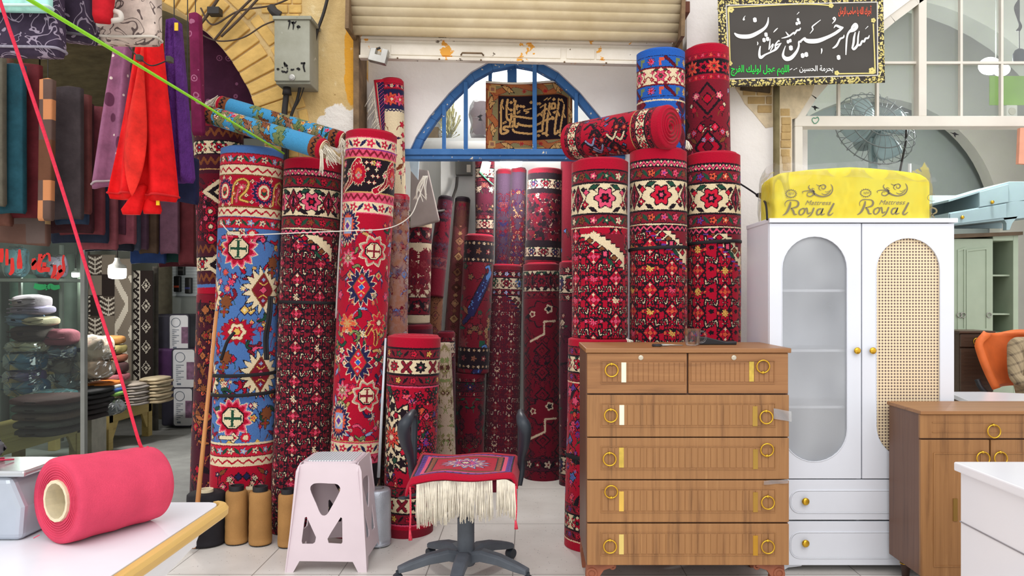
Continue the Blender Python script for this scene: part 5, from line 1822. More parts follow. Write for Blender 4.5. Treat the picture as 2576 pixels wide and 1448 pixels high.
# things on the chest
MUGG = thin_glass((253, 254, 254), 0.5, 0.0, 'mug_glass')
zt = Z(875, dc)
mp = Vector((X(1742, 3.98), 3.98, zt))
mg = thing('glass_mug', 'clear glass tea mug on the brown chest top', 'mug', mp)
MB().lathe([(0.030, 0.0), (0.036, 0.006), (0.040, 0.04), (0.043, 0.088), (0.0405, 0.088), (0.037, 0.04), (0.033, 0.012), (0.0, 0.010)], mp, 32, cap1=False).build('cup', MUGG, mg, smooth=True)
MB().tube(spline([mp + Vector(q) for q in ((0.041, 0, 0.075), (0.062, 0, 0.072), (0.070, 0, 0.05), (0.060, 0, 0.024), (0.038, 0, 0.018))], 6), 0.005, 8).build('handle', MUGG, mg, smooth=True)
tp = thing('tape_dispenser', 'black plastic box lying behind the glass mug on the chest', 'box', (X(1810, 4.08), 4.08, zt))
mb = MB().prism([(X(1752, 4.08), zt), (X(1752, 4.08), Z(846, 4.08)), (X(1772, 4.08), Z(846, 4.08)), (X(1822, 4.08), Z(858, 4.08)), (X(1850, 4.08), Z(857, 4.08)), (X(1850, 4.08), zt)], 4.05, 4.13)
mb.build('case', mat((30, 30, 34), 0.35, var=0.1), tp, bevel=0.005)
sc_ = thing('scissors', 'scissors lying flat on the chest top left of the mug', 'scissors', (X(1680, 3.92), 3.92, zt))
mb = MB().tube([(X(1665, 3.92), 3.92, zt + 0.006), (X(1716, 3.95), 3.96, zt + 0.005)], [0.006, 0.002], 6)
mb.tube([(X(1665, 3.92), 3.94, zt + 0.008), (X(1716, 3.95), 3.93, zt + 0.005)], [0.006, 0.002], 6)
mb.build('blades', STEEL, sc_, smooth=True)
for a in (3.905, 3.955):
 MB().torus((X(1652, a), a, zt + 0.006), 0.02, 0.005, (0, 0, 1), 20, 6).build('finger_ring', mat((40, 40, 44), 0.5), sc_, smooth=True)
# ------------------------------------------------------------------ white wardrobe
dw = 4.14
wr = thing('wardrobe', 'tall white wardrobe with one glass arch door and one cane arch door', 'wardrobe', (X(2170, dw), 4.35, 0))
wx0, wx1 = X(1935, dw), X(2401, dw)
wz0, wz1 = Z(1423, dw), Z(560, dw)
yb_ = 4.56
mb = MB()
th_ = 0.018
mb.box(wx0, wx0 + th_, dw + 0.02, yb_, wz0, wz1)
mb.box(wx1 - th_, wx1, dw + 0.02, yb_, wz0, wz1)
mb.box(X(2160, dw), X(2160, dw) + th_, dw + 0.03, yb_, wz0, wz1)
mb.box(wx0 + th_, wx1 - th_, yb_ - 0.012, yb_, wz0, wz1)
mb.box(wx0 + th_, wx1 - th_, dw + 0.02, yb_, wz0, wz0 + th_)
mb.build('carcass', WHITE, wr)
MB().box(wx0 - 0.004, wx1 + 0.012, dw - 0.015, yb_ + 0.004, wz1, Z(549, dw)).build('top_board', WHITE, wr, bevel=0.003)
for py in (727, 880, 1024, 1195):
 MB().box(wx0 + th_, X(2160, dw), dw + 0.06, yb_ - 0.012, Z(py + 7, dw), Z(py, dw)).build('shelf', WHITE, wr, bevel=0.002)
def pill(px0, px1, py0, py1, d, n=16):
 r = (px1 - px0) / 2
 cx_ = (px0 + px1) / 2
 pts = [(cx_ + r * math.cos(math.pi * k / n), py0 + r - r * math.sin(math.pi * k / n)) for k in range(n + 1)]
 pts += [(cx_ - r * math.cos(math.pi * k / n), py1 - r + r * math.sin(math.pi * k / n)) for k in range(n + 1)]
 return [(X(a, d), Z(b, d)) for a, b in pts]
def pill_outer(p, bx0, bx1, bz0, bz1):
 """push the pill outline to a rectangle so the two polygons can bound a door leaf"""
 cx_ = (bx0 + bx1) / 2
 out = []
 n = len(p)
 h = n // 2
 for i, (a, b) in enumerate(p):
  j = i if i < h else i - h
  t = j / (h - 1)
  if i < h:
   out.append((bx1, bz1 - (bz1 - (bz0 + bz1) / 2) * (1 - t * 4)) if t < 0.25 else ((bx1 + (bx0 - bx1) * (t - 0.25) * 2, bz1) if t < 0.75 else (bx0, bz1 - (bz1 - (bz0 + bz1) / 2) * (t - 0.75) * 4)))
  else:
   out.append((bx0, bz0 + ((bz0 + bz1) / 2 - bz0) * (1 - t * 4)) if t < 0.25 else ((bx0 + (bx1 - bx0) * (t - 0.25) * 2, bz0) if t < 0.75 else (bx1, bz0 + ((bz0 + bz1) / 2 - bz0) * (t - 0.75) * 4)))
 return out
def cane_mat():
 t = NT('woven_cane')
 v = t.coord()
 sep = t.n('SeparateXYZ')
 t.l(v, sep.inputs[0])
 p = 0.01635
 fx = t.math('SUBTRACT', t.math('FRACT', t.math('DIVIDE', t.math('ADD', sep.outputs[0], 10), p)), 0.5)
 fz = t.math('SUBTRACT', t.math('FRACT', t.math('DIVIDE', t.math('ADD', sep.outputs[2], 10), p)), 0.5)
 r2 = t.math('ADD', t.math('MULTIPLY', fx, fx), t.math('MULTIPLY', fz, fz))
 hole = t.math('LESS_THAN', r2, 0.098)
 t.base(t.mix(hole, lin((238, 218, 182)), lin((112, 92, 84))))
 t.set(0.6)
 return t.m
CANE = cane_mat()
DOORGLASS = thin_glass((252, 253, 254), 1.0, 0.38, 'wardrobe_glass')  # white diffuse haze stands in for the bright street reflected in the glass
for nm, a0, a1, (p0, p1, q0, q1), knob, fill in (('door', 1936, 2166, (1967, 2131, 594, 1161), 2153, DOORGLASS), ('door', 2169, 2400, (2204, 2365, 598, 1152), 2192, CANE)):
 pl_ = pill(p0, p1, q0, q1, dw)
 po = pill_outer(pl_, X(a0, dw), X(a1, dw), Z(1203, dw), Z(562, dw))
 dr = MB().frame(po, pl_, dw, dw + 0.02).build('door', WHITE, wr)
 lip = [(X((p0 + p1) / 2, dw) + (a - X((p0 + p1) / 2, dw)) * 1.012, b) for a, b in pl_]
 MB().tube([(a, dw - 0.001, b) for a, b in pl_], 0.0028, 6, closed=True).build('arch_bead', WHITE, dr, smooth=True)
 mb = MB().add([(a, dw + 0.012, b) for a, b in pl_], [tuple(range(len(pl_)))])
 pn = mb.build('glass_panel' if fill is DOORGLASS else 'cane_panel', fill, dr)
 pn['label'] = 'clear glass panel' if fill is DOORGLASS else 'beige woven cane panel'
 MB().lathe([(0.006, 0), (0.006, 0.012), (0.017, 0.016), (0.018, 0.022), (0.012, 0.026)], (X(knob, dw), dw, Z(881, dw)), 24, (0, -1, 0)).build('knob', GOLD, dr, smooth=True)
MB().box(X(2204, dw), X(2365, dw), dw + 0.0135, dw + 0.018, Z(1150, dw), Z(600, dw)).build('cane_backing', mat((120, 96, 84), 0.8), wr)
for a, b, kn in ((1206, 1307, 1258), (1311, 1421, 1363)):
 d = MB().box(X(1936, dw), X(2400, dw), dw, dw + 0.02, Z(b, dw), Z(a, dw)).build('drawer', WHITE, wr, bevel=0.002)
 rr_ = rrect(X(1988, dw), X(2350, dw), Z(b - 18, dw), Z(a + 27, dw), 0.05)
 MB().tube([(u, dw - 0.001, v) for u, v in rr_], 0.004, 6, closed=True).build('moulding', WHITE, d, smooth=True)
 MB().prism(rrect(X(1990, dw), X(2348, dw), Z(b - 20, dw), Z(a + 29, dw), 0.048), dw - 0.003, dw + 0.004).build('raised_panel', WHITE, d)
 MB().lathe([(0.006, 0), (0.006, 0.012), (0.019, 0.016), (0.020, 0.022), (0.013, 0.027)], (X(2023, dw), dw - 0.003, Z(kn, dw)), 24, (0, -1, 0)).build('knob', GOLD, d, smooth=True)
for px in (1960, 2375):
 for yy in (dw + 0.03, yb_ - 0.08):
  s = 1 if px < 2100 else -1
  mb = MB().prism([(X(px, dw) - 0.02 * s, wz0), (X(px, dw) + 0.14 * s, wz0), (X(px, dw) + 0.13 * s, wz0 - 0.012), (X(px, dw) + 0.06 * s, wz0 - 0.02), (X(px, dw) + 0.03 * s, 0), (X(px, dw) - 0.02 * s, 0)], yy, yy + 0.04)
  mb.build('foot', WHITE, wr, bevel=0.004)
# ------------------------------------------------------------------ mattress pack on the wardrobe
pz = Z(549, dw)
mtg = thing('mattress_pack', 'folded yellow mattress in clear plastic on top of the white wardrobe', 'mattress', (X(2150, 4.3), 4.3, pz))
FOAM = plaster_mat('yellow_printed_cover', [(0.3, lin((254, 224, 20))), (0.7, lin((255, 244, 84)))], None, 3.5, 0.05)
y0m, y1m = 4.20, 4.52
xa, xb = X(1950, y0m), X(2352, y0m)
zh = Z(428, y0m)
def pack(u, v):                              # rounded, slightly lumpy block
 a = u * 2 * math.pi
 ca, sa = math.cos(a), math.sin(a)
 e = 0.28
 sx = math.copysign(abs(ca) ** e, ca)
 sy = math.copysign(abs(sa) ** e, sa)
 k = 1.0
 if v > 0.8:
  q = (v - 0.8) / 0.2
  k = 1 - 0.10 * q * q
 zz = pz + 0.003 + (zh - pz) * v + 0.012 * math.sin(sx * 2.2 + 1) * v - 0.02 * v * (sx > 0) * sx
 return ((xa + xb) / 2 + (xb - xa) / 2 * sx * k, (y0m + y1m) / 2 + (y1m - y0m) / 2 * sy * k + 0.002 * math.sin(sx * 9), zz)
mb = MB().grid(pack, 96, 14)
top = [pack(i / 96, 1.0) for i in range(96)]
cen = Vector((sum(p[0] for p in top) / 96, sum(p[1] for p in top) / 96, zh + 0.012))
mid = [tuple(Vector(p).lerp(cen, 0.4) + Vector((0, 0, 0.016))) for p in top]
o = len(mb.v)
mb.add(top + mid + [tuple(cen + Vector((0, 0, 0.01)))], [(i, (i + 1) % 96, 96 + (i + 1) % 96, 96 + i) for i in range(96)] + [(96 + i, 96 + (i + 1) % 96, 192) for i in range(96)])
mb.build('mattress', FOAM, mtg, smooth=True)
def wrap_mat():
 t = NT('crinkled_clear_plastic')
 tr = t.n('BsdfTransparent')
 tr.inputs[0].default_value = (1, 1, 1, 1)
 df = t.n('BsdfDiffuse')
 df.inputs[0].default_value = (0.86, 0.84, 0.8, 1)
 gl = t.n('BsdfGlossy')
 gl.inputs['Roughness'].default_value = 0.12
 v = t.coord((1, 1, 0.6))
 n1 = t.noise(v, 5, 3)
 bp = t.n('Bump')
 bp.inputs['Strength'].default_value = 0.9
 bp.inputs['Distance'].default_value = 0.05
 t.l(n1, bp.inputs['Height'])
 t.l(bp.outputs[0], gl.inputs['Normal'])
 m1 = t.n('MixShader')
 m1.inputs[0].default_value = 0.03
 t.l(tr.outputs[0], m1.inputs[1])
 t.l(df.outputs[0], m1.inputs[2])
 fr = t.n('Fresnel')
 fr.inputs[0].default_value = 1.5
 t.l(bp.outputs[0], fr.inputs['Normal'])
 m2 = t.n('MixShader')
 t.l(t.math('MULTIPLY', fr.outputs[0], 0.5), m2.inputs[0])
 t.l(m1.outputs[0], m2.inputs[1])
 t.l(gl.outputs[0], m2.inputs[2])
 t.l(m2.outputs[0], t.out.inputs[0])
 return t.m
WRAP = wrap_mat()
def wrapf(u, v):
 x, y, z = pack(u, min(v, 1.0) * 0.98)
 cx_, cy_ = (xa + xb) / 2, (y0m + y1m) / 2
 n_ = mnoise.noise(Vector((u * 14, v * 4, 2)))
 k = 1.03 + 0.02 * n_
 if v > 0.85:
  z += (v - 0.85) * 0.5 * (0.5 + 0.5 * mnoise.noise(Vector((u * 9, 5, v * 2)))) + 0.01
 return (cx_ + (x - cx_) * k, cy_ + (y - cy_) * (k + 0.05), z + 0.004)
mb = MB().grid(wrapf, 120, 20)
# sealed flap standing up at the left end and along the top edge
mb.grid(lambda u, v: (X(1942 + 52 * u + 8 * v, 4.22), 4.22 + 0.02 * math.sin(u * 6 + v * 3), Z(500 - 60 * v - (48 if u > 0.15 else 20) * v * (0.6 + 0.4 * math.sin(u * 2.4)), 4.22)), 14, 12)
mb.grid(lambda u, v: (X(1985 + 370 * u, 4.19), 4.19 + 0.012 * math.sin(u * 23) + 0.03 * v, Z(436 + 14 * u - (22 + 9 * math.sin(u * 11 + 1) + 5 * math.sin(u * 31)) * v + 8 * u, 4.19)), 60, 4)
mb.build('plastic_cover', WRAP, mtg, smooth=True, fix=False)
# printed lettering and scrolls
PRINT = mat((142, 128, 92), 0.6, var=0.05)
prn = MB()
yp = y0m - 0.004
def zoom4(a, b):
 return W(1930 + a / 5.8545, 380 + b / 5.8545, yp)
for dx, dy in ((0, 0), (1100, -10)):
 Pz = lambda a, b: zoom4(a + dx, b + dy)
 # capital R
 brush(prn, [(268, 815), (262, 770), (300, 728), (380, 722), (440, 732), (462, 770), (440, 815), (370, 838), (345, 845)], [3, 5, 7, 6, 8, 14, 12, 6, 3], Pz)
 brush(prn, [(345, 745), (335, 800), (300, 880), (262, 925), (225, 945)], [10, 16, 16, 10, 4], Pz)
 brush(prn, [(352, 838), (385, 880), (400, 925), (440, 930)], [8, 14, 12, 4], Pz)
 # o y a l
 brush(prn, [(530, 840), (482, 868), (470, 915), (500, 938), (545, 900), (555, 852), (525, 840)], [6, 11, 11, 7, 11, 11, 6], Pz)
 brush(prn, [(560, 850), (585, 840), (592, 880), (600, 920), (640, 900)], [4, 10, 11, 9, 6], Pz)
 brush(prn, [(690, 832), (672, 880), (640, 940), (590, 972)], [11, 12, 9, 4], Pz)
 brush(prn, [(800, 845), (750, 860), (730, 910), (752, 938), (800, 900), (822, 846)], [6, 11, 12, 8, 8, 6], Pz)
 brush(prn, [(825, 840), (800, 900), (800, 935), (850, 920)], [11, 12, 10, 4], Pz)
 brush(prn, [(985, 765), (940, 850), (900, 925), (930, 940), (975, 905)], [12, 14, 13, 9, 4], Pz)
 # scroll ornament
 brush(prn, [(680, 610), (740, 650), (830, 668), (920, 640), (962, 580), (958, 520), (935, 485)], [16, 12, 9, 9, 8, 7, 3], Pz)
 brush(prn, [(800, 620), (850, 640), (910, 610), (945, 560)], [3, 6, 6, 3], Pz)
 brush(prn, [(722, 490), (770, 510), (830, 492), (862, 520), (840, 555), (805, 545), (810, 515)], [3, 6, 6, 9, 7, 5, 3], Pz)
 brush(prn, [(790, 500), (762, 540), (780, 570), (800, 575)], [6, 6, 4, 2], Pz)
 brush(prn, [(700, 600), (640, 570), (610, 530), (628, 500)], [14, 9, 7, 4], Pz)
 brush(prn, [(690, 610), (620, 585), (560, 585), (520, 600), (530, 625)], [12, 7, 6, 5, 2], Pz)
 brush(prn, [(700, 625), (640, 665), (590, 650), (600, 610), (640, 612)], [10, 7, 6, 5, 3], Pz)
 brush(prn, [(690, 590), (660, 560), (670, 545), (700, 560)], [8, 6, 4, 3], Pz)
 brush(prn, [(850, 590), (880, 600), (930, 575)], [2, 4, 2], Pz)
 # spiky seal
 cx_, cy_ = 352, 625
 for t in range(16):
  a = 2 * math.pi * t / 16
  prn.add([Pz(cx_ + 74 * math.cos(a - .13), cy_ + 54 * math.sin(a - .13)), Pz(cx_ + 96 * math.cos(a), cy_ + 72 * math.sin(a)), Pz(cx_ + 74 * math.cos(a + .13), cy_ + 54 * math.sin(a + .13))], [(0, 1, 2)])
 brush(prn, [(cx_ + 72 * math.cos(q * .5236), cy_ + 52 * math.sin(q * .5236)) for q in range(13)], [4] * 13, Pz)
for dx in (2080,):                            # part of the third print at the right end
 Pz = lambda a, b: zoom4(a + dx, b + 60)
 cx_, cy_ = 352, 625
 brush(prn, [(cx_ + 72 * math.cos(q * .5236), cy_ + 52 * math.sin(q * .5236)) for q in range(2, 11)], [4] * 9, Pz)
 brush(prn, [(268 + 40, 815), (340, 775), (400, 790), (410, 840), (330, 880)], [5, 8, 12, 12, 4], Pz)
 brush(prn, [(330, 840), (360, 890), (390, 930)], [6, 10, 4], Pz)
prn.build('printed_lettering', PRINT, mtg, fix=False)
for a0, b0 in ((560, 790), (1650, 785)):
 text_mesh('Mattress', 'printed_lettering', PRINT, mtg, 375 / 5.8545 / F * yp, 65 / 5.8545 / F * yp, lambda u, v, a0=a0, b0=b0: zoom4(a0, b0) + Vector((u + v * 0.25, 0, v)), shear=0.2)
for a0, b0 in ((308, 642), (1415, 632)):
 text_mesh('NEW', 'printed_lettering', PRINT, mtg, 90 / 5.8545 / F * yp, 36 / 5.8545 / F * yp, lambda u, v, a0=a0, b0=b0: zoom4(a0, b0) + Vector((u + v * 0.2, 0, v)), shear=0.2)
# ------------------------------------------------------------------ brown cabinet at the right
kb = thing('sideboard', 'brown wooden sideboard with ring handles before the white wardrobe', 'sideboard', (2.6, 3.92, 0))
kf, kbk = 3.76, 4.10
kx = X(2315, kf)
kx1 = kx + 1.15
kz1, kz0 = Z(1032, kf), Z(1450, kf)
MB().box(kx + 0.006, kx1, kf + 0.022, kbk, kz0, kz1 - 0.012).build('body', WOOD_SIDE, kb, bevel=0.003)
MB().box(kx - 0.004, kx1 + 0.004, kf - 0.012, kbk + 0.004, kz1 - 0.018, kz1).build('top_board', WOOD_H, kb, bevel=0.003)
d = MB().box(kx, kx1, kf, kf + 0.02, Z(1102, kf), Z(1042, kf)).build('drawer', WOOD_V, kb, bevel=0.003)
mb = MB()
for py in (1062, 1086):
 mb.box(X(2345, kf), kx1 - 0.06, kf - 0.0025, kf + 0.002, Z(py + 1.2, kf), Z(py - 1.2, kf))
mb.build('groove_moulding', WOOD_V, d)
ring_pull(d, X(2497, kf), kf - 0.002, Z(1068, kf), False, 0.031)
for a, b, hx in ((2316, 2489, 2470), (2493, 2668, 2514)):
 dd = MB().box(X(a, kf), X(b, kf), kf, kf + 0.02, Z(1449, kf), Z(1106, kf)).build('door', WOOD_V, kb, bevel=0.003)
 o_ = [(X(a + 32, kf), Z(1425, kf)), (X(b - 20, kf), Z(1425, kf)), (X(b - 20, kf), Z(1138, kf)), (X(a + 32, kf), Z(1138, kf))]
 i_ = [(o_[0][0] + .006, o_[0][1] + .006), (o_[1][0] - .006, o_[1][1] + .006), (o_[2][0] - .006, o_[2][1] - .006), (o_[3][0] + .006, o_[3][1] - .006)]
 MB().frame(o_, i_, kf - 0.003, kf + 0.002).build('panel_moulding', WOOD_V, dd)
 ring_pull(dd, X(hx, kf), kf - 0.002, Z(1136, kf), False, 0.031)
MB().box(X(2397, kf), X(2408, kf), kf - 0.004, kf, Z(1310, kf), Z(1253, kf)).build('price_tape', mat((150, 116, 56), 0.35, 0.4), kb)
for xx in (kx + 0.07, kx1 - 0.07):
 for yy in (kf + 0.06, kbk - 0.05):
  f_ = MB().lathe([(0.016, 0), (0.024, kz0 * 0.6), (0.03, kz0)], (xx, yy, 0), 16).build('foot', mat((74, 52, 44), 0.5, var=0.2), kb, smooth=True)
  MB().torus((xx, yy, kz0 * 0.72), 0.0265, 0.003, (0, 0, 1), 20, 6).build('gold_band', GOLD, f_, smooth=True)
# ------------------------------------------------------------------ white unit in the right foreground
wc = thing('white_drawer_unit', 'glossy white drawer unit in the right foreground corner', 'drawer unit', (2.1, 2.6, 0))
GLOSSW = mat((244, 244, 250), 0.18, var=0.02, scale=2)
yk = 3.13
xk = X(2416, yk)
zk = Z(1166, yk)
MB().box(xk, xk + 0.8, 2.1, yk, 0.05, zk - 0.03).build('body', GLOSSW, wc, bevel=0.004)
MB().box(xk - 0.02, xk + 0.82, 2.08, yk + 0.015, zk - 0.03, zk + 0.006).build('top_board', GLOSSW, wc, bevel=0.006)
MB().box(xk - 0.003, xk + 0.002, 2.1, yk, Z(1312, yk), Z(1309, yk)).build('shadow_gap', mat((150, 146, 150), 0.6), wc)
MB().box(xk + 0.05, xk + 0.75, 2.15, yk - 0.05, 0, 0.05).build('plinth', GLOSSW, wc)
# ------------------------------------------------------------------ foreground: table, yarn, stool, office chair
tb = thing('table', 'white table with rounded wooden edge in the left foreground', 'table', (-1.6, 2.4, 0))
TWHITE = mat((238, 240, 246), 0.3, var=0.02)
PINE = wood((222, 182, 104), (196, 148, 74), (236, 204, 134), 'y', 'pale_edge_wood')
tz, ty0, ty1 = 0.75, 1.75, 2.73
xe = -1.075
pt = [(-2.3, ty0), (xe - 0.008, ty0)] + [(xe - 0.05 + 0.042 * math.cos(a), ty1 - 0.05 + 0.05 * math.sin(a)) for a in (0, .4, .8, 1.2, 1.57)] + [(-2.3, ty1)]
MB().prism(pt, tz - 0.028, tz, 'z').build('tabletop', TWHITE, tb, bevel=0.002)
ed = [(xe - 0.05 + 0.062 * math.sin(a), ty1 - 0.05 + 0.062 * math.cos(a)) for a in (.3, .6, .9, 1.2, 1.57)] + [(xe + 0.012, ty0 - 0.01)]
eo = spline(ed[:-1], 3)
path = eo + [ed[-1]]
prof = [(-0.010, 0.000), (0.012, -0.002), (0.020, -0.014), (0.018, -0.034), (0.008, -0.044), (-0.012, -0.044)]
vs, fs = [], []
for i, (a, b) in enumerate(path):
 a0, b0 = path[max(i - 1, 0)]
 a1, b1 = path[min(i + 1, len(path) - 1)]
 dx, dy = a1 - a0, b1 - b0
 ln = math.hypot(dx, dy)
 nx, ny = -dy / ln, dx / ln
 if nx + ny < 0:
  nx, ny = -nx, -ny
 for o_, h in prof:
  vs.append((a + nx * o_, b + ny * o_, tz + 0.002 + h))
m = len(prof)
for i in range(len(path) - 1):
 for k in range(m):
  fs.append((i * m + k, i * m + (k + 1) % m, (i + 1) * m + (k + 1) % m, (i + 1) * m + k))
MB().add(vs, fs).build('wooden_edge', PINE, tb, auto=True)
mb = MB().box(-2.28, xe - 0.06, ty1 - 0.10, ty1 - 0.08, tz - 0.13, tz - 0.03)
mb.add([(xe - 0.012, ty0 + .05, tz - 0.04), (xe - 0.012, ty1 - 0.14, tz - 0.04), (xe - 0.03, ty1 - 0.16, tz - 0.10), (xe - 0.07, ty1 - 0.3, tz - 0.16), (xe - 0.08, ty0 + .05, tz - 0.16),
  (xe - 0.04, ty0 + .05, tz - 0.04), (xe - 0.04, ty1 - 0.14, tz - 0.04), (xe - 0.06, ty1 - 0.16, tz - 0.10), (xe - 0.10, ty1 - 0.3, tz - 0.16), (xe - 0.11, ty0 + .05, tz - 0.16)],
 [(0, 1, 2, 3, 4), (9, 8, 7, 6, 5), (0, 5, 6, 1), (1, 6, 7, 2), (2, 7, 8, 3), (3, 8, 9, 4), (4, 9, 5, 0)])
mb.build('apron', TWHITE, tb, bevel=0.002)
for xx, yy in ((-1.25, 2.5), (-2.2, 2.5), (-1.25, 1.85), (-2.2, 1.85)):
 MB().box(xx - 0.025, xx + 0.025, yy - 0.025, yy + 0.025, 0, tz - 0.03).build('leg', TWHITE, tb, bevel=0.004)
# big pink yarn cone on its cardboard core
n0, n1 = Vector((-1.378, 2.262, tz)), Vector((-1.228, 2.53, tz))
r0, r1 = 0.126, 0.117
c0, c1 = n0 + Vector((0, 0, r0 + 0.001)), n1 + Vector((0, 0, r1 + 0.001))
ys = thing('yarn_spool', 'big pink yarn spool lying on the white table', 'yarn spool', (-1.3, 2.4, tz))
axd = (c1 - c0).normalized()
L = (c1 - c0).length
def yarn_mat(col, name, sc_=260):
 t = NT(name)
 v = t.coord()
 n1_ = t.noise(v, sc_, 2)
 n2 = t.noise(v, 9, 4)
 cc = lin(col)
 t.base(t.mix(t.math('MULTIPLY', n1_, 0.35), t.ramp(n2, [(0.3, tuple(q * 0.86 for q in cc[:3]) + (1,)), (0.7, tuple(min(1, q * 1.1) for q in cc[:3]) + (1,))]), tuple(q * 0.5 for q in cc[:3]) + (1,)))
 t.set(0.8, 0, 0.2)
 t.bump(n1_, 0.35, 0.004)
 return t.m
PINK = yarn_mat((226, 74, 104), 'pink_yarn')
prof = [(0.060, 0.004), (r0 * 0.7, 0.003), (r0 * 0.93, 0.0), (r0 * 0.985, 0.006), (r0, 0.018)]
prof += [(r0 + (r1 - r0) * k / 8 + 0.0015 * math.sin(k * 2), 0.018 + (L - 0.036) * k / 8) for k in range(1, 9)]
prof += [(r1 * 0.985, L - 0.006), (r1 * 0.93, L), (0.05, L - 0.004)]
mb = MB().lathe(prof, c0, 64, axd, cap0=False, cap1=False)
for k in range(7):                           # wound layers showing on the end face
 mb.torus(c0 + axd * 0.002, 0.070 + k * 0.007, 0.0020, axd, 56, 6)
mb.build('yarn', PINK, ys, smooth=True)
CARD = mat((226, 212, 178), 0.8, var=0.12, scale=30)
mb = MB().lathe([(0.061, -0.004), (0.062, 0.02), (0.061, L + 0.003), (0.051, L + 0.003), (0.052, 0.02), (0.0515, -0.004), (0.061, -0.004)], c0, 16, axd, cap0=False, cap1=False)
mb.build('cardboard_core', CARD, ys)
mb = MB().tube([c0 + Vector((-0.03, -0.03, -0.09)), c0 + Vector((-0.045, -0.035, -0.098))], 0.0012, 4).tube([c0 + Vector((0.05, -0.04, -0.05)), c0 + Vector((0.056, -0.05, -0.044))], 0.0012, 4)
mb.build('loose_end', PINK, ys)
tag(MB().tube(spline([Vector((-1.235, 2.515, tz + 2 * r1)), W(352, 1116, 2.49), W(300, 935, 2.45), W(232, 722, 2.4), W(172, 525, 2.35), W(110, 330, 2.3), W(50, 150, 2.25), W(-10, -30, 2.2), W(-120, -400, 2.1)], 10), 0.0052, 8).build('yarn_strand', mat((222, 44, 74), 0.8, var=0.15, scale=120), smooth=True),
 'taut pink yarn strand rising from the pink spool to the upper left', 'yarn')
# steel weighing scale at the table's left
wg = thing('weighing_scale', 'grey steel weighing scale on the white table behind the pink spool', 'scale', (-1.72, 2.4, tz))
ALU = mat((182, 190, 200), 0.3, 0.35, var=0.06)
mb = MB().prism([(-1.96, tz), (-1.50, tz), (-1.492, tz + 0.10), (-1.53, tz + 0.19), (-1.96, tz + 0.19)], 2.29, 2.56)
mb.build('housing', ALU, wg, bevel=0.02, seg=3)
MB().box(-1.97, -1.487, 2.285, 2.50, tz + 0.19, tz + 0.208).build('weighing_plate', mat((196, 200, 202), 0.22, 0.6, var=0.08), wg, bevel=0.006)
for xx in (-1.9, -1.54):
 for yy in (2.32, 2.52):
  MB().lathe([(0.015, -0.0), (0.015, 0.012)], (xx, yy, tz - 0.0005), 12).build('foot', mat((60, 60, 60), 0.6), wg)
mb = MB()
for k in range(14):
 x = -1.95 + k * 0.022
 mb.tube(spline([(x, 2.30 + 0.02 * (k % 3), tz + 0.213), (x + 0.02, 2.36, tz + 0.222), (x + 0.05, 2.42 + 0.01 * (k % 4), tz + 0.213)], 4), 0.003, 5)
tag(mb.build('yarn_scraps', PINK, smooth=True), 'pink yarn scraps lying on the scale plate', 'yarn')
bg_ = MB().grid(lambda u, v: (-1.76 + 0.13 * math.cos(u * 6.283) * (0.75 + 0.25 * math.sin(v * 3.1)) + 0.012 * mnoise.noise(Vector((u * 9, v * 5, 1))), 2.41 + 0.06 * math.sin(u * 6.283) * (0.8 + 0.2 * math.sin(v * 3.1)), tz + 0.2085 + 0.085 * v + 0.012 * mnoise.noise(Vector((u * 7, v * 3, 4)))), 40, 10)
bg_.add([(-1.76 + 0.10 * math.cos(k * .628), 2.41 + 0.045 * math.sin(k * .628), tz + 0.293) for k in range(10)], [tuple(range(10))])
tag(bg_.build('plastic_bag', mat((84, 86, 90), 0.3, var=0.35, scale=12), smooth=True, fix=False), 'dark grey crumpled plastic bag on the weighing scale', 'bag')
# neon green cord stretched across the upper left
tag(MB().tube([W(-120, -118, 1.15), W(75, 0, 1.35), W(300, 135, 1.9), W(520, 268, 2.9), W(714, 386, 4.5)], [0.0038, 0.0040, 0.0042, 0.0048, 0.0054], 8).build('cord', mat((142, 222, 8), 0.6, var=0.1, scale=100), smooth=True),
 'taut lime green cord crossing the upper left of the view', 'cord')
# ------------------------------------------------------------------ yarn cones on the floor
def small_cone(px, wpx, ytop, ybot, label, yarn, tubecol, d=None, cap=0.018, rim=False, taper=0.94, k=0.66):
 r = None
 d0 = F * EYE / (ybot - CY)
 r = wpx / 2 / F * d0
 d = d0 + r
 h = Z(ytop, d - r * 0.3)
 x = X(px, d)
 o = thing('yarn_cone', label, 'yarn cone', (x, d, 0), 'yarn cones on the floor by the carpets')
 prof = [(r * 0.5, 0.004), (r * 0.96, 0.006), (r, 0.02)] + [(r * (1 - (1 - taper) * k / 10) + 0.0012 * (k % 2), 0.02 + (h - cap - 0.03) * k / 10) for k in range(11)] + [(r * taper * 0.9, h - cap), (r * k * 0.8, h - cap + 0.002)]
 MB().lathe(prof, (x, d, 0), 32).build('yarn', yarn, o, smooth=True)
 MB().lathe([(r * k, h - cap - 0.01), (r * k, h), (r * k * 0.78, h), (r * k * 0.76, h - 0.03)], (x, d, 0), 24, cap1=False).build('core_tube', tubecol, o, auto=True)
 if not rim:
  MB().lathe([(r * 0.9, 0.0), (r * 0.98, 0.008), (r * 0.7, 0.008)], (x, d, 0), 24).build('base_ring', tubecol, o)
 return o
TANY = yarn_mat((172, 128, 76), 'tan_yarn', 180)
BLK = mat((34, 34, 38), 0.5, var=0.1)
small_cone(595, 56, 1222, 1374, 'tan yarn cone with black tube, left one of the front tan pair', TANY, BLK, cap=0.03)
small_cone(655, 57, 1224, 1377, 'tan yarn cone with black tube, right one of the front tan pair', TANY, BLK, cap=0.03)
small_cone(724, 50, 1230, 1381, 'tan yarn cone with black tube half hidden by the pink stool', TANY, BLK, cap=0.03)
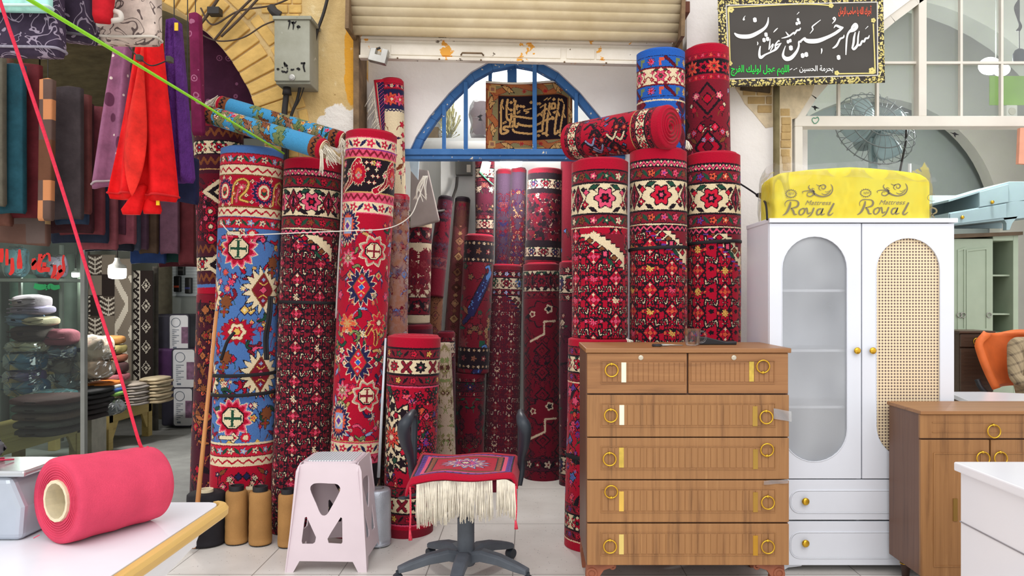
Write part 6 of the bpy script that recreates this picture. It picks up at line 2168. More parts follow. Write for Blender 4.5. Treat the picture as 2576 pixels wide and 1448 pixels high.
small_cone(632, 50, 1222, 1352, 'tan yarn cone with pale cardboard tube standing between and behind the tan pair', TANY, CARD, cap=0.02)
BLKY = yarn_mat((38, 36, 40), 'black_yarn', 200)
small_cone(519, 96, 1232, 1382, 'fat black yarn cone with cardboard core behind the table corner', BLKY, CARD, cap=0.020, rim=True, taper=0.97, k=0.36)
SILV = yarn_mat((194, 200, 210), 'silver_yarn', 160)
SILV.node_tree.nodes['Principled BSDF'].inputs['Metallic'].default_value = 0.65
SILV.node_tree.nodes['Principled BSDF'].inputs['Roughness'].default_value = 0.4
sv = small_cone(949, 70, 1229, 1381, 'silver yarn spool on the floor right of the pink stool', SILV, STEEL, cap=0.004, rim=True, taper=0.98, k=0.5)
# rods and strings among the left rolls
tag(MB().tube([W(545, 782, 4.52), (X(482, 4.44), 4.46, 0.03)], [0.010, 0.014], 10).build('bamboo_stick', wood((198, 134, 78), (160, 98, 52), (220, 164, 104), 'z', 'bamboo'), smooth=True), 'bamboo stick leaning against the blue carpet roll', 'stick')
tag(MB().tube([W(970, 850, 4.6), W(952, 1200, 4.59)], [0.006, 0.010], 8).build('thin_rod', mat((196, 200, 206), 0.5, 0.2), smooth=True), 'thin pale rod standing between the crimson roll and the short roll', 'rod')
tag(MB().tube(spline([W(556, 560, 4.75), W(585, 588, 4.66), W(640, 590, 4.63), W(760, 585, 4.64), W(880, 580, 4.66), W(975, 574, 4.7), W(1030, 545, 4.9), W(1052, 500, 5.2), W(1068, 455, 5.3)], 8), 0.0035, 6).build('string', STRING, smooth=True), 'white string tied across the left carpet rolls', 'string')
tag(MB().tube(spline([W(862, 392, 4.72), W(860, 470, 4.7), W(858, 560, 4.69), W(852, 650, 4.69), W(845, 800, 4.7)], 8), 0.005, 6).build('rope', mat((176, 166, 162), 0.8, var=0.2, scale=90), smooth=True), 'greyish rope hanging between the dark red and the crimson roll', 'rope')
tag(MB().tube(spline([W(1862, 462, 4.95), W(1890, 480, 4.9), W(1912, 496, 4.7), W(1926, 512, 4.3), W(1930, 552, 4.11)], 8), 0.006, 6).ball(W(1912, 491, 4.72), 0.02, 8, 6, (1.4, 1, .8)).build('tie_rope', STRAP, smooth=True), 'black rope from the right rolls to the wardrobe corner', 'rope')
# ------------------------------------------------------------------ pink plastic stool
STP = mat((222, 206, 212), 0.42, var=0.04, scale=4, bump=0.05, bscale=26)
dst = 4.16
st = thing('stool', 'pale pink plastic stool with patterned seat and cut-out sides', 'stool', (X(817, dst + 0.17), dst + 0.17, 0))
sx = X(817, dst)
hb, ht = 0.215, 0.155
zs = Z(1163, dst + 0.05)
cxs, cys = sx + 0.004, dst + 0.21
def panel(poly, holes, nrm):
 """flat side with holes, made by triangulating the outline and the hole outlines together"""
 bm = bmesh.new()
 edges = []
 for loop in [poly] + holes:
  v = [bm.verts.new((a, 0, b)) for a, b in loop]
  for i in range(len(v)):
   edges.append(bm.edges.new((v[i], v[(i + 1) % len(v)])))
 bmesh.ops.triangle_fill(bm, use_beauty=True, edges=edges)
 me = [[tuple(v.co) for v in bm.verts], [tuple(v.index for v in f.verts) for f in bm.faces]]
 bm.verts.index_update()
 me = [[tuple(v.co) for v in bm.verts], [tuple(v.index for v in f.verts) for f in bm.faces]]
 bm.free()
 return me
def P_(a, b):                                # picture pixel on the front side -> (u,-w..w ; t 0..1)
 return ((a - 817) / F * dst, Z(b, dst))
out = [P_(*q) for q in ((718, 1440), (736, 1190), (742, 1176), (756, 1170), (884, 1170), (898, 1176), (903, 1190), (922, 1440), (902, 1441), (886, 1412), (752, 1410), (735, 1441))]
h1 = [P_(a, b) for a, b in spline([(774, 1235), (780, 1222), (795, 1219), (820, 1220), (842, 1222), (850, 1233), (845, 1248), (828, 1280), (818, 1296), (808, 1299), (800, 1292), (790, 1270)], 3, True)]
h2 = [P_(*q) for q in ((762, 1304), (767, 1302), (792, 1352), (790, 1364), (784, 1368), (758, 1368), (756, 1362))]
h3 = [P_(*q) for q in ((853, 1303), (857, 1306), (859, 1364), (856, 1368), (824, 1366), (821, 1356), (830, 1340))]
pv_, pf = panel(out, [h1, h2, h3], None)
for k in range(4):
 a = k * math.pi / 2
 vs = []
 for u, _, z in pv_:
  t = z / zs
  half = hb + (ht - hb) * t
  half += (0.0 if k % 2 == 0 else 0.0)
  q = Vector((u, -half, 0))
  vs.append((cxs + q.x * math.cos(a) - q.y * math.sin(a), cys + q.x * math.sin(a) + q.y * math.cos(a), z))
 MB().add(vs, pf).build('side_panel', STP, st, solid=0.006, bevel=0.0)
MB().prism(rrect(cxs - ht + 0.005, cxs + ht - 0.005, cys - ht + 0.005, cys + ht - 0.005, 0.05), zs - 0.04, zs, 'z').build('seat', STP, st, bevel=0.012, seg=3)
def lattice_mat():
 t = NT('patterned_seat_inlay')
 v = t.coord()
 sep = t.n('SeparateXYZ')
 t.l(v, sep.inputs[0])
 a = t.math('SINE', t.math('MULTIPLY', t.math('ADD', sep.outputs[0], sep.outputs[1]), 210))
 b = t.math('SINE', t.math('MULTIPLY', t.math('SUBTRACT', sep.outputs[0], sep.outputs[1]), 210))
 k = t.math('LESS_THAN', t.math('MULTIPLY', a, b), 0.0)
 t.base(t.mix(k, lin((240, 242, 244)), lin((150, 164, 172))))
 t.set(0.4)
 return t.m
ins = MB().prism(rrect(cxs - ht + 0.025, cxs + ht - 0.025, cys - ht + 0.03, cys + ht - 0.03, 0.035), zs - 0.002, zs + 0.004, 'z').build('seat_inlay', lattice_mat(), st, bevel=0.002)
ins['label'] = 'white seat inlay with grey lattice pattern'
# ------------------------------------------------------------------ office chair without a back, rug on its seat
oc = thing('office_chair', 'grey office chair base with armrests, no backrest, before the doorway', 'office chair', (X(1172, 4.1), 4.1, 0))
GREYP = mat((86, 92, 100), 0.55, var=0.18, scale=12)
DARKP = mat((44, 50, 58), 0.42, var=0.1)
ocx, ocy = X(1172, 4.10), 4.10
hub = MB().lathe([(0.045, 0.06), (0.055, 0.075), (0.055, 0.13), (0.045, 0.14)], (ocx, ocy, 0), 24).build('hub', GREYP, oc, auto=True)
MB().lathe([(0.045, 0.12), (0.045, 0.31), (0.036, 0.315), (0.036, 0.475)], (ocx, ocy, 0), 24).build('gas_column', GREYP, oc, auto=True)
seatz = 0.583
for k in range(5):
 a = math.radians((-160, -95, -25, 50, 128)[k])
 dx, dy = math.cos(a), math.sin(a)
 R_ = 0.36
 lg = MB()
 pts = [(ocx + dx * r, ocy + dy * r, z) for r, z in ((0.03, 0.105), (0.10, 0.125), (0.2, 0.115), (0.3, 0.09), (R_, 0.075))]
 n_ = Vector((-dy, dx, 0))
 vs = []
 for i, p in enumerate(pts):
  w_ = (0.038, 0.036, 0.033, 0.03, 0.026)[i]
  h_ = (0.03, 0.028, 0.024, 0.02, 0.014)[i]
  for su, sz in ((-1, -1), (1, -1), (1, 0.6), (0.6, 1), (-0.6, 1), (-1, 0.6)):
   vs.append(Vector(p) + n_ * w_ * su + Vector((0, 0, h_ * sz)))
 fs = [(i * 6 + q, i * 6 + (q + 1) % 6, (i + 1) * 6 + (q + 1) % 6, (i + 1) * 6 + q) for i in range(4) for q in range(6)] + [tuple(range(6)), tuple(range(24, 30))]
 leg = lg.add(vs, fs).build('base_leg', GREYP, oc, bevel=0.004)
 cst = MB().lathe([(0.026, -0.02), (0.028, -0.016), (0.028, 0.016), (0.026, 0.02)], (ocx + dx * R_, ocy + dy * R_, 0.0285), 20, n_)
 cst.tube([(ocx + dx * R_, ocy + dy * R_, 0.03), (ocx + dx * R_, ocy + dy * R_, 0.07)], 0.012, 8)
 cst.build('caster', DARKP, leg, auto=True)
MB().box(ocx - 0.12, ocx + 0.12, ocy - 0.12, ocy + 0.12, 0.47, 0.495).build('seat_plate', DARKP, oc, bevel=0.005)
SEATC = mat((120, 24, 50), 0.9, var=0.2, scale=30)
MB().prism(rrect(ocx - 0.25, ocx + 0.25, ocy - 0.24, ocy + 0.24, 0.09), 0.495, seatz - 0.012, 'z').build('seat_cushion', SEATC, oc, bevel=0.018, seg=3)
mb = MB().tube(spline([(ocx - 0.10, ocy - 0.08, 0.48), (ocx - 0.2, ocy - 0.09, 0.465), (ocx - 0.31, ocy - 0.1, 0.44)], 5), 0.008, 8)
mb.ball((ocx - 0.315, ocy - 0.1, 0.437), 0.018, 10, 6, (1.6, 1, .5))
mb.build('height_lever', DARKP, oc, smooth=True)
for s, px in ((-1, 1036), (1, 1310)):        # loop armrests seen edge-on
 ax_ = X(px, ocy)
 zt_, zb_ = Z(1040, ocy), Z(1170, ocy)
 arm = [(ax_ - 0.01 * s, ocy + 0.02, 0.475), (ax_ + 0.004 * s, ocy + 0.02, zb_ - 0.03), (ax_ + 0.008 * s, ocy - 0.02, zb_ + 0.06), (ax_ + 0.02 * s, ocy - 0.08, zb_ + 0.14), (ax_ + 0.022 * s, ocy - 0.13, zb_ + 0.22), (ax_ + 0.008 * s, ocy - 0.12, zt_ - 0.02), (ax_, ocy - 0.06, zt_), (ax_, ocy + 0.05, zt_), (ax_, ocy + 0.09, zt_ - 0.05), (ax_, ocy + 0.07, zb_ + 0.06), (ax_, ocy + 0.06, zb_ - 0.05)]
 q = spline(arm, 5)
 MB().tube(q, [0.018 + 0.016 * math.sin(math.pi * min(1, max(0, (i - 8) / 24))) for i in range(len(q))], 10).build('armrest', DARKP, oc, smooth=True)
 MB().tube([(ax_ - 0.01 * s, ocy + 0.02, 0.482), (ocx + 0.1 * s, ocy + 0.02, 0.48)], 0.014, 8).build('arm_bracket', DARKP, oc, smooth=True)
# small fringed rug draped over the seat
mt_ = Rug(62, 66, 0.33, 'R', 61)
for i, (q, k) in enumerate(((26, 'K'), (25.2, 'V'), (22.5, 'P'), (20.5, 'K'), (19.6, 'T'), (17.2, 'K'), (16.6, 'R'))):
 mt_.put(0, 33, 31, 33, lambda a, b, q=q, k=k: np.where((np.abs(a) < q) & (np.abs(b) < q + 2), PIDX[k], -1))
for k in range(26):
 for sg in (-1, 1):
  mt_.dia(sg * 23.8, 8 + k * 2, 1.0, 0.9, [(1, 'V' if k % 2 else 'K')])
  mt_.dia(-25 + k * 2, 33 + sg * 25.5, 0.9, 1.0, [(1, 'V' if k % 2 else 'K')])
  mt_.ros(sg * 18.8, 10 + k * 1.9, 0.9, 5, [(1, 'O' if k % 2 else 'G')])
mt_.jag(0, 33, 14, 15, 14, [(1.03, 'K'), (0.95, 'L'), (0.82, 'R'), (0.7, 'W'), (0.6, 'V'), (0.42, 'P'), (0.28, 'N'), (0.14, 'W')], 0.4)
mt_.wobble(0.5)
ru = 0.295
def seat_rug(i, j):
 u, v = i / mt_.nx * 2 - 1, j / mt_.ny    # u across, v from back (0) to front (1)
 x = ocx + u * ru
 y = ocy + 0.25 - v * 0.53
 z = seatz + 0.006 + 0.006 * math.sin(u * 5 + v * 4)
 edge = max(0, abs(u) - 0.82)
 z -= edge * edge * 1.6 * 0.9
 x -= math.copysign(edge * 0.12, u)
 f_ = max(0, v - 0.93)
 z -= f_ * 0.24 + f_ * f_ * 0.5 + 0.02 * f_ * 5 * max(0, -u) * 1.2
 y += f_ * f_ * 1.3
 return (x + (0.012 * u * (1 - v)), y, z - 0.03 * max(0, -u - 0.3) * v)
vs = [seat_rug(i, j) for j in range(mt_.ny + 1) for i in range(mt_.nx + 1)]
qd = [(j * (mt_.nx + 1) + i, (j + 1) * (mt_.nx + 1) + i, (j + 1) * (mt_.nx + 1) + i + 1, j * (mt_.nx + 1) + i + 1) for j in range(mt_.ny) for i in range(mt_.nx)]
sr = face_mesh('seat_rug', vs, qd, PLIN[mt_.a].reshape(-1, 4), PILE)
tag(sr, 'small red rug with white fringe draped over the office chair seat', 'rug')
md = sr.modifiers.new('thickness', 'SOLIDIFY')
md.thickness = 0.012
md.offset = 0
front = [Vector(seat_rug(int(mt_.nx * t), mt_.ny)) + Vector((0, -0.004, -0.003)) for t in (0.13, 0.25, 0.37)]
fringe(sr, front, (0.02, -0.02, -1), 0.20, CREAM, 110, 1, 0.008, 0.0022)
front = [Vector(seat_rug(int(mt_.nx * t), mt_.ny)) + Vector((0, -0.004, -0.003)) for t in (0.38, 0.5, 0.62, 0.76)]
fringe(sr, front, (0.0, -0.02, -1), 0.185, CREAM, 120, 2, 0.010, 0.0022)
front = [Vector(seat_rug(int(mt_.nx * t), mt_.ny)) + Vector((0, -0.004, -0.003)) for t in (0.80, 0.88, 0.97)]
fringe(sr, front, (0.02, -0.02, -1), 0.17, CREAM, 70, 3, 0.008, 0.0022)
CORDC = mat((214, 60, 80), 0.8, var=0.4, scale=160)
for t, L_ in ((0.06, 0.26), (0.985, 0.21)):
 p = Vector(seat_rug(int(mt_.nx * t), mt_.ny))
 mb = MB().tube(spline([p, p + Vector((0.004, -0.01, -L_ * 0.5)), p + Vector((0.0, -0.01, -L_ * 0.8))], 5), 0.005, 6)
 mb.tube([p + Vector((0.0, -0.01, -L_ * 0.8)), p + Vector((0.003, -0.01, -L_))], [0.005, 0.011], 6)
 mb.build('tassel', CORDC, sr, smooth=True)
# ------------------------------------------------------------------ black banner with white calligraphy
BD = 4.98
bn = thing('banner', 'black cloth banner with white calligraphy and gold floral border', 'banner', W(2015, 210, BD))
def bz(a, b):
 """a,b: picture pixels; the cloth hangs a little skewed with soft waves"""
 return W(a, b, BD + 0.008 * math.sin(a * 0.03) + 0.004 * math.sin(b * 0.06))
cor = [(1805, -14), (2221, -14), (2226, 208), (1811, 220)]
def quad(u, v):
 (ax_, ay), (bx, by), (cx_, cy_), (dx, dy) = cor
 a = (ax_ * (1 - u) + bx * u) * (1 - v) + (dx * (1 - u) + cx_ * u) * v
 b = (ay * (1 - u) + by * u) * (1 - v) + (dy * (1 - u) + cy_ * u) * v
 return a, b
def banner_mat():
 t = NT('printed_gold_scroll_border')
 v = t.coord()
 vo = t.n('TexVoronoi')
 vo.inputs['Scale'].default_value = 66
 vo.inputs['Randomness'].default_value = 0.8
 nz = t.n('TexNoise')
 nz.inputs['Scale'].default_value = 24
 t.l(v, nz.inputs['Vector'])
 t.l(t.mix(0.05, v, nz.outputs['Color']), vo.inputs['Vector'])
 k = t.step(vo.outputs['Distance'], 0.50, 0.44)
 n3 = t.noise(v, 60, 2)
 t.base(t.mix(k, lin((52, 46, 42)), t.ramp(n3, [(0.35, lin((196, 178, 92))), (0.65, lin((236, 224, 150)))])))
 t.set(0.75)
 return t.m
CLOTHB = mat((70, 66, 62), 0.75, var=0.06, scale=4)
GOLDP = mat((222, 208, 130), 0.7, var=0.12, scale=30)
WHITEP = mat((246, 246, 244), 0.7, var=0.02)
mb = MB().grid(lambda u, v: bz(*quad(u, v)), 48, 26)
body = mb.build('cloth', banner_mat(), bn, smooth=True, solid=0.003, fix=False)
off = lambda a, b, e: bz(a, b) + Vector((0, -e, 0))
fld = [(1826, 14), (2206, 6), (2207, 190), (1834, 199)]
def quad2(u, v, q=fld):
 (ax_, ay), (bx, by), (cx_, cy_), (dx, dy) = q
 return ((ax_ * (1 - u) + bx * u) * (1 - v) + (dx * (1 - u) + cx_ * u) * v, (ay * (1 - u) + by * u) * (1 - v) + (dy * (1 - u) + cy_ * u) * v)
MB().grid(lambda u, v: off(*quad2(u, v), 0.004), 48, 26).build('black_field', CLOTHB, bn, smooth=True, fix=False)
mb = MB()
for e, w_ in ((0.012, 1.4),):
 for (u0, v0), (u1, v1) in (((0, 0), (1, 0)), ((1, 0), (1, 1)), ((1, 1), (0, 1)), ((0, 1), (0, 0))):
  pts = [quad2(u0 + (u1 - u0) * t / 12, v0 + (v1 - v0) * t / 12) for t in range(13)]
  brush(mb, pts, [w_] * 13, lambda a, b: off(a, b, 0.006), 2)
mb.build('white_rule', mat((214, 210, 204), 0.7), bn, fix=False)
mb = MB()
for pts in ([(1832, 36), (1832, 20), (1846, 19)], [(1846, 19), (1990, 12), (2054, 12), (2090, 15)], [(1832, 36), (1836, 155)], [(2196, 60), (2200, 170), (2198, 184), (2180, 185), (2108, 186)]):
 brush(mb, pts, [1.6] * len(pts), lambda a, b: off(a, b, 0.006), 4)
for cx_, cy_, r in ((1838, 25, 9), (2196, 52, 7), (2090, 15, 7), (1836, 160, 7), (2192, 178, 9), (2104, 184, 7)):
 for t in range(5):
  a = t * 1.256
  mb.add([off(cx_ + r * 0.5 * math.cos(a) + r * 0.42 * math.cos(q * 0.785), cy_ + r * 0.5 * math.sin(a) + r * 0.42 * math.sin(q * 0.785), 0.0062) for q in range(8)], [tuple(range(8))])
mb.build('gold_corner_scrolls', GOLDP, bn, fix=False)
cal = MB()
cp = lambda a, b: off(a, b, 0.007)
def zl(pts, ws):                             # left half, coordinates of a 6.437x enlargement at x 1800
 brush(cal, [(1800 + a / 6.437, b / 6.437) for a, b in pts], [w * 1.12 / 6.437 for w in ws], cp)
def zr(pts, ws):                             # right half, enlargement at x 2010
 brush(cal, [(2010 + a / 6.437, b / 6.437) for a, b in pts], [w * 1.12 / 6.437 for w in ws], cp)
def dot(z, a, b, s):
 z([(a - s * 0.75, b + s * 0.1), (a, b), (a + s * 0.75, b - s * 0.1)], [s * 0.62, s * 0.95, s * 0.62])
# the long final bowl and its dot
zl([(850, 285), (838, 380), (790, 460), (690, 530), (560, 590), (430, 598), (350, 580), (300, 540)], [5, 15, 20, 26, 30, 30, 24, 8])
dot(zl, 632, 328, 38)
zl([(478, 262), (456, 290), (452, 322), (445, 312)], [3, 6, 16, 8])
# small strokes
zl([(1002, 460), (965, 495), (932, 530)], [5, 9, 4])
zl([(672, 680), (680, 710), (670, 738)], [4, 8, 3])
zl([(1348, 202), (1310, 242)], [6, 3])
# three dots
for a, b in ((812, 566), (780, 654), (838, 636)):
 dot(zl, a, b, 34)
# ascending letter, teeth and the body of the fourth word
zl([(722, 750), (708, 820), (706, 900), (730, 935), (800, 890), (890, 848), (980, 795), (1060, 700)], [7, 14, 18, 22, 13, 12, 16, 4])
zl([(880, 630), (870, 730), (856, 812)], [5, 10, 6])
zl([(856, 812), (905, 740), (925, 722), (915, 770), (880, 830)], [5, 8, 10, 10, 6])
zl([(1062, 705), (1010, 720), (960, 742), (990, 690), (1020, 664), (1028, 680)], [4, 10, 12, 10, 10, 6])
zl([(960, 745), (965, 790), (940, 830)], [8, 14, 8])
# third word, raised
zl([(1372, 455), (1352, 490), (1310, 500), (1280, 545), (1262, 535), (1215, 570), (1180, 600)], [6, 12, 13, 12, 12, 12, 8])
zl([(1130, 520), (1160, 560), (1178, 590), (1120, 612), (1062, 625)], [4, 10, 12, 10, 4])
zl([(1262, 535), (1272, 575)], [7, 4])
for a, b in ((1330, 326), (1310, 388), (1350, 374)):
 dot(zl, a, b, 26)
for a, b in ((1168, 682), (1204, 664)):
 dot(zl, a, b, 28)
# second word: bowl at its end, long stroke, head
zl([(1128, 745), (1096, 840), (1090, 910), (1140, 958), (1220, 940), (1300, 850), (1340, 760), (1345, 680), (1384, 690)], [4, 12, 20, 30, 28, 20, 14, 12, 10])
dot(zl, 1214, 782, 40)
zr([(0, 690), (35, 660), (85, 625), (95, 650), (160, 672), (300, 665), (450, 610), (570, 550), (655, 490), (712, 450)], [10, 14, 16, 24, 32, 32, 24, 22, 20, 6])
zr([(712, 452), (650, 442), (590, 420), (556, 462)], [8, 18, 14, 3])
for a, b in ((52, 905), (112, 888)):
 dot(zr, a, b, 38)
zr([(345, 328), (270, 385), (208, 440), (218, 485), (170, 550)], [4, 8, 10, 9, 3])
zr([(358, 790), (362, 830), (350, 878)], [10, 10, 3])
zr([(562, 330), (545, 308), (566, 288), (582, 312), (565, 350), (528, 388)], [6, 10, 9, 10, 9, 3])
# small word before it
zr([(722, 570), (712, 610), (660, 635), (630, 690), (602, 740), (560, 775), (532, 785)], [6, 12, 14, 14, 16, 12, 4])
dot(zr, 634, 935, 38)
# first word
zr([(752, 895), (757, 760), (770, 610), (800, 530), (870, 460)], [7, 12, 13, 15, 20])
zr([(800, 520), (880, 490), (925, 440), (905, 400), (860, 440), (840, 480)], [14, 24, 24, 22, 18, 10])
zr([(1132, 575), (1112, 620), (1070, 630), (1045, 680), (1015, 670), (985, 730), (940, 735)], [5, 13, 14, 14, 14, 15, 16])
zr([(968, 508), (950, 600), (945, 690), (930, 750), (880, 800), (845, 770)], [6, 12, 13, 18, 18, 8])
zr([(905, 525), (885, 610), (875, 700), (858, 770)], [7, 15, 16, 14])
zr([(1112, 430), (1066, 476)], [6, 3])
cal.build('white_calligraphy', WHITEP, bn, fix=False)
def fit(body, col, x0, y0, x1, y1, bold=0.0):
 s = BD / F
 text_mesh(shape_ar(body), 'lettering', col, bn, (x1 - x0), (y1 - y0), lambda u, v: off(x0 + u, y1 - v, 0.007), bold=bold)
fit('اللهم عجل لوليك الفرج', mat((40, 214, 74), 0.7, var=0.02), 1838, 164, 1984, 192, 0.02)
fit('بحرمة الحسين', WHITEP, 2010, 165, 2095, 184, 0.015)
fit('آجرك الله يا صاحب الزمان', mat((240, 92, 62), 0.7, var=0.02), 2108, 15, 2191, 43, 0.02)
mb = MB()
for a, b in ((1990, 174), (1997, 176), (2002, 173), (1987, 176)):
 brush(mb, [(a - 2, b + 1), (a + 2, b - 1)], [0.6, 0.9], lambda p, q: off(p, q, 0.007), 3)
mb.build('tiny_lettering', WHITEP, bn, fix=False)
mb = MB()
for k in range(9):
 p = off(*quad(k / 8 * 0.98 + 0.01, 0.0), 0)
tag(MB().tube([W(1700, -40, 5.0), W(2330, -40, 5.0)], 0.006, 6).build('banner_wire', RUBBER), 'wire the black banner hangs from', 'wire')
# ------------------------------------------------------------------ woven calligraphy picture behind the blue bars
YP = YR + 0.085
cw, chh = (1440 - 1222) / F * YP * 100, (378 - 205) / F * YP * 100
pr = Rug(cw, chh, 0.36, 'J', 71)
kx_, ky_ = cw / 1680.0, chh / 1330.0          # from a 7.62x enlargement
def PX(a, b):
 return ((a - 55) * kx_ - cw / 2, (b - 75) * ky_)
pr.rect(-cw / 2, cw / 2, 0, chh, 'J')
for e, k in ((0, 'T'), (1.6, 'U'), (2.2, 'J')):
 pr.put(0, chh / 2, cw / 2, chh / 2, lambda a, b, e=e, k=k: np.where((np.abs(a) < cw / 2 - e) & (np.abs(b) < chh / 2 - e), PIDX[k], -1))
for (x0, y0), (x1, y1) in ((PX(90, 700), PX(270, 1250)), (PX(90, 160), PX(270, 700)), (PX(260, 270), PX(950, 90)), (PX(1030, 90), PX(1500, 300)), (PX(260, 1330), PX(950, 1190)), (PX(1000, 1190), PX(1560, 1330))):
 mx, my = (x0 + x1) / 2, (y0 + y1) / 2
 if abs(y1 - y0) > abs(x1 - x0):
  pr.path(spline([(x0 + 0.5, y0), (x1 - 1, y0 * 0.7 + y1 * 0.3), (mx - 1, my), (x0 + 1, y1)], 6), 1.8, 'I', 'A', 0.3)
 else:
  pr.path(spline([(x0, y0), (x0 * .7 + x1 * .3, my), (mx, y1), (x1, my)], 6), 1.8, 'I', 'A', 0.3)
for a, b, an in ((480, 190, 0.5), (160, 460, 1.7), (190, 1000, 1.5), (470, 1300, 0.4), (1420, 1330, -0.4), (1430, 200, .9), (1690, 1000, 1.5), (1690, 640, 1.3)):
 x, y = PX(a, b)
 pr.leaf(x, y, 4.6, 1.7, an, [(1.25, 'K'), (1.0, 'U')])
 pr.leaf(x + 1, y + 0.8, 2.4, 1.2, an + 1.0, [(1.2, 'K'), (0.95, 'U')])
for a, b in ((800, 235), (1210, 250), (750, 1270), (1120, 1280)):
 x, y = PX(a, b)
 pr.ros(x, y, 1.7, 6, [(1, 'R'), (0.4, 'T')], 0.3)
for a, b in ((190, 210), (180, 1280)):
 x, y = PX(a, b)
 pr.rect(x - 2.4, x + 2.4, y - 2.4, y + 2.4, 'U')
 pr.rect(x - 1.3, x + 1.3, y - 1.3, y + 1.3, 'H')
a0, b0 = PX(300, 325)
a1, b1 = PX(1640, 1200)
pr.rect(a0 - 0.5, a1 + 0.5, b0 - 0.5, b1 + 0.5, 'T')
pr.rect(a0, a1, b0, b1, 'K')
for pts, w in (
  ([(380, 410), (350, 560), (350, 900), (350, 1060), (430, 1060), (490, 1010), (400, 980), (430, 930), (520, 930), (590, 920)], 24),
  ([(520, 930), (530, 830), (580, 840), (575, 930)], 20), ([(375, 520), (400, 580)], 14), ([(480, 400), (460, 560), (460, 740), (500, 800), (540, 790), (555, 690)], 24), ([(470, 540), (510, 590)], 14),
  ([(630, 420), (610, 600), (610, 800), (610, 900), (650, 930), (680, 880), (690, 860)], 24), ([(630, 520), (665, 590)], 14),
  ([(600, 720), (760, 740), (950, 770), (1060, 720), (1110, 690), (1160, 740), (1200, 690), (1150, 660), (1250, 600), (1330, 600), (1400, 590), (1390, 510), (1340, 510), (1330, 570)], 22),
  ([(680, 870), (760, 900), (950, 920), (1100, 880), (1200, 830), (1300, 800), (1370, 800), (1340, 770)], 24),
  ([(580, 980), (620, 1030), (800, 1060), (950, 1070), (1080, 1030), (1150, 1020), (1160, 900), (1190, 700), (1210, 510)], 22),
  ([(1295, 500), (1280, 620), (1250, 800), (1240, 1000), (1220, 1070), (1160, 1080)], 24), ([(1270, 640), (1310, 720)], 18),
  ([(1470, 500), (1450, 640), (1420, 800), (1390, 1080), (1440, 1080), (1455, 1040)], 22), ([(1440, 650), (1480, 740)], 20),
  ([(1575, 510), (1560, 640), (1520, 880), (1490, 1080)], 18), ([(1550, 680), (1590, 760)], 18), ([(800, 600), (870, 590), (940, 575)], 14), ([(800, 620), (890, 640), (830, 670)], 14),
  ([(1360, 680), (1410, 660), (1380, 700)], 14), ([(1110, 570), (1170, 530)], 12), ([(660, 650), (720, 610)], 10), ([(665, 670), (720, 640)], 8), ([(1190, 430), (1250, 390)], 11), ([(1260, 430), (1310, 390)], 11),
  ([(1460, 470), (1470, 410), (1500, 440), (1530, 410), (1530, 450)], 13), ([(1540, 440), (1560, 470)], 13), ([(495, 690), (560, 660)], 10), ([(600, 380), (600, 430)], 13), ([(385, 860), (450, 820)], 9), ([(390, 880), (460, 845)], 7)):
 pr.path(spline([PX(a, b) for a, b in pts], 4), w * kx_ * 0.95, 'U', 'K', 0.2)
for a, b in ((545, 450), (675, 520), (735, 525), (785, 535), (1060, 490), (1100, 490), (1375, 425), (545, 600), (1040, 1115), (1080, 1115), (1240, 1115), (1500, 1130), (935, 455)):
 x, y = PX(a, b)
 pr.dia(x, y, 1.5, 1.3, [(1, 'U')])
def hang(i, j):
 u, v = i / pr.nx, j / pr.ny
 a = 1222 + 218 * u
 b = 206 + 171 * v + 4 * math.sin(u * 4.5) * (1 - v * 0.4)
 cut = max(0, u - 0.80) / 0.20
 b += cut * cut * 34 * (1 - v) ** 2
 return W(a, b, YP + 0.006 * math.sin(u * 7))
vs = [hang(i, j) for j in range(pr.ny + 1) for i in range(pr.nx + 1)]
qd = [(j * (pr.nx + 1) + i, (j + 1) * (pr.nx + 1) + i, (j + 1) * (pr.nx + 1) + i + 1, j * (pr.nx + 1) + i + 1) for j in range(pr.ny) for i in range(pr.nx)]
wp = face_mesh('woven_picture', vs, qd, PLIN[pr.a].reshape(-1, 4), PILE)
tag(wp, 'small brown rug with woven calligraphy hanging behind the blue window bars', 'rug')
wp.modifiers.new('thickness', 'SOLIDIFY').thickness = 0.008
MB().tube([hang(int(pr.nx * t / 20), 0) for t in range(21)], 0.008, 6).build('fringed_edge', CREAM, wp, smooth=True)
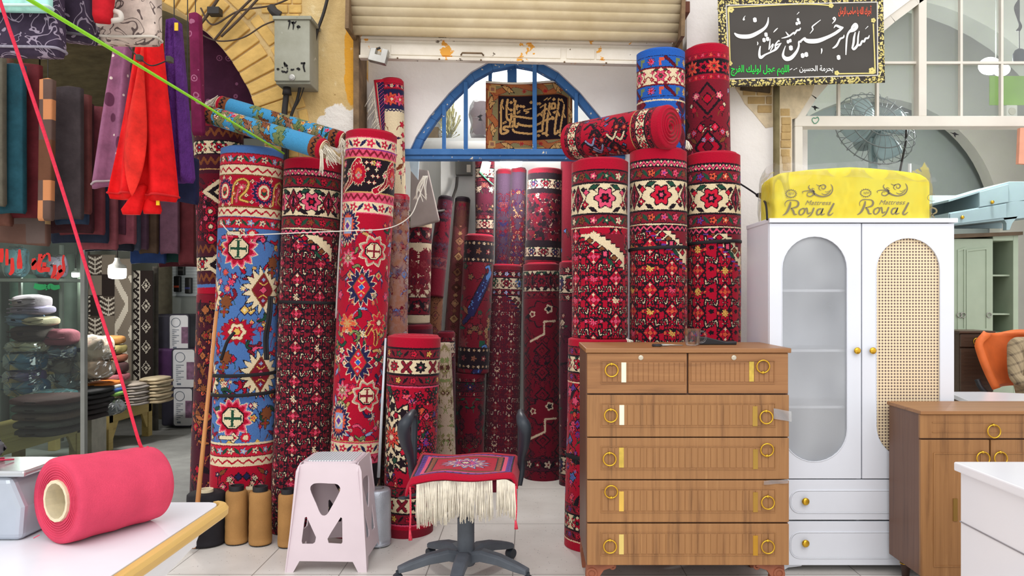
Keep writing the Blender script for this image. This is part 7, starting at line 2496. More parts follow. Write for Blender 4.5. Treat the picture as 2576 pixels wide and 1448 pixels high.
# ------------------------------------------------------------------ the blanket shop at the left
def velvet(col, pattern=None, name='plush_blanket', cols=None, crinkle=0):
 t = NT(name)
 v = t.coord()
 c = lin(col)
 dk, lt = tuple(q * 0.72 for q in c[:3]) + (1,), tuple(min(1, q * 1.25 + 0.004) for q in c[:3]) + (1,)
 base = t.ramp(t.noise(v, 11, 5, 0.65), [(0.3, dk), (0.5, c), (0.72, lt)])
 if pattern == 'damask':                  # pale curling arabesques
  nz = t.n('TexNoise')
  nz.inputs['Scale'].default_value = 9
  nz.inputs['Detail'].default_value = 1
  nz.inputs['Distortion'].default_value = 2.6
  t.l(v, nz.inputs['Vector'])
  k = t.math('LESS_THAN', t.math('ABSOLUTE', t.math('SUBTRACT', nz.outputs['Fac'], 0.56)), 0.028)
  base = t.mix(t.math('MULTIPLY', k, 0.85), base, lin(cols[0]))
 elif pattern == 'spots':                 # darker oval blotches and small pale stars
  vo = t.n('TexVoronoi')
  vo.inputs['Scale'].default_value = 8
  t.l(t.coord((1.6, 1, 1)), vo.inputs['Vector'])
  base = t.mix(t.step(vo.outputs['Distance'], 0.34, 0.31), base, lin(cols[0]))
  v2 = t.n('TexVoronoi')
  v2.inputs['Scale'].default_value = 13
  t.l(v, v2.inputs['Vector'])
  base = t.mix(t.step(v2.outputs['Distance'], 0.12, 0.10), base, lin(cols[1]))
 elif pattern == 'check':                 # patchwork squares
  sep = t.n('SeparateXYZ')
  t.l(v, sep.inputs[0])
  fx = t.math('FLOOR', t.math('MULTIPLY', sep.outputs[0], 8.3))
  fz = t.math('FLOOR', t.math('MULTIPLY', sep.outputs[2], 8.3))
  h = t.math('FRACT', t.math('MULTIPLY', t.math('SINE', t.math('ADD', t.math('MULTIPLY', fx, 12.99), t.math('MULTIPLY', fz, 78.2))), 437.5))
  base = t.mix(0.8, base, t.ramp(h, [(0.0, lin(cols[0])), (0.34, lin(cols[1])), (0.67, lin(cols[2]))]))
  t.t.nodes[-1]
  for nd in t.t.nodes:
   if nd.type == 'VALTORGB' and len(nd.color_ramp.elements) == 3 and nd.inputs[0].links and nd.inputs[0].links[0].from_node.type == 'MATH':
    nd.color_ramp.interpolation = 'CONSTANT'
 elif pattern == 'flowers':
  vo = t.n('TexVoronoi')
  vo.inputs['Scale'].default_value = 11
  t.l(v, vo.inputs['Vector'])
  d = vo.outputs['Distance']
  base = t.mix(t.math('MULTIPLY', t.math('LESS_THAN', t.math('ABSOLUTE', t.math('SUBTRACT', d, 0.2)), 0.035), 0.6), base, lin(cols[0]))
  base = t.mix(t.math('MULTIPLY', t.math('LESS_THAN', d, 0.08), 0.8), base, lin(cols[0]))
 t.base(base)
 t.set(0.8, 0, 0.25)
 t.b.inputs['Sheen Weight'].default_value = 0.35
 t.b.inputs['Sheen Roughness'].default_value = 0.35
 t.b.inputs['Sheen Tint'].default_value = lt
 if crinkle:
  t.bump(t.noise(t.coord((1, 1, 0.45)), 26, 4, 0.7), crinkle, 0.03)
 else:
  t.bump(t.noise(v, 90, 3), 0.25, 0.006)
 return t.m
GH = 'blankets hanging in the shop entrance'
HOOKS = []
def drape(top, bot, yt, yb, d, th, m, label, folds=0.0, amp=0.0, group=GH, db=None, sag=0.0, skew=0.0, hem=None, name='hanging_blanket', cat='blanket', rows=22, n=26, e=0.35, bulge=0.0, slit=0.0, hook=0):
 db = db or d
 mb = MB()
 ph = (hash_px := (top[0] * 0.37 + yt * 0.11)) % 6.28
 loops = []
 for j in range(rows + 1):
  t = j / rows
  xl = top[0] + (bot[0] - top[0]) * t
  xr = top[1] + (bot[1] - top[1]) * t
  dd = d + (db - d) * t
  cx_, hw = (xl + xr) / 2, (xr - xl) / 2
  hw *= 1 + bulge * math.sin(math.pi * t)
  lp = []
  for k in range(2 * n):
   a = math.pi * 2 * k / (2 * n)
   ca, sa = math.cos(a), math.sin(a)
   sx = math.copysign(abs(ca) ** e, ca)
   sy = math.copysign(abs(sa) ** e, sa)
   u = sx
   f_ = amp * (0.35 + 0.65 * t) * math.sin(folds * u * math.pi + ph + 0.6 * math.sin(t * 3 + ph))
   cr = slit * math.exp(-((u - 0.1) / 0.12) ** 2) * math.sin(math.pi * min(1, t * 1.05))
   y = dd + sy * th / 2 * (1 if sy > 0 else 1) + f_ + (cr if sy < 0 else 0)
   py = yt + (yb - yt) * t + skew * u * t + (sag * (1 - u * u) if t > 0.0 else 0) * t
   p = W(cx_ + hw * u, py, dd)
   lp.append(Vector((p.x, y, p.z)))
  loops.append(lp)
 N = 2 * n
 vs = [p for lp in loops for p in lp]
 fs = [(j * N + k, j * N + (k + 1) % N, (j + 1) * N + (k + 1) % N, (j + 1) * N + k) for j in range(rows) for k in range(N)]
 ctop = sum(loops[0], Vector()) / N + Vector((0, 0, th * 0.3))
 vs += [tuple(ctop)]
 ct = len(vs) - 1
 fs += [(k, ct, (k + 1) % N) for k in range(N)]
 low = [p + Vector((0, 0, -th * 0.22)) for p in loops[-1]]
 cen = sum(low, Vector()) / N
 inner_ = [Vector((p.x * 0.97 + cen.x * 0.03, p.y * 0.5 + cen.y * 0.5, p.z - th * 0.12)) for p in low]
 b0 = len(vs)
 vs += inner_
 fs += [((rows) * N + k, rows * N + (k + 1) % N, b0 + (k + 1) % N, b0 + k) for k in range(N)]
 fs += [(b0 + k, b0 + k + 1, b0 + N - 2 - k, b0 + N - 1 - k) for k in range(n - 1)]
 o = mb.add(vs, fs).build(name, m, smooth=True)
 tag(o, label, cat, group)
 if hook:
  HOOKS.append(Vector((ctop.x, ctop.y, 3.72)))
  MB().tube([ctop - Vector((0, 0, 0.02)), Vector((ctop.x, ctop.y, 3.72))], 0.003, 5).build('hook_wire', RUBBER, o)
 if hem is not None:
  MB().tube([p + Vector((0, -0.002 if p.y < cen.y else 0.002, -th * 0.05)) for p in loops[-1]], 0.006, 6, closed=True).build('hem', hem, o, smooth=True)
 return o
v_ = velvet
rowb = [  # xl, xr, yt, yb, depth, colour, label words
 (-60, 12, 145, 512, 4.55, (112, 108, 92), 'greyish olive'), (-40, 31, 150, 562, 4.70, (112, 70, 56), 'brown, second from the left frame edge,'),
 (0, 62, 165, 530, 4.62, (30, 84, 98), 'teal'), (20, 104, 165, 542, 4.72, (104, 26, 34), 'maroon, right of the teal one,'),
 (136, 207, 222, 545, 4.80, (74, 64, 66), 'charcoal plush'), (150, 228, 240, 532, 4.92, (118, 60, 58), 'dusty brown, just right of the charcoal one,'),
 (140, 223, 300, 558, 4.97, (44, 62, 90), 'slate blue, low corner under the charcoal one,'), (120, 234, 262, 580, 5.04, (66, 26, 34), 'dark wine, right of the dusty brown one,'),
 (150, 263, 270, 584, 5.12, (122, 52, 60), 'brick rose'), (130, 273, 280, 605, 5.20, (34, 44, 66), 'midnight blue, right of the brick rose one,'),
 (205, 295, 290, 622, 5.28, (146, 76, 84), 'dusty pink'), (250, 318, 300, 584, 5.40, (94, 48, 66), 'plum, right of the dusty pink one,'),
 (215, 335, 300, 626, 5.48, (26, 30, 46), 'near-black navy, below the plum one,'), (300, 341, 320, 608, 5.42, (150, 78, 92), 'narrow pale rose'),
 (262, 352, 330, 624, 5.56, (78, 88, 106), 'steel grey'), (335, 371, 350, 622, 5.62, (92, 64, 84), 'mauve grey'),
 (352, 397, 350, 632, 5.70, (86, 66, 50), 'brown and beige'), (330, 416, 360, 657, 5.80, (38, 66, 122), 'royal blue'),
 (405, 450, 350, 633, 5.76, (128, 88, 108), 'crushed mauve velvet'), (415, 463, 360, 655, 5.9, (16, 62, 58), 'dark green'),
 (452, 491, 380, 660, 5.84, (112, 44, 50), 'russet'), (400, 503, 400, 666, 6.02, (84, 24, 36), 'crimson brown, at the back end of the row,')]
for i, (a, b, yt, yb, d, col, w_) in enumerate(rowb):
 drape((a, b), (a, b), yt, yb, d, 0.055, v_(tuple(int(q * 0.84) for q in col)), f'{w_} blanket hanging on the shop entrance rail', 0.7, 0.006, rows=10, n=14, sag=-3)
PATCH = v_((120, 84, 62), 'check', 'patchwork_blanket', [(96, 58, 38), (214, 142, 92), (86, 70, 66)])
drape((103, 138), (98, 134), 202, 548, 4.64, 0.05, PATCH, 'brown and tan checked patchwork blanket hanging beside the maroon one', 0.5, 0.004, hook=1, rows=10, n=14)
drape((-40, 122), (-30, 126), 430, 604, 4.86, 0.07, v_((108, 90, 80), 'check', 'patchwork_blanket', [(98, 84, 80), (196, 164, 112), (96, 66, 56)]), 'wide low patchwork blanket end above the shop glass', 1.2, 0.008, rows=10, n=14, skew=6)
tag(MB().tube([W(-100, 150, 4.5), W(520, 420, 6.3)], 0.012, 8).build('rail', mat((70, 66, 60), 0.5, 0.4)), 'steel rail the row of blankets hangs from', 'rail')
# featured blankets nearer the street
REDV = v_((222, 14, 18), name='scarlet_plush')
rd = drape((346, 402), (275, 440), 100, 487, 4.05, 0.10, REDV, 'bright scarlet blanket hanging in loose folds from the top rail', 2.2, 0.040, rows=40, n=44, e=0.6, skew=4, hem=mat((206, 22, 26), 0.8), slit=0.05, hook=1)
MB().grid(lambda u, v: (X(358 - 26 * v + (u - 0.5) * 52 * math.sin(math.pi * v ** 1.7) ** 0.8, 3.95), 3.955 - 0.035 * math.sin(u * math.pi) * math.sin(math.pi * v), Z(112 + 380 * v, 3.95)), 12, 30).build('inner_fold', v_((232, 44, 34), name='scarlet_plush_inside'), rd, smooth=True, fix=False, solid=0.006)
drape((352, 372), (310, 352), 470, 528, 4.03, 0.07, REDV, 'lower left tail of the scarlet blanket bunch', 0.6, 0.01, rows=12, n=16, e=0.7)
yl_ = drape((365, 392), (362, 404), 470, 528, 4.08, 0.06, REDV, 'lower right tail of the scarlet blanket bunch with yellow label', 0.6, 0.01, rows=12, n=16, e=0.7)
MB().box(X(393, 4.03), X(401, 4.03), 4.028, 4.034, Z(516, 4.03), Z(499, 4.03)).build('care_label', mat((240, 200, 30), 0.6), yl_)
MAUVE = v_((142, 88, 118), 'spots', 'mauve_printed_plush', [(92, 44, 70), (222, 206, 196)])
drape((290, 330), (230, 312), 112, 456, 4.32, 0.08, MAUVE, 'mauve blanket with dark ovals and white stars behind the scarlet one', 1.6, 0.02, hem=mat((176, 160, 164), 0.8), skew=-6, rows=26, n=30, e=0.5, hook=1)
PURP = v_((84, 36, 112), name='purple_plush', crinkle=1.0)
pu = drape((424, 452), (412, 484), 56, 446, 4.25, 0.09, PURP, 'purple plush blanket hanging right of the scarlet one', 2.6, 0.022, rows=30, n=36, e=0.55, hook=1)
MB().box(X(440, 4.19), X(449, 4.19), 4.183, 4.19, Z(78, 4.19), Z(58, 4.19)).build('gold_label', GOLD, pu)
drape((446, 498), (443, 498), 400, 500, 4.42, 0.07, v_((20, 26, 58)), 'navy blanket corner showing under the purple blanket', 0.8, 0.01, hook=1, rows=10, n=14, skew=5)
FLOW = v_((58, 14, 44), 'flowers', 'dark_floral_plush', [(150, 92, 128)])
drape((478, 504), (486, 512), 38, 330, 4.72, 0.07, v_((112, 22, 66), 'flowers', 'wine_floral_plush', [(186, 120, 150)]), 'wine pink floral blanket edge beside the purple blanket', 1.0, 0.012, rows=16, n=18, hook=1)
drape((502, 640), (500, 680), 30, 340, 5.52, 0.06, FLOW, 'very dark purple floral blanket filling the arch at the right', 1.2, 0.012, rows=18, n=26, hook=1)
# folded pieces along the top left corner
DAM = v_((58, 46, 66), 'damask', 'dark_damask_plush', [(168, 154, 172)])
HEMG = mat((150, 144, 158), 0.85, var=0.2, scale=60)
drape((-60, 152), (-60, 160), -60, 122, 3.30, 0.10, DAM, 'dark purple damask blanket folded over the top left rail', 0.5, 0.012, hem=HEMG, rows=16, n=24, skew=4)
drape((150, 240), (166, 241), -60, 92, 3.45, 0.09, v_((52, 40, 58), 'damask', 'dark_damask_plush', [(150, 138, 152)]), 'dark damask blanket second along the top left rail', 0.5, 0.01, hem=mat((92, 88, 96), 0.85), rows=14, n=20, skew=3)
CRM = v_((196, 178, 166), 'damask', 'cream_floral_plush', [(52, 34, 38)])
drape((262, 402), (240, 403), -60, 96, 3.52, 0.09, CRM, 'cream blanket with black scrollwork at the top of the entrance', 0.6, 0.012, hem=mat((206, 198, 186), 0.85), rows=16, n=24, skew=2)
drape((236, 292), (240, 276), -60, 44, 3.38, 0.07, v_((190, 20, 34)), 'red blanket bundle squeezed before the cream one', 0.6, 0.012, rows=14, n=18, e=0.8)
tag(MB().tube(spline([W(246, 62, 3.42), W(285, 52, 3.40), W(304, 48, 3.40), W(300, 32, 3.40), W(275, 27, 3.42)], 8), 0.012, 8).build('piping', mat((206, 198, 188), 0.85), smooth=True), 'pale rolled blanket hem under the red bundle', 'blanket edge')
drape((-60, 128), (-60, 130), -60, 16, 3.2, 0.06, v_((170, 226, 214)), 'mint green blanket edge at the top left corner', 0.6, 0.008, hem=mat((206, 236, 228), 0.85), rows=10, n=16, skew=3)
for pts, lab in (([(318, 108), (330, 125), (345, 140), (380, 165), (425, 150)], 'thin wire with clips hanging before the scarlet blanket'),):
 o = tag(MB().tube(spline([W(a, b, 3.9) for a, b in pts], 8), 0.0035, 6).build('clip_wire', RUBBER, smooth=True), lab, 'wire')
 for a, b in ((351, 146), (427, 150)):
  MB().box(X(a - 6, 3.9), X(a + 6, 3.9), 3.88, 3.92, Z(b + 7, 3.9), Z(b - 7, 3.9)).build('clip', mat((74, 76, 64), 0.6), o, bevel=0.003)
HOOKS.sort(key=lambda p: p.y)
tag(MB().tube([(-3.4, 3.3, 3.72)] + HOOKS + [(-1.9, 5.2, 3.72)], 0.014, 8).build('rail', STRAP), 'black bent rail above the frame that the single blankets hang from', 'rail')
# ---- glass shopfront with red and green lettering
GX1 = X(206, 5.6)
gd_ = thing('window_3', 'glass shopfront pane with red and green painted lettering', 'window', (GX1 - 0.9, 5.6, 0))
structure(gd_)
STEELF = mat((128, 130, 126), 0.45, 0.4, var=0.12)
SHOPGLASS = thin_glass((198, 220, 212), 0.7, 0.008, 'greenish_shop_glass')
MB().add([(-4.35, 5.6, 0.06), (GX1, 5.6, 0.06), (GX1, 5.6, Z(596, 5.6)), (-4.35, 5.6, Z(596, 5.6))], [(0, 1, 2, 3)]).build('pane', SHOPGLASS, gd_)
mb = MB().box(GX1, GX1 + 0.03, 5.58, 5.62, 0, Z(590, 5.6)).box(-4.4, -4.35, 5.57, 5.63, 0, 3.4).box(-4.4, GX1 + 0.03, 5.58, 5.62, 0, 0.06).box(-4.4, GX1 + 0.03, 5.58, 5.62, Z(596, 5.6), Z(590, 5.6))
mb.build('window_frame', STEELF, gd_)
REDP = mat((214, 40, 34), 0.6, var=0.12, scale=20)
mb = MB()
gz = lambda a, b: W(a / 8.046, 580 + b / 8.046, 5.594)
for pts, ws in (([(1290, 490), (1275, 600), (1290, 760), (1240, 840), (1205, 880), (1150, 990)], [18, 26, 34, 60, 60, 24]), ([(1240, 840), (1200, 760), (1240, 700)], [40, 40, 20]),
    ([(1105, 690), (1110, 800), (1085, 880), (1040, 960)], [34, 40, 40, 20]), ([(1085, 930), (1120, 960)], [36, 24]),
    ([(1010, 790), (900, 780), (820, 790), (780, 720), (810, 600), (815, 470)], [44, 54, 56, 48, 46, 40]), ([(930, 470), (990, 480), (1010, 620)], [18, 24, 26]), ([(850, 560), (920, 480)], [30, 18]), ([(900, 640), (890, 740)], [40, 40]),
    ([(680, 560), (690, 640), (680, 790)], [36, 50, 46]), ([(640, 700), (730, 600)], [30, 24]),
    ([(395, 380), (395, 500), (395, 640), (400, 770)], [24, 36, 56, 50]), ([(245, 550), (250, 700), (245, 820), (190, 890)], [30, 40, 42, 26]), ([(140, 370), (140, 540), (140, 700)], [26, 34, 30]), ([(20, 360), (20, 500), (15, 640)], [50, 56, 40])):
 brush(mb, pts, ws, gz)
mb.build('red_lettering', REDP, gd_, fix=False)
mb = MB()
for pts, ws in (([(690, 1110), (800, 1140), (900, 1130), (930, 1090)], [50, 60, 50, 30]), ([(960, 1160), (1020, 1120), (1100, 1150), (1210, 1130)], [40, 50, 50, 40]), ([(920, 1190), (960, 1180)], [20, 14])):
 brush(mb, pts, ws, gz)
mb.build('green_lettering', mat((24, 140, 78), 0.6), gd_, fix=False)
# ---- benches
PINE2 = wood((188, 164, 100), (160, 136, 78), (206, 184, 122), 'y', 'pale_bench_wood', rough=0.6)
BX0, BX1 = -4.62, -4.02
def bench(y0, y1, label):
 o = thing('bench', label, 'bench', ((BX0 + BX1) / 2, (y0 + y1) / 2, 0), 'low wooden benches in the blanket shop')
 MB().box(BX0, BX1, y0, y1, 0.35, 0.385).build('bench_top', PINE2, o, bevel=0.004)
 for xx in (BX1 - 0.035, BX0 + 0.005):
  MB().box(xx, xx + 0.03, y0 + 0.02, y1 - 0.02, 0.26, 0.35).build('apron_rail', PINE2, o, bevel=0.003)
 for yy in (y0 + 0.05, y1 - 0.05):
  for xx in (BX0 + 0.05, BX1 - 0.04):
   lg = MB().box(xx - 0.04, xx + 0.035, yy - 0.04, yy + 0.04, 0, 0.35)
   s = 1 if yy < (y0 + y1) / 2 else -1
   lg.prism([(yy + 0.04 * s, 0.26), (yy + 0.16 * s, 0.26), (yy + 0.06 * s, 0.10), (yy + 0.04 * s, 0.10)], xx, xx + 0.025, 'x')
   lg.build('leg', PINE2, o, bevel=0.003)
 return o
bench(5.75, 7.0, 'low wooden bench behind the shop glass under the dark mats')
bench(7.42, 8.3, 'low wooden bench with folded sacks beside the plastic bags')
tag(MB().box(X(206, 7.2), X(246, 7.2), 7.1, 7.35, 0, 0.37).build('white_box', mat((176, 172, 160), 0.7, var=0.2), bevel=0.004), 'whitish box standing between the two benches', 'box')
# ---- piles of folded goods
PLASTIC = thin_glass((250, 251, 251), 0.6, 0.025, 'crinkled_bag')
_pn = 0
def bundle(x0, x1, y0, y1, d, col, label, dep=0.34, group='folded bedding piled behind the shop glass', wrap=False, cat='folded blanket', name='folded_blanket', lumps=0.012, m=None, folds=2):
 """soft folded pack: rounded front with fold lines"""
 global _pn
 _pn += 1
 A, B = W(x0, y1, d), W(x1, y0, d)
 mb = MB()
 n, k = 22, 16
 hx, hz = (B.x - A.x) / 2, (B.z - A.z) / 2
 cx_, cz_ = A.x + hx, A.z + hz
 sd = _pn * 1.7
 def fn(u, v):
  a = u * 2 * math.pi
  ca, sa = math.cos(a), math.sin(a)
  e = 0.45
  px_ = math.copysign(abs(ca) ** e, ca) * hx
  pz_ = math.copysign(abs(sa) ** 0.6, sa) * hz
  q = math.sin(math.pi * min(max(v, 0.0), 1.0)) ** 0.25 if 0 < v < 1 else 0.0
  wv = lumps * mnoise.noise(Vector((px_ * 9 + sd, v * 3, pz_ * 9)))
  cr = 0.0
  return (cx_ + px_ * (0.9 + 0.1 * q) * (0.2 + 0.8 * q) + wv, d + dep * v, cz_ + (pz_ + wv * 0.6) * (0.15 + 0.85 * q))
 mb.grid(lambda u, v: fn(u, v), 40, 14)
 o = mb.build(name, m or mat(col, 0.85, var=0.22, scale=8, bump=0.2, bscale=50), smooth=True)
 tag(o, label, cat, group)
 if folds:
  f_ = MB()
  for q in range(1, folds + 1):
   zz = A.z + (B.z - A.z) * q / (folds + 1)
   f_.tube(spline([(A.x + (B.x - A.x) * t, d - 0.008 + 0.05 * abs(t - 0.5) ** 2 * 4, zz + 0.008 * math.sin(t * 5 + sd + q)) for t in (0.02, 0.25, 0.5, 0.75, 0.98)], 4), 0.007, 5)
  f_.build('fold_edge', mat(tuple(int(c * 0.8) for c in col), 0.9, var=0.2), o, smooth=True)
 if wrap:
  w2 = MB().grid(lambda u, v: tuple(Vector(fn(u, v)) + Vector((0.012 * mnoise.noise(Vector((u * 30, v * 9, sd))), -0.02, 0.012 * mnoise.noise(Vector((u * 25, v * 7, sd + 4)))))), 46, 12)
  w2.build('plastic_wrap', PLASTIC, o, fix=False)
 return o
dl = 6.35
for a, b, y0, y1, col, lab, wr_ in (
  (14, 82, 741, 778, (158, 138, 150), 'greyish lilac folded blanket, topmost of the left pile', 0), (8, 92, 768, 792, (150, 132, 162), 'lilac folded blanket, second in the left pile', 0),
  (4, 62, 787, 823, (120, 138, 172), 'pale blue folded blanket, third in the left pile', 0), (44, 102, 797, 821, (196, 176, 150), 'beige folded blanket beside the pale blue one', 0),
  (8, 90, 819, 860, (62, 44, 38), 'dark brown folded blanket in the left pile', 0), (0, 84, 858, 889, (188, 174, 150), 'cream bedding pack in the left pile', 1),
  (-6, 72, 885, 937, (64, 106, 144), 'sky blue bedding pack in the left pile, above the violet one', 1), (-8, 70, 932, 968, (96, 76, 132), 'violet bedding pack between two blue packs', 1),
  (-6, 80, 955, 1002, (58, 100, 140), 'blue bedding pack below the violet one', 1), (30, 160, 985, 1012, (56, 96, 104), 'teal bedding pack at the foot of the left pile', 1)):
 bundle(a, b, y0, y1, dl, col, lab, wrap=bool(wr_), folds=2 if not wr_ else 1)
bundle(75, 157, 828, 872, 6.5, (136, 62, 78), 'dusty rose blanket pack with white tag right of the left pile', folds=1)
bundle(75, 160, 868, 905, 6.55, (46, 56, 84), 'navy blanket pack in plastic under the rose one', wrap=True, folds=1)
for a, b, y0, y1, col, lab in ((90, 170, 900, 945, (150, 128, 112), 'crumpled clear bag with beige bedding, left'), (150, 250, 845, 915, (156, 142, 126), 'crumpled clear bag with pale bedding, top'),
       (165, 250, 905, 960, (162, 138, 120), 'crumpled clear bag with cream bedding, right'), (105, 180, 935, 985, (120, 132, 140), 'crumpled clear bag with bluish bedding, low'),
       (75, 130, 940, 992, (50, 50, 52), 'dark bag at the bottom of the bag heap')):
 bundle(a, b, y0, y1, 6.75, col, lab + ' in the shop heap', wrap=True, folds=0, lumps=0.05, group='plastic bags of bedding heaped in the shop', cat='bag', name='bedding_bag')
for k, (y0, y1, col, lab) in enumerate(((846, 868, (170, 120, 66), 'orange and grey'), (868, 893, (140, 128, 78), 'olive striped'), (892, 914, (128, 76, 56), 'rust brown'), (913, 943, (74, 48, 50), 'dark brown'), (941, 962, (150, 88, 96), 'pink'))):
 bundle(232 + k * 3, 285 + k * 3, y0, y1, 7.3, col, f'{lab} rolled towel in the small stack near the bench end', group='rolled towels stacked behind the glass', folds=1, cat='towel', name='rolled_towel', dep=0.3)
# mats: many thin layers, one object each pile layer
for k in range(5):
 y0 = 1002 + k * 20
 bundle(-6 + k * 4, 152 - k * 2, y0, y0 + 22, 6.0 + 0.02 * k, ((70, 34, 36), (62, 56, 54), (84, 62, 54), (70, 66, 62), (56, 50, 48))[k], ('dark red doormat, topmost', 'charcoal doormat, second', 'brown doormat, third', 'grey doormat, fourth', 'black-brown doormat, lowest')[k] + ' in the left mat pile', dep=0.5, group='doormats piled on the near bench', folds=0, cat='mat', name='doormat')
for k in range(6):
 y0 = 982 + k * 13
 bundle(146 + k, 226 - k, y0, y0 + 15, 6.55, (34 + k * 2, 34, 36), ('first', 'second', 'third', 'fourth', 'fifth', 'lowest')[k] + ' black speckled mat from the top of the middle mat pile', dep=0.5, group='black mats piled on the near bench', folds=0, cat='mat', name='doormat')
for k, (col, lab) in enumerate((((206, 118, 48), 'orange'), ((206, 204, 196), 'white'), ((52, 84, 150), 'blue'), ((112, 150, 72), 'green'))):
 bundle(200 + k * 3, 262 + k * 5, 964 + k * 9, 976 + k * 9, 6.9, col, f'{lab} edged folded cloth on the black mat pile', dep=0.4, group='bright cloths on the mat pile', folds=0, cat='folded cloth', name='folded_cloth')
bundle(150, 285, 1004, 1052, 6.85, (84, 88, 92), 'crumpled grey plastic bag hanging over the bench edge', wrap=True, folds=0, lumps=0.05, group='plastic bags of bedding heaped in the shop', cat='bag', name='plastic_bag', dep=0.3)
for k in range(8):
 y0 = 966 + k * 7
 bundle(272 + (k % 3) * 2, 342 + (k % 2) * 5, y0, y0 + 8.5, 7.5, ((182, 170, 158), (150, 142, 138))[k % 2], ('topmost', 'second', 'third', 'fourth', 'fifth', 'sixth', 'seventh', 'lowest')[k] + ' grey folded cloth in the stack on the far bench', dep=0.4, group='grey cloths stacked on the far bench', folds=0, cat='folded cloth', name='folded_cloth')
for k in range(8):
 y0 = 952 + k * 8
 bundle(338 + (k % 3) * 2, 396 + (k % 2) * 6, y0, y0 + 9.5, 7.72, ((202, 186, 156), (170, 152, 124))[k % 2], ('topmost', 'second', 'third', 'fourth', 'fifth', 'sixth', 'seventh', 'lowest')[k] + ' beige folded sack in the right stack on the far bench', dep=0.4, group='beige sacks stacked on the far bench', folds=0, cat='sack', name='folded_sack')
# ---- bedding bags with printed fronts
BAGW = mat((196, 196, 200), 0.35, var=0.08, scale=6)
BAGP = mat((74, 40, 84), 0.5, var=0.3, scale=10)
BAGD = mat((44, 42, 56), 0.5, var=0.2)
def print_bag(x0, x1, y0, y1, xs, d, side, label):
 o = thing('bedding_bag', label, 'bag', W((x0 + x1) / 2, y1, d + 0.15), 'printed bedding bags stacked in the shop')
 A, B = W(x0, y1, d), W(x1, y0, d)
 s = W(xs, y1, d).x
 bx = MB().box(s - 0.0, B.x, d + 0.004, d + 0.36, A.z, B.z).build('side_walls', side, o, bevel=0.03, seg=3)
 MB().prism(rrect(A.x, B.x - 0.006, A.z + 0.006, B.z - 0.006, 0.035), d - 0.006, d + 0.012).build('front_panel', BAGW, o, bevel=0.004)
 rr_ = rrect(A.x, B.x - 0.004, A.z + 0.004, B.z - 0.004, 0.035)
 MB().tube([(a, d - 0.004, b) for a, b in rr_], 0.008, 6, closed=True).build('piping', BAGD, o, smooth=True)
 w_, h_ = B.x - A.x, B.z - A.z
 INK2 = mat((96, 104, 116), 0.6)
 mb = MB().torus((A.x + w_ * 0.34, d - 0.007, B.z - h_ * 0.22), h_ * 0.12, 0.004, (0, 1, 0), 24, 5)
 for q in range(9):
  zz = B.z - h_ * (0.42 + q * 0.05)
  mb.box(A.x + w_ * 0.16, A.x + w_ * (0.5 - 0.12 * (q % 3)), d - 0.0075, d - 0.005, zz - 0.004, zz + 0.004)
 mb.box(A.x + w_ * 0.2, A.x + w_ * 0.38, d - 0.0075, d - 0.005, A.z + h_ * 0.08, A.z + h_ * 0.13)
 mb.build('printed_text', INK2, o)
 MB().box(A.x + w_ * 0.62, A.x + w_ * 0.95, d - 0.0078, d - 0.005, A.z + h_ * 0.22, A.z + h_ * 0.66).build('picture_patch', mat((118, 84, 110), 0.6, var=0.5, scale=18), o)
 return o
print_bag(426, 476, 790, 884, 380, 8.75, BAGD, 'printed grey bedding bag, topmost of the three')
print_bag(434, 492, 876, 976, 386, 8.72, BAGP, 'printed purple bedding bag, middle of the three')
print_bag(436, 486, 974, 1072, 404, 8.70, BAGD, 'printed dark bedding bag, lowest of the three')
tag(MB().box(X(474, 9.0), X(516, 9.0), 9.0, 9.4, Z(1030, 9.0), Z(818, 9.0)).build('white_cabinet', mat((190, 196, 200), 0.4, var=0.05), bevel=0.01), 'white cabinet behind the printed bedding bags', 'cabinet')
tag(MB().box(X(474, 9.05), X(520, 9.05), 9.05, 9.42, 0, Z(1032, 9.05)).build('wooden_plinth', PINE2), 'wooden plinth under the white cabinet', 'plinth')
# ---- pegboard with black goods, rolled carpets and panels at the back
pb = thing('pegboard', 'white slatted display board at the back of the blanket shop', 'display board', W(465, 745, 9.72))
MB().box(X(430, 9.72), X(505, 9.72), 9.72, 9.8, Z(745, 9.72), Z(560, 9.72)).build('board', mat((186, 194, 198), 0.5, var=0.04), pb)
mb = MB()
for k in range(24):
 zz = Z(745 - k * 7.6, 9.72)
 mb.box(X(432, 9.72), X(503, 9.72), 9.714, 9.72, zz, zz + 0.006)
mb.build('slats', mat((150, 158, 164), 0.5), pb)
for i, (a, b, c1_) in enumerate(((446, 714, (186, 70, 40)), (474, 718, (54, 60, 120)), (456, 672, (70, 70, 70)))):
 o = thing('packaged_gadget', ('black packaged item with orange band on the display board', 'black packaged item with blue band on the display board', 'black packaged item hanging top on the display board')[i], 'package', W(a, b, 9.68))
 MB().box(X(a - 8, 9.68), X(a + 8, 9.68), 9.66, 9.72, Z(b + 20, 9.68), Z(b - 20, 9.68)).build('case', mat((22, 22, 24), 0.4), o, bevel=0.01)
 MB().box(X(a - 7, 9.68), X(a + 6, 9.68), 9.655, 9.67, Z(b + 9, 9.68), Z(b + 4, 9.68)).build('band', mat(c1_, 0.5), o)
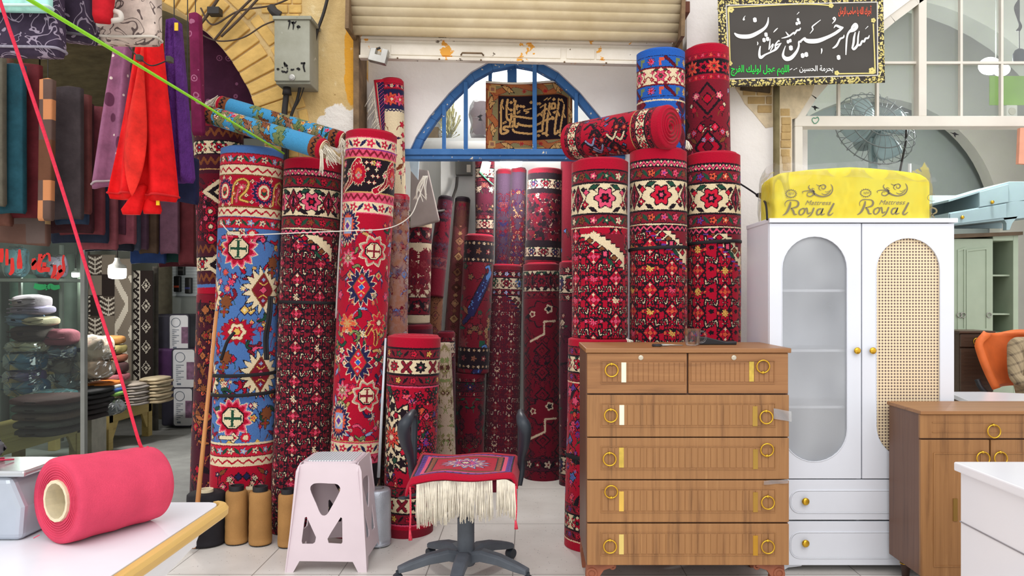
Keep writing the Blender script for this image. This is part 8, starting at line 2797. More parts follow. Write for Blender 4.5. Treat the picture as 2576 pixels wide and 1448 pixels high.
def leaf_panel(seed, x0, x1, y0, d, label, fn):
 wcm, hcm = (x1 - x0) / F * d * 100, (Z(y0, d) - 0.2) * 100
 c = Rug(wcm, hcm, 1.1, 'Z', seed)
 fn(c)
 vs = [(X(x0, d) + i * c.cx / 100, d, Z(y0, d) - j * c.cy / 100) for j in range(c.ny + 1) for i in range(c.nx + 1)]
 qd = [(j * (c.nx + 1) + i, (j + 1) * (c.nx + 1) + i, (j + 1) * (c.nx + 1) + i + 1, j * (c.nx + 1) + i + 1) for j in range(c.ny) for i in range(c.nx)]
 o = face_mesh('hanging_rug', vs, qd, PLIN[c.a].reshape(-1, 4), PILE)
 o.modifiers.new('thickness', 'SOLIDIFY').thickness = 0.02
 return tag(o, label, 'rug', 'rugs hanging at the back of the blanket shop')
for k_, col in (('a', (58, 50, 44)), ('b', (108, 100, 90)), ('c', (176, 170, 158)), ('d', (34, 28, 26))):
 PAL[k_] = col
PKEY = list(PAL)
PIDX.update({k: i for i, k in enumerate(PKEY)})
PLIN = np.array([lin(PAL[k]) for k in PKEY], dtype=np.float32)
def f_leafs(c):
 c.plain(0, c.h, 'b')
 hw = c.w / 2
 for j in range(9):
  y = j * c.h / 8
  for q in (-1, 1):
   if (j + (q > 0)) % 3 == 0:
    c.rect(min(0, q * hw), max(0, q * hw), y, y + c.h / 8, 'a')
    x = q * hw / 2
    c.path([(x, y + 3), (x, y + c.h / 8)], 0.7, 'c')
    for t in range(5):
     c.path([(x, y + 6 + t * 5), (x - 9, y + 1 + t * 5)], 0.9, 'c')
     c.path([(x, y + 6 + t * 5), (x + 9, y + 1 + t * 5)], 0.9, 'c')
   elif (j + (q > 0)) % 3 == 1:
    c.rect(min(0, q * hw), max(0, q * hw), y, y + c.h / 8, 'b')
   else:
    c.rect(min(0, q * hw), max(0, q * hw), y, y + c.h / 8, 'd')
  c.line(y, 'd', 0.8)
 c.rect(-0.5, 0.5, 0, c.h, 'd')
leaf_panel(81, 222, 290, 640, 8.2, 'brown and grey rug with white leaf motifs behind the hanging bulb', f_leafs)
def f_chev(c):
 c.plain(0, c.h, 'b')
 for j in range(5):
  y = 20 + j * 60
  c.path([(-c.w / 2, y), (c.w / 2 - 3, y + 28), (-c.w / 2, y + 56)], 3.0, 'c')
leaf_panel(82, 288, 330, 650, 8.15, 'plain grey rug with pale chevrons right of the leaf rug', f_chev)
def f_arab(c):
 c.plain(0, c.h, 'd')
 c.rect(-c.w / 2, -c.w / 2 + 9, 0, c.h, 'c')
 n = int(c.h / 11)
 for j in range(n):
  y = 5 + j * 11
  c.path(spline([(-c.w / 2 + 2, y - 5), (-c.w / 2 + 7, y), (-c.w / 2 + 2, y + 5)], 4), 1.1, 'd')
  c.disc(-c.w / 2 + 6, y + 5, 1.5, [(1, 'd')])
  if j % 2:
   c.dia(c.w * 0.18, y, 5, 7, [(1, 'c'), (0.75, 'd'), (0.35, 'c')])
leaf_panel(83, 332, 384, 680, 8.3, 'dark brown rug with white arabesque stripe right of the chevron rug', f_arab)
for x0, x1, y0, d, col, lab in ((384, 398, 670, 8.6, (84, 80, 74), 'thin grey'), (398, 432, 662, 9.45, (110, 104, 88), 'thick olive grey')):
 tag(MB().lathe([((x1 - x0) / 2 / F * d, 0), ((x1 - x0) / 2 / F * d, Z(y0, d))], (X((x0 + x1) / 2, d), d, 0), 20).build('rolled_rug', mat(col, 0.9, var=0.2, scale=14, bump=0.3), auto=True), f'{lab} rolled rug standing at the back of the blanket shop', 'rolled carpet')
for x0, x1, y0, y1, d, col, lab in ((196, 224, 600, 1000, 8.6, (84, 88, 80), 'dark grey green rolled rug at the back behind the pink strand'), (150, 200, 640, 900, 8.9, (92, 100, 92), 'greenish grey rolled rug behind the painted glass'),
         (30, 90, 690, 860, 8.8, (116, 146, 134), 'pale green wrapped roll behind the painted glass')):
 tag(MB().lathe([((x1 - x0) / 2 / F * d * 0.9, 0), ((x1 - x0) / 2 / F * d, 0.03), ((x1 - x0) / 2 / F * d, Z(y0, d) - 0.05), ((x1 - x0) / 2 / F * d * 0.8, Z(y0, d))], (X((x0 + x1) / 2, d), d, 0), 20).build('rolled_rug', mat(col, 0.7, var=0.2, scale=8), auto=True), lab, 'rolled carpet')
bundle(112, 150, 640, 697, 7.6, (150, 134, 158), 'lilac bedding pack hanging high behind the painted glass', wrap=True, folds=0, lumps=0.02, dep=0.2)
bundle(76, 113, 640, 697, 7.62, (44, 104, 112), 'teal bedding pack hanging high behind the painted glass', wrap=True, folds=0, lumps=0.02, dep=0.2)
bundle(0, 50, 618, 697, 7.62, (110, 150, 166), 'pale blue bedding pack hanging high behind the painted glass', wrap=True, folds=0, lumps=0.02, dep=0.2)
rk_ = thing('display_rack', 'steel rack holding the high bedding packs behind the painted glass', 'rack', W(80, 704, 7.8))
MB().box(X(-10, 7.6), X(160, 7.6), 7.56, 7.98, Z(708, 7.6), Z(700, 7.6)).build('shelf', STEELF, rk_)
for px in (-8, 100):
 MB().box(X(px, 7.6) - 0.015, X(px, 7.6) + 0.015, 7.94, 7.97, 0, Z(610, 7.6)).build('post', STEELF, rk_)
# ---- lamps of the blanket shop
def bulb(px, py, d, wpx, hpx, label, power, kind='capsule', col=(255, 252, 246), holder=True):
 p = W(px, py, d)
 r = wpx / 2 / F * d
 h = hpx / F * d
 o = thing('led_bulb', label, 'lamp', p)
 MB().lathe([(r * 0.55, -h * 0.5), (r * 0.92, -h * 0.44), (r, -h * 0.25), (r, h * 0.12)], p, 24, cap0=True, cap1=False).build('diffuser', emit(col, 9), o, smooth=True)
 MB().lathe([(r, h * 0.12), (r * 0.96, h * 0.3), (r * 0.5, h * 0.42), (r * 0.3, h * 0.6), (r * 0.3, h * 0.75)], p, 24, cap0=False).build('housing', mat((206, 206, 202), 0.5), o, auto=True)
 if holder:
  zc = 3.6 if p.x > -1.6 else 2.48 + 1.35 * math.sqrt(1 - ((p.x + 3.87) / 2.6) ** 2)
  MB().tube([p + Vector((0, 0, h * 0.7)), (p.x, p.y, zc)], 0.006, 6).build('flex', RUBBER, o, smooth=True)
 ld = bpy.data.lights.new('bulb_light', 'POINT')
 ld.energy = power
 ld.color = tuple(lin(col)[:3])
 ld.shadow_soft_size = max(0.03, r)
 lo = bpy.data.objects.new('bulb_light', ld)
 COL.objects.link(lo)
 lo.location = p - Vector((0, 0.02, h * 0.62))
 lo.parent = o
 lo.matrix_parent_inverse = Matrix.Translation(-p)
 return o
bulb(295, 680, 7.0, 42, 42, 'white LED bulb hanging among the rugs in the blanket shop', 75)
bulb(100, 604, 6.6, 40, 22, 'glowing ceiling lamp over the bedding piles behind the glass', 60)
bulb(190, 688, 8.4, 18, 18, 'small bright bulb deep in the blanket shop', 14)
# ------------------------------------------------------------------ inside the carpet shop
bulb(1286, 398, 6.05, 56, 44, 'bright round LED bulb hanging below the blue window beam', 48)
tl = thing('tube_lamp', 'small bright white lamp seen through the top pane of the arched window', 'lamp', W(1271, 196, 6.7))
MB().box(X(1262, 6.68), X(1280, 6.68), 6.66, 6.72, Z(205, 6.68), Z(184, 6.68)).build('diffuser', emit((255, 255, 255), 5), tl, bevel=0.004)
MB().box(X(1258, 6.72), X(1284, 6.72), 6.72, 6.95, Z(209, 6.72), Z(180, 6.72)).build('housing', mat((210, 210, 206), 0.5), tl)
ld = bpy.data.lights.new('tube_light', 'POINT')
ld.energy = 26
ld.shadow_soft_size = 0.05
lo = bpy.data.objects.new('tube_light', ld)
COL.objects.link(lo)
lo.location = W(1271, 196, 6.5)
lo.parent = tl
lo.matrix_parent_inverse = Matrix.Translation(-W(1271, 196, 6.7))
em = thing('wall_meter', 'dark grey junction meter on the white inner pier with a black cable', 'meter', W(1168, 442, 6.65))
MB().box(X(1146, 6.65), X(1188, 6.65), 6.64, 6.72, Z(440, 6.65), Z(396, 6.65)).build('case', mat((92, 92, 88), 0.5, var=0.15), em, bevel=0.006)
MB().box(X(1174, 6.63), X(1184, 6.63), 6.628, 6.645, Z(433, 6.63), Z(414, 6.63)).build('switch_panel', mat((196, 190, 178), 0.5), em)
tag(MB().tube(spline([W(1150, 445, 6.62), W(1148, 470, 6.6), W(1140, 495, 6.5), W(1134, 520, 6.3), W(1110, 530, 6.1), W(1060, 532, 6.0), W(1030, 535, 6.0)], 8), 0.012, 8).build('cable', RUBBER, smooth=True), 'thick black cable curving from the inner meter behind the maroon roll', 'cable')
tg = tag(MB().box(X(1210, 6.34), X(1232, 6.34), 6.335, 6.342, Z(436, 6.34), Z(405, 6.34), Matrix.Rotation(0.25, 3, 'Y')).build('paper_tag', mat((206, 206, 202), 0.7)), 'white paper tag hanging from a carpet under the blue beam', 'tag')
MB().tube(spline([W(1206, 432, 6.33), W(1222, 448, 6.325), W(1240, 464, 6.33)], 5), 0.006, 6).build('green_tie', mat((60, 120, 96), 0.6), tg, smooth=True)
bt = thing('bottle', 'green glass bottle lying on the cream floral roll', 'bottle', W(1040, 546, 5.92))
MB().lathe([(0.02, 0), (0.032, 0.01), (0.032, 0.06), (0.012, 0.10), (0.011, 0.12)], W(1026, 548, 5.92), 18, (1, 0, 0.15)).build('glass_body', mat((8, 96, 44), 0.15, var=0.05), bt, smooth=True)
MB().lathe([(0.0125, 0), (0.0125, 0.012)], W(1026, 548, 5.92) + Vector((0.118, 0, 0.018)), 14, (1, 0, 0.15)).build('cap', mat((40, 120, 70), 0.4), bt)
kn = thing('string_hank', 'hank of white string tied up inside the doorway', 'string', W(1068, 470, 5.3))
mb = MB()
rs_ = random.Random(5)
for k in range(12):
 a = W(1070 + rs_.uniform(-6, 6), 442, 5.3)
 mb.tube(spline([a, W(1062 + rs_.uniform(-12, 12), 470, 5.28 + rs_.uniform(-.02, .02)), W(1050 + rs_.uniform(-10, 24), 500 + rs_.uniform(-10, 8), 5.27)], 5), 0.003, 4)
mb.build('strands', STRING, kn, smooth=True)
fw = thing('flower_bunch', 'dried pale yellow flower bunch behind the arched window glass', 'flowers', W(1125, 360, 6.2))
mb = MB()
for k in range(90):
 a = rs_.uniform(0, 6.28)
 r = rs_.uniform(0.02, 0.11)
 p = W(1125, 300, 6.2) + Vector((math.cos(a) * r, math.sin(a) * r, rs_.uniform(-0.12, 0.12)))
 mb.tube([W(1125, 352, 6.25), p.lerp(W(1125, 352, 6.25), 0.3) + Vector((0.01, 0, 0)), p], [0.002, 0.002, 0.006], 4)
mb.build('stems', mat((198, 190, 138), 0.9, var=0.3, scale=40), fw)
MB().lathe([(0.03, 0), (0.04, 0.04), (0.03, 0.09)], W(1125, 353, 6.25), 18).build('vase', mat((170, 176, 172), 0.4), fw, smooth=True)
tag(MB().box(X(1040, 6.25), X(1105, 6.25), 6.2, 6.4, Z(353, 6.25), Z(322, 6.25)).build('timber_box', wood((140, 118, 88), (104, 84, 60), (164, 142, 110), 'x', 'old_timber'), bevel=0.005), 'old brown timber box seen through the left window panes', 'box')
tag(MB().box(X(1036, 6.25), X(1245, 6.25), 6.15, 6.73, Z(353, 6.25) - 0.025, Z(353, 6.25)).build('wall_shelf', ROOM_WHITE), 'white wall shelf seen through the arched window', 'shelf')
bundle(1180, 1238, 240, 352, 6.25, (150, 128, 134), 'greyish pink plastic-wrapped rug bundle on the shelf behind the arched window', wrap=True, folds=0, lumps=0.03, dep=0.3, group=None, cat='bundle', name='wrapped_bundle')
tag(MB().prism([(X(1030, 5.7), Z(405, 5.7)), (X(1054, 5.7), Z(405, 5.7)), (X(1052, 5.7), Z(452, 5.7)), (X(1034, 5.7), Z(430, 5.7))], 5.69, 5.71).build('plastic_flap', mat((186, 204, 214), 0.4)), 'pale blue triangular flap inside the door under the blue beam', 'flap')
drape((1034, 1078), (1032, 1106), 430, 560, 5.85, 0.05, mat((152, 140, 136), 0.9, var=0.12, scale=8), 'grey cloth hanging inside the doorway above the cream floral roll', 0.8, 0.01, group=None, rows=10, n=16, skew=-8, name='hanging_cloth', cat='cloth')
# ------------------------------------------------------------------ inside the furniture shop
FANC = mat((132, 150, 152), 0.4, 0.3, var=0.08)
fd = 6.0
fc = W(2200, 323, fd)
fr = 104 / F * fd
fan = thing('pedestal_fan', 'grey metal pedestal fan behind the white shopfront frame', 'fan', (fc.x, fd, 0))
tilt = Vector((0.10, -0.92, 0.38)).normalized()
ux = Vector((1, 0, 0))
ux = (ux - tilt * ux.dot(tilt)).normalized()
uz = tilt.cross(ux)
if uz.z < 0:
 uz = -uz
cage = MB()
for k in range(28):
 a = 2 * math.pi * k / 28
 dv = ux * math.cos(a) + uz * math.sin(a)
 cage.tube(spline([fc + tilt * 0.11 + dv * 0.05, fc + tilt * 0.10 + dv * fr * 0.55, fc + tilt * 0.05 + dv * fr * 0.93, fc + dv * fr, fc - tilt * 0.06 + dv * fr * 0.85, fc - tilt * 0.10 + dv * fr * 0.3], 4), 0.0022, 4)
for q, o_ in ((1.0, 0.0), (0.72, 0.085), (0.42, 0.105)):
 cage.torus(fc + tilt * o_, fr * q, 0.0045, tilt, 48, 6)
cage.build('cage', mat((120, 126, 126), 0.35, 0.6), fan, smooth=True)
for k in range(4):
 a0 = math.radians(18 + 90 * k)
 def bl(u, v, a0=a0):
  r = fr * (0.14 + 0.74 * v)
  w_ = math.radians(58) * (0.35 + 0.65 * math.sin(math.pi * (0.15 + 0.75 * v)) ** 0.8)
  a = a0 + (u - 0.5) * w_
  return tuple(fc + (ux * math.cos(a) + uz * math.sin(a)) * r + tilt * (0.05 * (u - 0.5) + 0.01))
 MB().grid(bl, 8, 10).build('blade', FANC, fan, smooth=True, fix=False, solid=0.003)
MB().lathe([(0.03, 0.05), (0.05, 0.04), (0.055, -0.02), (0.075, -0.05), (0.075, -0.2), (0.05, -0.24)], fc, 24, tilt).build('motor', FANC, fan, auto=True)
MB().box(fc.x - 0.03, fc.x + 0.03, fd + 0.0, fd + 0.05, Z(425, fd), Z(345, fd)).build('bracket', mat((150, 172, 174), 0.4, 0.3), fan, bevel=0.008)
MB().tube([(fc.x, fd + 0.03, 0.05), (fc.x, fd + 0.03, Z(420, fd))], 0.022, 12).build('pole', FANC, fan, smooth=True)
MB().lathe([(0.22, 0.0), (0.21, 0.03), (0.05, 0.05), (0.03, 0.1)], (fc.x, fd + 0.03, 0), 28).build('base', FANC, fan, auto=True)
tag(MB().tube(spline([W(2280, 325, 5.9), W(2278, 360, 5.9), W(2270, 400, 5.9), W(2262, 440, 5.9)], 6), 0.008, 6).build('cable', RUBBER, smooth=True), 'black cable hanging at the right of the fan', 'cable')
tag(MB().lathe([(0.012, 0), (0.012, Z(412, 5.8))], (X(2288, 5.8), 5.8, 0), 12).build('white_post', mat((226, 226, 224), 0.4), smooth=True), 'thin white post rising behind the yellow mattress', 'post')
# lamp pair, socket and flex under the vault
lp = thing('pendant_lamp', 'glowing twin oval pendant lamp behind the shopfront glass', 'lamp', W(2500, 168, 6.4))
for a, b, w_, h_ in ((2490, 166, 56, 44), (2520, 176, 38, 30)):
 MB().ball(W(a, b, 6.4), 1.0, 22, 12, (w_ / 2 / F * 6.4, 0.06, h_ / 2 / F * 6.4)).build('glowing_globe', emit((255, 252, 250), 6), lp, smooth=True)
ld = bpy.data.lights.new('pendant_light', 'POINT')
ld.energy = 125
ld.shadow_soft_size = 0.12
lo = bpy.data.objects.new('pendant_light', ld)
COL.objects.link(lo)
lo.location = W(2500, 200, 6.3)
lo.parent = lp
lo.matrix_parent_inverse = Matrix.Translation(-W(2500, 168, 6.4))
MB().tube([W(2505, 150, 6.4), W(2505, -120, 6.4)], 0.004, 5).build('flex', mat((200, 200, 196), 0.5), lp)
sk = thing('lamp_socket', 'empty black lamp socket on tangled wires at the upper right', 'lamp socket', W(2563, 140, 6.0))
MB().lathe([(0.045, -0.05), (0.045, 0.02), (0.03, 0.05), (0.01, 0.06)], W(2564, 142, 6.0), 18).build('socket', mat((60, 64, 70), 0.4), sk, auto=True)
mb = MB().tube([W(2564, 124, 6.0), W(2564, -120, 6.0)], 0.004, 5)
for k in range(4):
 mb.tube(spline([W(2562, 0, 6.0), W(2552 + k * 3, 20, 6.0), W(2560 + k, 48, 5.98), W(2564 + k * 2, 66, 6.0), W(2556 + k * 3, 78, 6.0)], 5), 0.004, 5)
mb.build('wires', RUBBER, sk, smooth=True)
tag(MB().box(X(2490, 6.2), X(2640, 6.2), 6.2, 6.21, Z(264, 6.2), Z(191, 6.2)).build('green_board', mat((134, 180, 44), 0.35, var=0.15, scale=3)), 'translucent lime green board hanging under the vault', 'board')
cl = thing('wall_box', 'small white wall box with round dial under the green board', 'box', W(2545, 280, 6.1))
MB().box(X(2532, 6.1), X(2560, 6.1), 6.1, 6.14, Z(296, 6.1), Z(264, 6.1)).build('case', mat((226, 220, 208), 0.5), cl, bevel=0.006)
MB().lathe([(0.03, 0), (0.028, 0.006)], (X(2546, 6.1), 6.1, Z(280, 6.1)), 20, (0, -1, 0)).build('dial', mat((206, 196, 176), 0.4), cl)
tag(MB().prism([(X(2564, 5.0), Z(322, 5.0)), (X(2640, 5.0), Z(318, 5.0)), (X(2640, 5.0), Z(416, 5.0)), (X(2560, 5.0), Z(412, 5.0))], 4.99, 5.02).build('salmon_board', mat((226, 160, 132), 0.6, var=0.1)), 'salmon pink board edge hanging at the right frame edge', 'board')
for i, (a, b) in enumerate(((2052, 268), (2405, 335))):
 q = [(-12, -4), (-4, -2), (0, -4), (4, -1), (12, 3), (6, 3), (2, 4), (3, 9), (-1, 6), (-2, 2)]
 pl_ = [(X(a + u * 1.0, YW), Z(b + v, YW)) for u, v in q]
 tag(MB().prism(pl_, YW - 0.004 + 0.02, YW + 0.018).build('bird_sticker', mat((34, 34, 38), 0.6)), ('black bird-shaped sticker on the lower left pane of the arched window', 'black bird-shaped sticker hanging below the white frame bar')[i], 'sticker')
# pale green cupboard with dark glass niche
gc = thing('green_cupboard', 'pale sage green cupboard with dark open niche in the furniture shop', 'cupboard', (X(2500, 6.6), 6.8, 0))
SAGE = mat((172, 186, 164), 0.5, var=0.04)
gd2 = 6.6
gx0, gx1 = X(2385, gd2), X(2562, gd2)
zt_ = Z(600, gd2)
DKW = mat((66, 52, 44), 0.5, var=0.2)
mb = MB().box(gx0, X(2498, gd2), gd2, gd2 + 0.5, 0.0, zt_ + 0.0).box(X(2549, gd2), gx1, gd2, gd2 + 0.5, 0.0, zt_ + 0.03).box(X(2498, gd2), X(2549, gd2), gd2 + 0.42, gd2 + 0.5, 0.06, zt_ + 0.03)
mb.box(X(2498, gd2), X(2549, gd2), gd2, gd2 + 0.5, Z(605, gd2), zt_ + 0.03).box(X(2498, gd2), X(2549, gd2), gd2, gd2 + 0.5, 0.06, Z(836, gd2))
mb.build('carcass', SAGE, gc, bevel=0.004)
MB().box(X(2498, gd2), X(2549, gd2), gd2 + 0.40, gd2 + 0.418, Z(836, gd2), Z(605, gd2)).build('niche_back', DKW, gc)
for py in (690, 788):
 MB().box(X(2498, gd2), X(2549, gd2), gd2 + 0.05, gd2 + 0.4, Z(py + 4, gd2), Z(py, gd2)).build('shelf', SAGE, gc)
MB().prism([(gx0 - 0.02, zt_ + 0.0), (gx1 + 0.02, zt_ + 0.03), (gx1 + 0.02, zt_ + 0.058), (gx0 - 0.02, zt_ + 0.035)], gd2 - 0.03, gd2 + 0.5).build('brown_cornice', mat((104, 84, 62), 0.5, var=0.2), gc)
for x0_, x1_ in ((2408, 2428), (2430, 2484)):
 MB().frame([(X(x0_, gd2), Z(830, gd2)), (X(x1_, gd2), Z(830, gd2)), (X(x1_, gd2), Z(622, gd2)), (X(x0_, gd2), Z(628, gd2))],
   [(X(x0_ + 4, gd2), Z(826, gd2)), (X(x1_ - 4, gd2), Z(826, gd2)), (X(x1_ - 4, gd2), Z(627, gd2)), (X(x0_ + 4, gd2), Z(632, gd2))], gd2 - 0.008, gd2).build('door_panel', SAGE, gc)
for a in (2412, 2421, 2486):
 MB().torus((X(a, gd2), gd2 - 0.012, Z(792, gd2)), 0.02, 0.004, (0, 1, 0), 20, 6).build('ring_handle', STEEL, gc, smooth=True)
# light blue TV unit on top
bu = thing('blue_unit', 'light blue low unit with open niche resting on the sage cupboard', 'cabinet', (X(2500, 6.4), 6.7, zt_))
LBLUE = mat((158, 182, 188), 0.45, var=0.04)
bd = 6.45
b0, b1, bk = X(2386, bd), X(2620, bd), 7.0
sl = lambda px: (px - 2386) / (2576 - 2386)
P2 = lambda px, py: (X(px, bd), Z(py, bd))
mb = MB().prism([P2(2386, 502), P2(2540, 456), P2(2620, 456), P2(2620, 462), P2(2540, 462), P2(2386, 508)], bd, bk)
mb.prism([P2(2386, 535), P2(2576, 502), P2(2620, 498), P2(2620, 545), P2(2576, 548), P2(2386, 568)], bd, bk)
mb.prism([P2(2462, 482), P2(2540, 460), P2(2620, 460), P2(2620, 502), P2(2540, 508), P2(2462, 522)], bd, bk)
mb.box(b0, b1, bk - 0.02, bk, Z(560, bd), Z(470, bd))
mb.build('carcass', LBLUE, bu, bevel=0.003)
MB().prism([P2(2462, 483), P2(2535, 463), P2(2535, 508), P2(2462, 521)], bd - 0.012, bd).build('drawer', LBLUE, bu, bevel=0.003)
MB().prism([P2(2388, 537), P2(2530, 512), P2(2530, 547), P2(2388, 565)], bd - 0.012, bd).build('drawer', LBLUE, bu, bevel=0.003)
for a, b in ((2492, 509), (2417, 547)):
 MB().lathe([(0.008, 0), (0.016, 0.012), (0.012, 0.022)], (X(a, bd), bd - 0.012, Z(b, bd)), 16, (0, -1, 0)).build('knob', GOLD, bu, smooth=True)
for a in (2536, 2600):
 MB().prism([P2(a - 12, 548), P2(a + 24, 544), P2(a + 10, 562), P2(a + 4, 578), P2(a - 4, 578), P2(a - 4, 562)], bd, bd + 0.05).build('foot', LBLUE, bu)
# dark brown drawer chest in the shop
dbc = thing('brown_drawer_chest', 'dark brown drawer chest with gold ring before the sage cupboard', 'chest of drawers', (X(2455, 6.2), 6.35, 0))
dd_ = 6.2
DBR = wood((76, 58, 46), (54, 40, 32), (92, 74, 60), 'x', 'dark_brown_wood')
MB().box(X(2416, dd_), X(2500, dd_), dd_ + 0.02, dd_ + 0.3, 0.0, Z(838, dd_)).build('body', DBR, dbc)
MB().box(X(2412, dd_), X(2503, dd_), dd_ - 0.01, dd_ + 0.31, Z(838, dd_), Z(832, dd_)).build('top_board', DBR, dbc, bevel=0.003)
for a, b in ((840, 872), (876, 985), (989, 1060)):
 d = MB().box(X(2417, dd_), X(2499, dd_), dd_, dd_ + 0.02, Z(b, dd_), Z(a, dd_)).build('drawer', DBR, dbc, bevel=0.003)
 mb = MB()
 for q in range(1, max(2, int((b - a) / 9))):
  zz = Z(a + q * 9, dd_)
  mb.box(X(2426, dd_), X(2490, dd_), dd_ - 0.002, dd_ + 0.002, zz - 0.002, zz + 0.002)
 mb.build('fluting', DBR, d)
MB().torus((X(2455, dd_), dd_ - 0.012, Z(858, dd_)), 0.025, 0.004, (0, 1, 0), 20, 6).build('ring_handle', GOLD, dbc, smooth=True)
# white table top before them
wt = thing('white_desk', 'white desk top behind the brown sideboard', 'desk', (2.9, 5.2, 0))
zd = 0.80
MB().prism([(X(2396, 5.2), 4.98), (3.7, 4.98), (3.7, 5.32), (X(2478, 5.5), 5.52), (X(2396, 5.45), 5.52)], zd - 0.03, zd, 'z').build('desk_top', GLOSSW, wt, bevel=0.003)
for xx, yy in ((2.8, 5.05), (3.6, 5.05), (2.85, 5.45), (3.6, 5.25)):
 MB().box(xx, xx + 0.04, yy, yy + 0.04, 0, zd - 0.03).build('leg', GLOSSW, wt)
# orange chair
oc2 = thing('orange_chair', 'orange upholstered swivel chair the seated person leans in', 'chair', (X(2545, 5.85), 5.9, 0))
ORG = mat((226, 112, 52), 0.6, var=0.14, scale=7)
cd = 5.85
def chairback(u, v):
 a = (u - 0.5) * 2
 z = Z(975, cd) + (Z(846, cd) - Z(975, cd)) * v
 hw = 0.23 * (0.72 + 0.28 * math.sin(math.pi * (0.15 + 0.5 * v))) * (1 - 0.35 * max(0, v - 0.85) / 0.15)
 x = X(2572, cd) + 0.04 - 0.10 * v + a * hw
 y = cd + 0.16 - 0.14 * a * a + 0.10 * v * 0.4
 return (x, y, z + 0.02 * (1 - a * a) * v)
MB().grid(chairback, 22, 16).build('backrest', ORG, oc2, smooth=True, fix=False, solid=0.055, bevel=0.0)
MB().prism(rrect(X(2546, cd) - 0.2, X(2546, cd) + 0.3, 5.62, 6.05, 0.1), 0.44, 0.52, 'z').build('seat', ORG, oc2, bevel=0.02)
mb = MB().tube(spline([(X(2546, cd) - 0.19, 5.98, 0.84), (X(2546, cd) - 0.16, 5.95, 0.76), (X(2546, cd) - 0.05, 5.92, 0.70), (X(2600, cd), 5.6, 0.71)], 5), 0.02, 8)
mb.build('black_frame', BLK, oc2, smooth=True)
MB().tube([(X(2546, cd) + 0.05, 5.85, 0.06), (X(2546, cd) + 0.05, 5.85, 0.45)], 0.03, 10).build('column', BLK, oc2, smooth=True)
for k in range(5):
 a = k * 1.2566
 MB().tube([(X(2546, cd) + 0.05, 5.85, 0.07), (X(2546, cd) + 0.05 + 0.27 * math.cos(a), 5.85 + 0.27 * math.sin(a), 0.04)], 0.02, 8).build('base_leg', BLK, oc2, smooth=True)
# seated person in a checked shirt, mostly beyond the frame edge
def skinned(name, nodes, edges, m, parent=None, sub=2):
 me = bpy.data.meshes.new(name)
 me.from_pydata([n[0] for n in nodes], edges, [])
 o = bpy.data.objects.new(name, me)
 COL.objects.link(o)
 me.materials.append(m)
 o.modifiers.new('skin', 'SKIN').use_smooth_shade = True
 sv_ = me.skin_vertices[0].data
 for i, n in enumerate(nodes):
  sv_[i].radius = n[1] if isinstance(n[1], tuple) else (n[1], n[1])
  sv_[i].use_root = (i == 0)
 md = o.modifiers.new('sub', 'SUBSURF')
 md.levels = md.render_levels = sub
 if parent:
  o.parent = parent
 return o
def plaid():
 t = NT('brown_checked_shirt')
 v = t.coord((1, 1, 1), 'Object', (0.2, 0.35, 0.1))
 sep = t.n('SeparateXYZ')
 t.l(v, sep.inputs[0])
 a = t.math('LESS_THAN', t.math('FRACT', t.math('MULTIPLY', sep.outputs[0], 15)), 0.22)
 b = t.math('LESS_THAN', t.math('FRACT', t.math('MULTIPLY', sep.outputs[2], 15)), 0.22)
 c = t.math('LESS_THAN', t.math('FRACT', t.math('MULTIPLY', sep.outputs[0], 47)), 0.25)
 k = t.math('MULTIPLY', t.math('ADD', t.math('ADD', a, b), t.math('MULTIPLY', c, 0.5)), 0.36)
 t.base(t.mix(k, lin((166, 148, 118)), lin((78, 64, 52))))
 t.set(0.9)
 return t.m
SKINM = mat((184, 132, 104), 0.55, var=0.06)
px0 = X(2606, 5.75)
pel = Vector((px0 + 0.02, 5.78, 0.62))
N_ = [(pel, (0.16, 0.13)), (pel + Vector((0.0, 0.04, 0.2)), (0.15, 0.12)), (pel + Vector((0.01, 0.03, 0.40)), (0.155, 0.12)), (pel + Vector((0.02, -0.01, 0.53)), (0.11, 0.09)),
 (pel + Vector((0.03, -0.04, 0.62)), (0.055, 0.055)),
 (pel + Vector((-0.15, 0.0, 0.49)), (0.07, 0.07)), (pel + Vector((-0.19, -0.06, 0.24)), (0.052, 0.052)), (pel + Vector((-0.06, -0.27, 0.22)), (0.042, 0.042)),
 (pel + Vector((0.20, 0.0, 0.49)), (0.07, 0.07)), (pel + Vector((0.26, -0.06, 0.24)), (0.052, 0.052)), (pel + Vector((0.14, -0.27, 0.22)), (0.042, 0.042)),
 (pel + Vector((-0.10, -0.22, -0.02)), (0.085, 0.085)), (pel + Vector((-0.11, -0.44, -0.03)), (0.065, 0.065)), (pel + Vector((-0.11, -0.46, -0.50)), (0.04, 0.04)), (pel + Vector((-0.11, -0.58, -0.55)), (0.035, 0.035)),
 (pel + Vector((0.12, -0.22, -0.02)), (0.085, 0.085)), (pel + Vector((0.13, -0.44, -0.03)), (0.065, 0.065)), (pel + Vector((0.13, -0.46, -0.50)), (0.04, 0.04)), (pel + Vector((0.13, -0.58, -0.55)), (0.035, 0.035))]
pe = [(0, 1), (1, 2), (2, 3), (3, 4), (2, 5), (5, 6), (6, 7), (2, 8), (8, 9), (9, 10), (0, 11), (11, 12), (12, 13), (13, 14), (0, 15), (15, 16), (16, 17), (17, 18)]
pp = skinned('person', N_, pe, plaid())
tag(pp, 'person in a brown checked shirt sitting in the orange chair at the right frame edge', 'person')
hc = pel + Vector((0.04, -0.07, 0.77))
hb_ = MB().ball(hc, 0.105, 24, 16, (0.78, 0.95, 1.15))
hb_.tube([pel + Vector((0.03, -0.035, 0.60)), hc - Vector((0, -0.01, 0.08))], 0.055, 14)
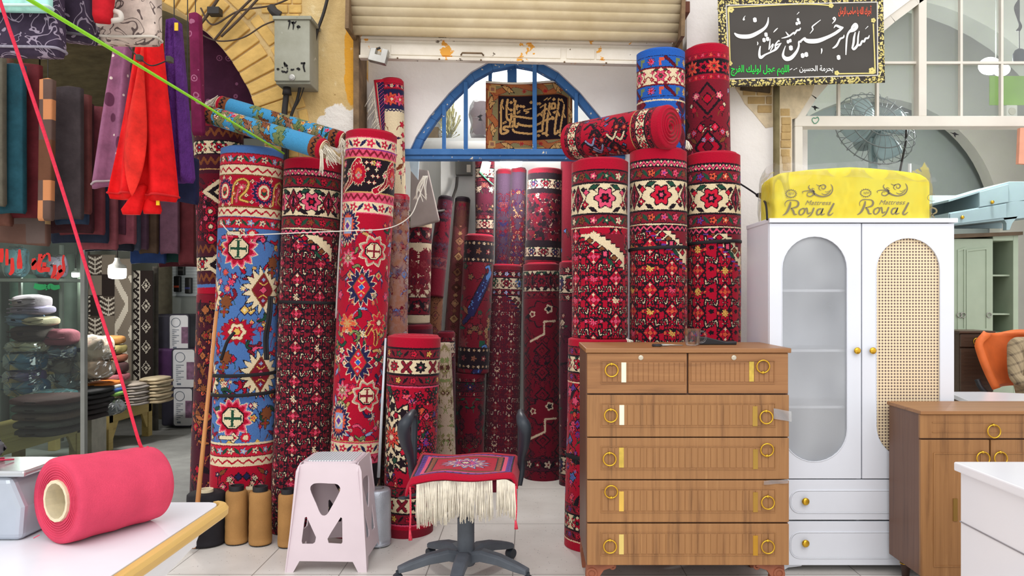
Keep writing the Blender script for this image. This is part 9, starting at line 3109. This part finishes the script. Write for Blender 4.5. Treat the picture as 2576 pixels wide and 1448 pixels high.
hb_.ball(hc + Vector((0, -0.105, -0.01)), 0.018, 10, 6, (0.8, 1.1, 1.3))
for s in (-1, 1):
 hb_.ball(hc + Vector((s * 0.083, 0.005, -0.005)), 0.025, 10, 6, (0.4, 0.8, 1.2))
hb_.build('head', SKINM, pp, smooth=True)
fe = MB()
for s in (-1, 1):
 fe.ball(hc + Vector((s * 0.034, -0.092, 0.012)), 0.012, 10, 6)
fe.build('eyes', mat((50, 40, 36), 0.3), pp, smooth=True)
MB().ball(hc + Vector((0, -0.094, -0.052)), 0.02, 10, 6, (1.2, 0.4, 0.35)).build('mouth', mat((150, 84, 76), 0.5), pp, smooth=True)
hm = MB()
hm.grid(lambda u, v: tuple(hc + Vector((0.088 * math.sin(u * 6.283) * math.sin(v * 1.75), 0.012 - 0.106 * math.cos(u * 6.283) * math.sin(v * 1.75) * (1 if math.cos(u * 6.283) < 0.2 else 0.9), 0.012 + 0.126 * math.cos(v * 1.75 * (1 if math.cos(u * 6.283) < 0.3 else 0.62))))), 28, 10)
hm.build('hair', mat((42, 36, 32), 0.8, var=0.2, scale=60), pp, smooth=True, fix=False)
for s, i in ((-1, 7), (1, 10)):
 w0 = Vector(N_[i][0])
 hd = MB().ball(w0 + Vector((0.03 * -s * 0, -0.06, 0)), 0.045, 14, 8, (0.9, 1.1, 0.45))
 for q in range(4):
  bx_ = -0.03 + q * 0.02
  ln = (0.055, 0.065, 0.06, 0.045)[q]
  hd.tube(spline([w0 + Vector((bx_, -0.095, 0.002)), w0 + Vector((bx_ * 1.1, -0.10 - ln * 0.55, 0.0)), w0 + Vector((bx_ * 1.1, -0.10 - ln, -0.016))], 3), [0.009, 0.009, 0.0085, 0.008, 0.008, 0.0075, 0.006], 8)
 hd.tube(spline([w0 + Vector((0.035 * s, -0.045, 0)), w0 + Vector((0.055 * s, -0.075, -0.004)), w0 + Vector((0.05 * s, -0.10, -0.01))], 3), [0.011, 0.011, 0.01, 0.01, 0.009, 0.009, 0.007], 8)
 hd.build('hand', SKINM, pp, smooth=True)
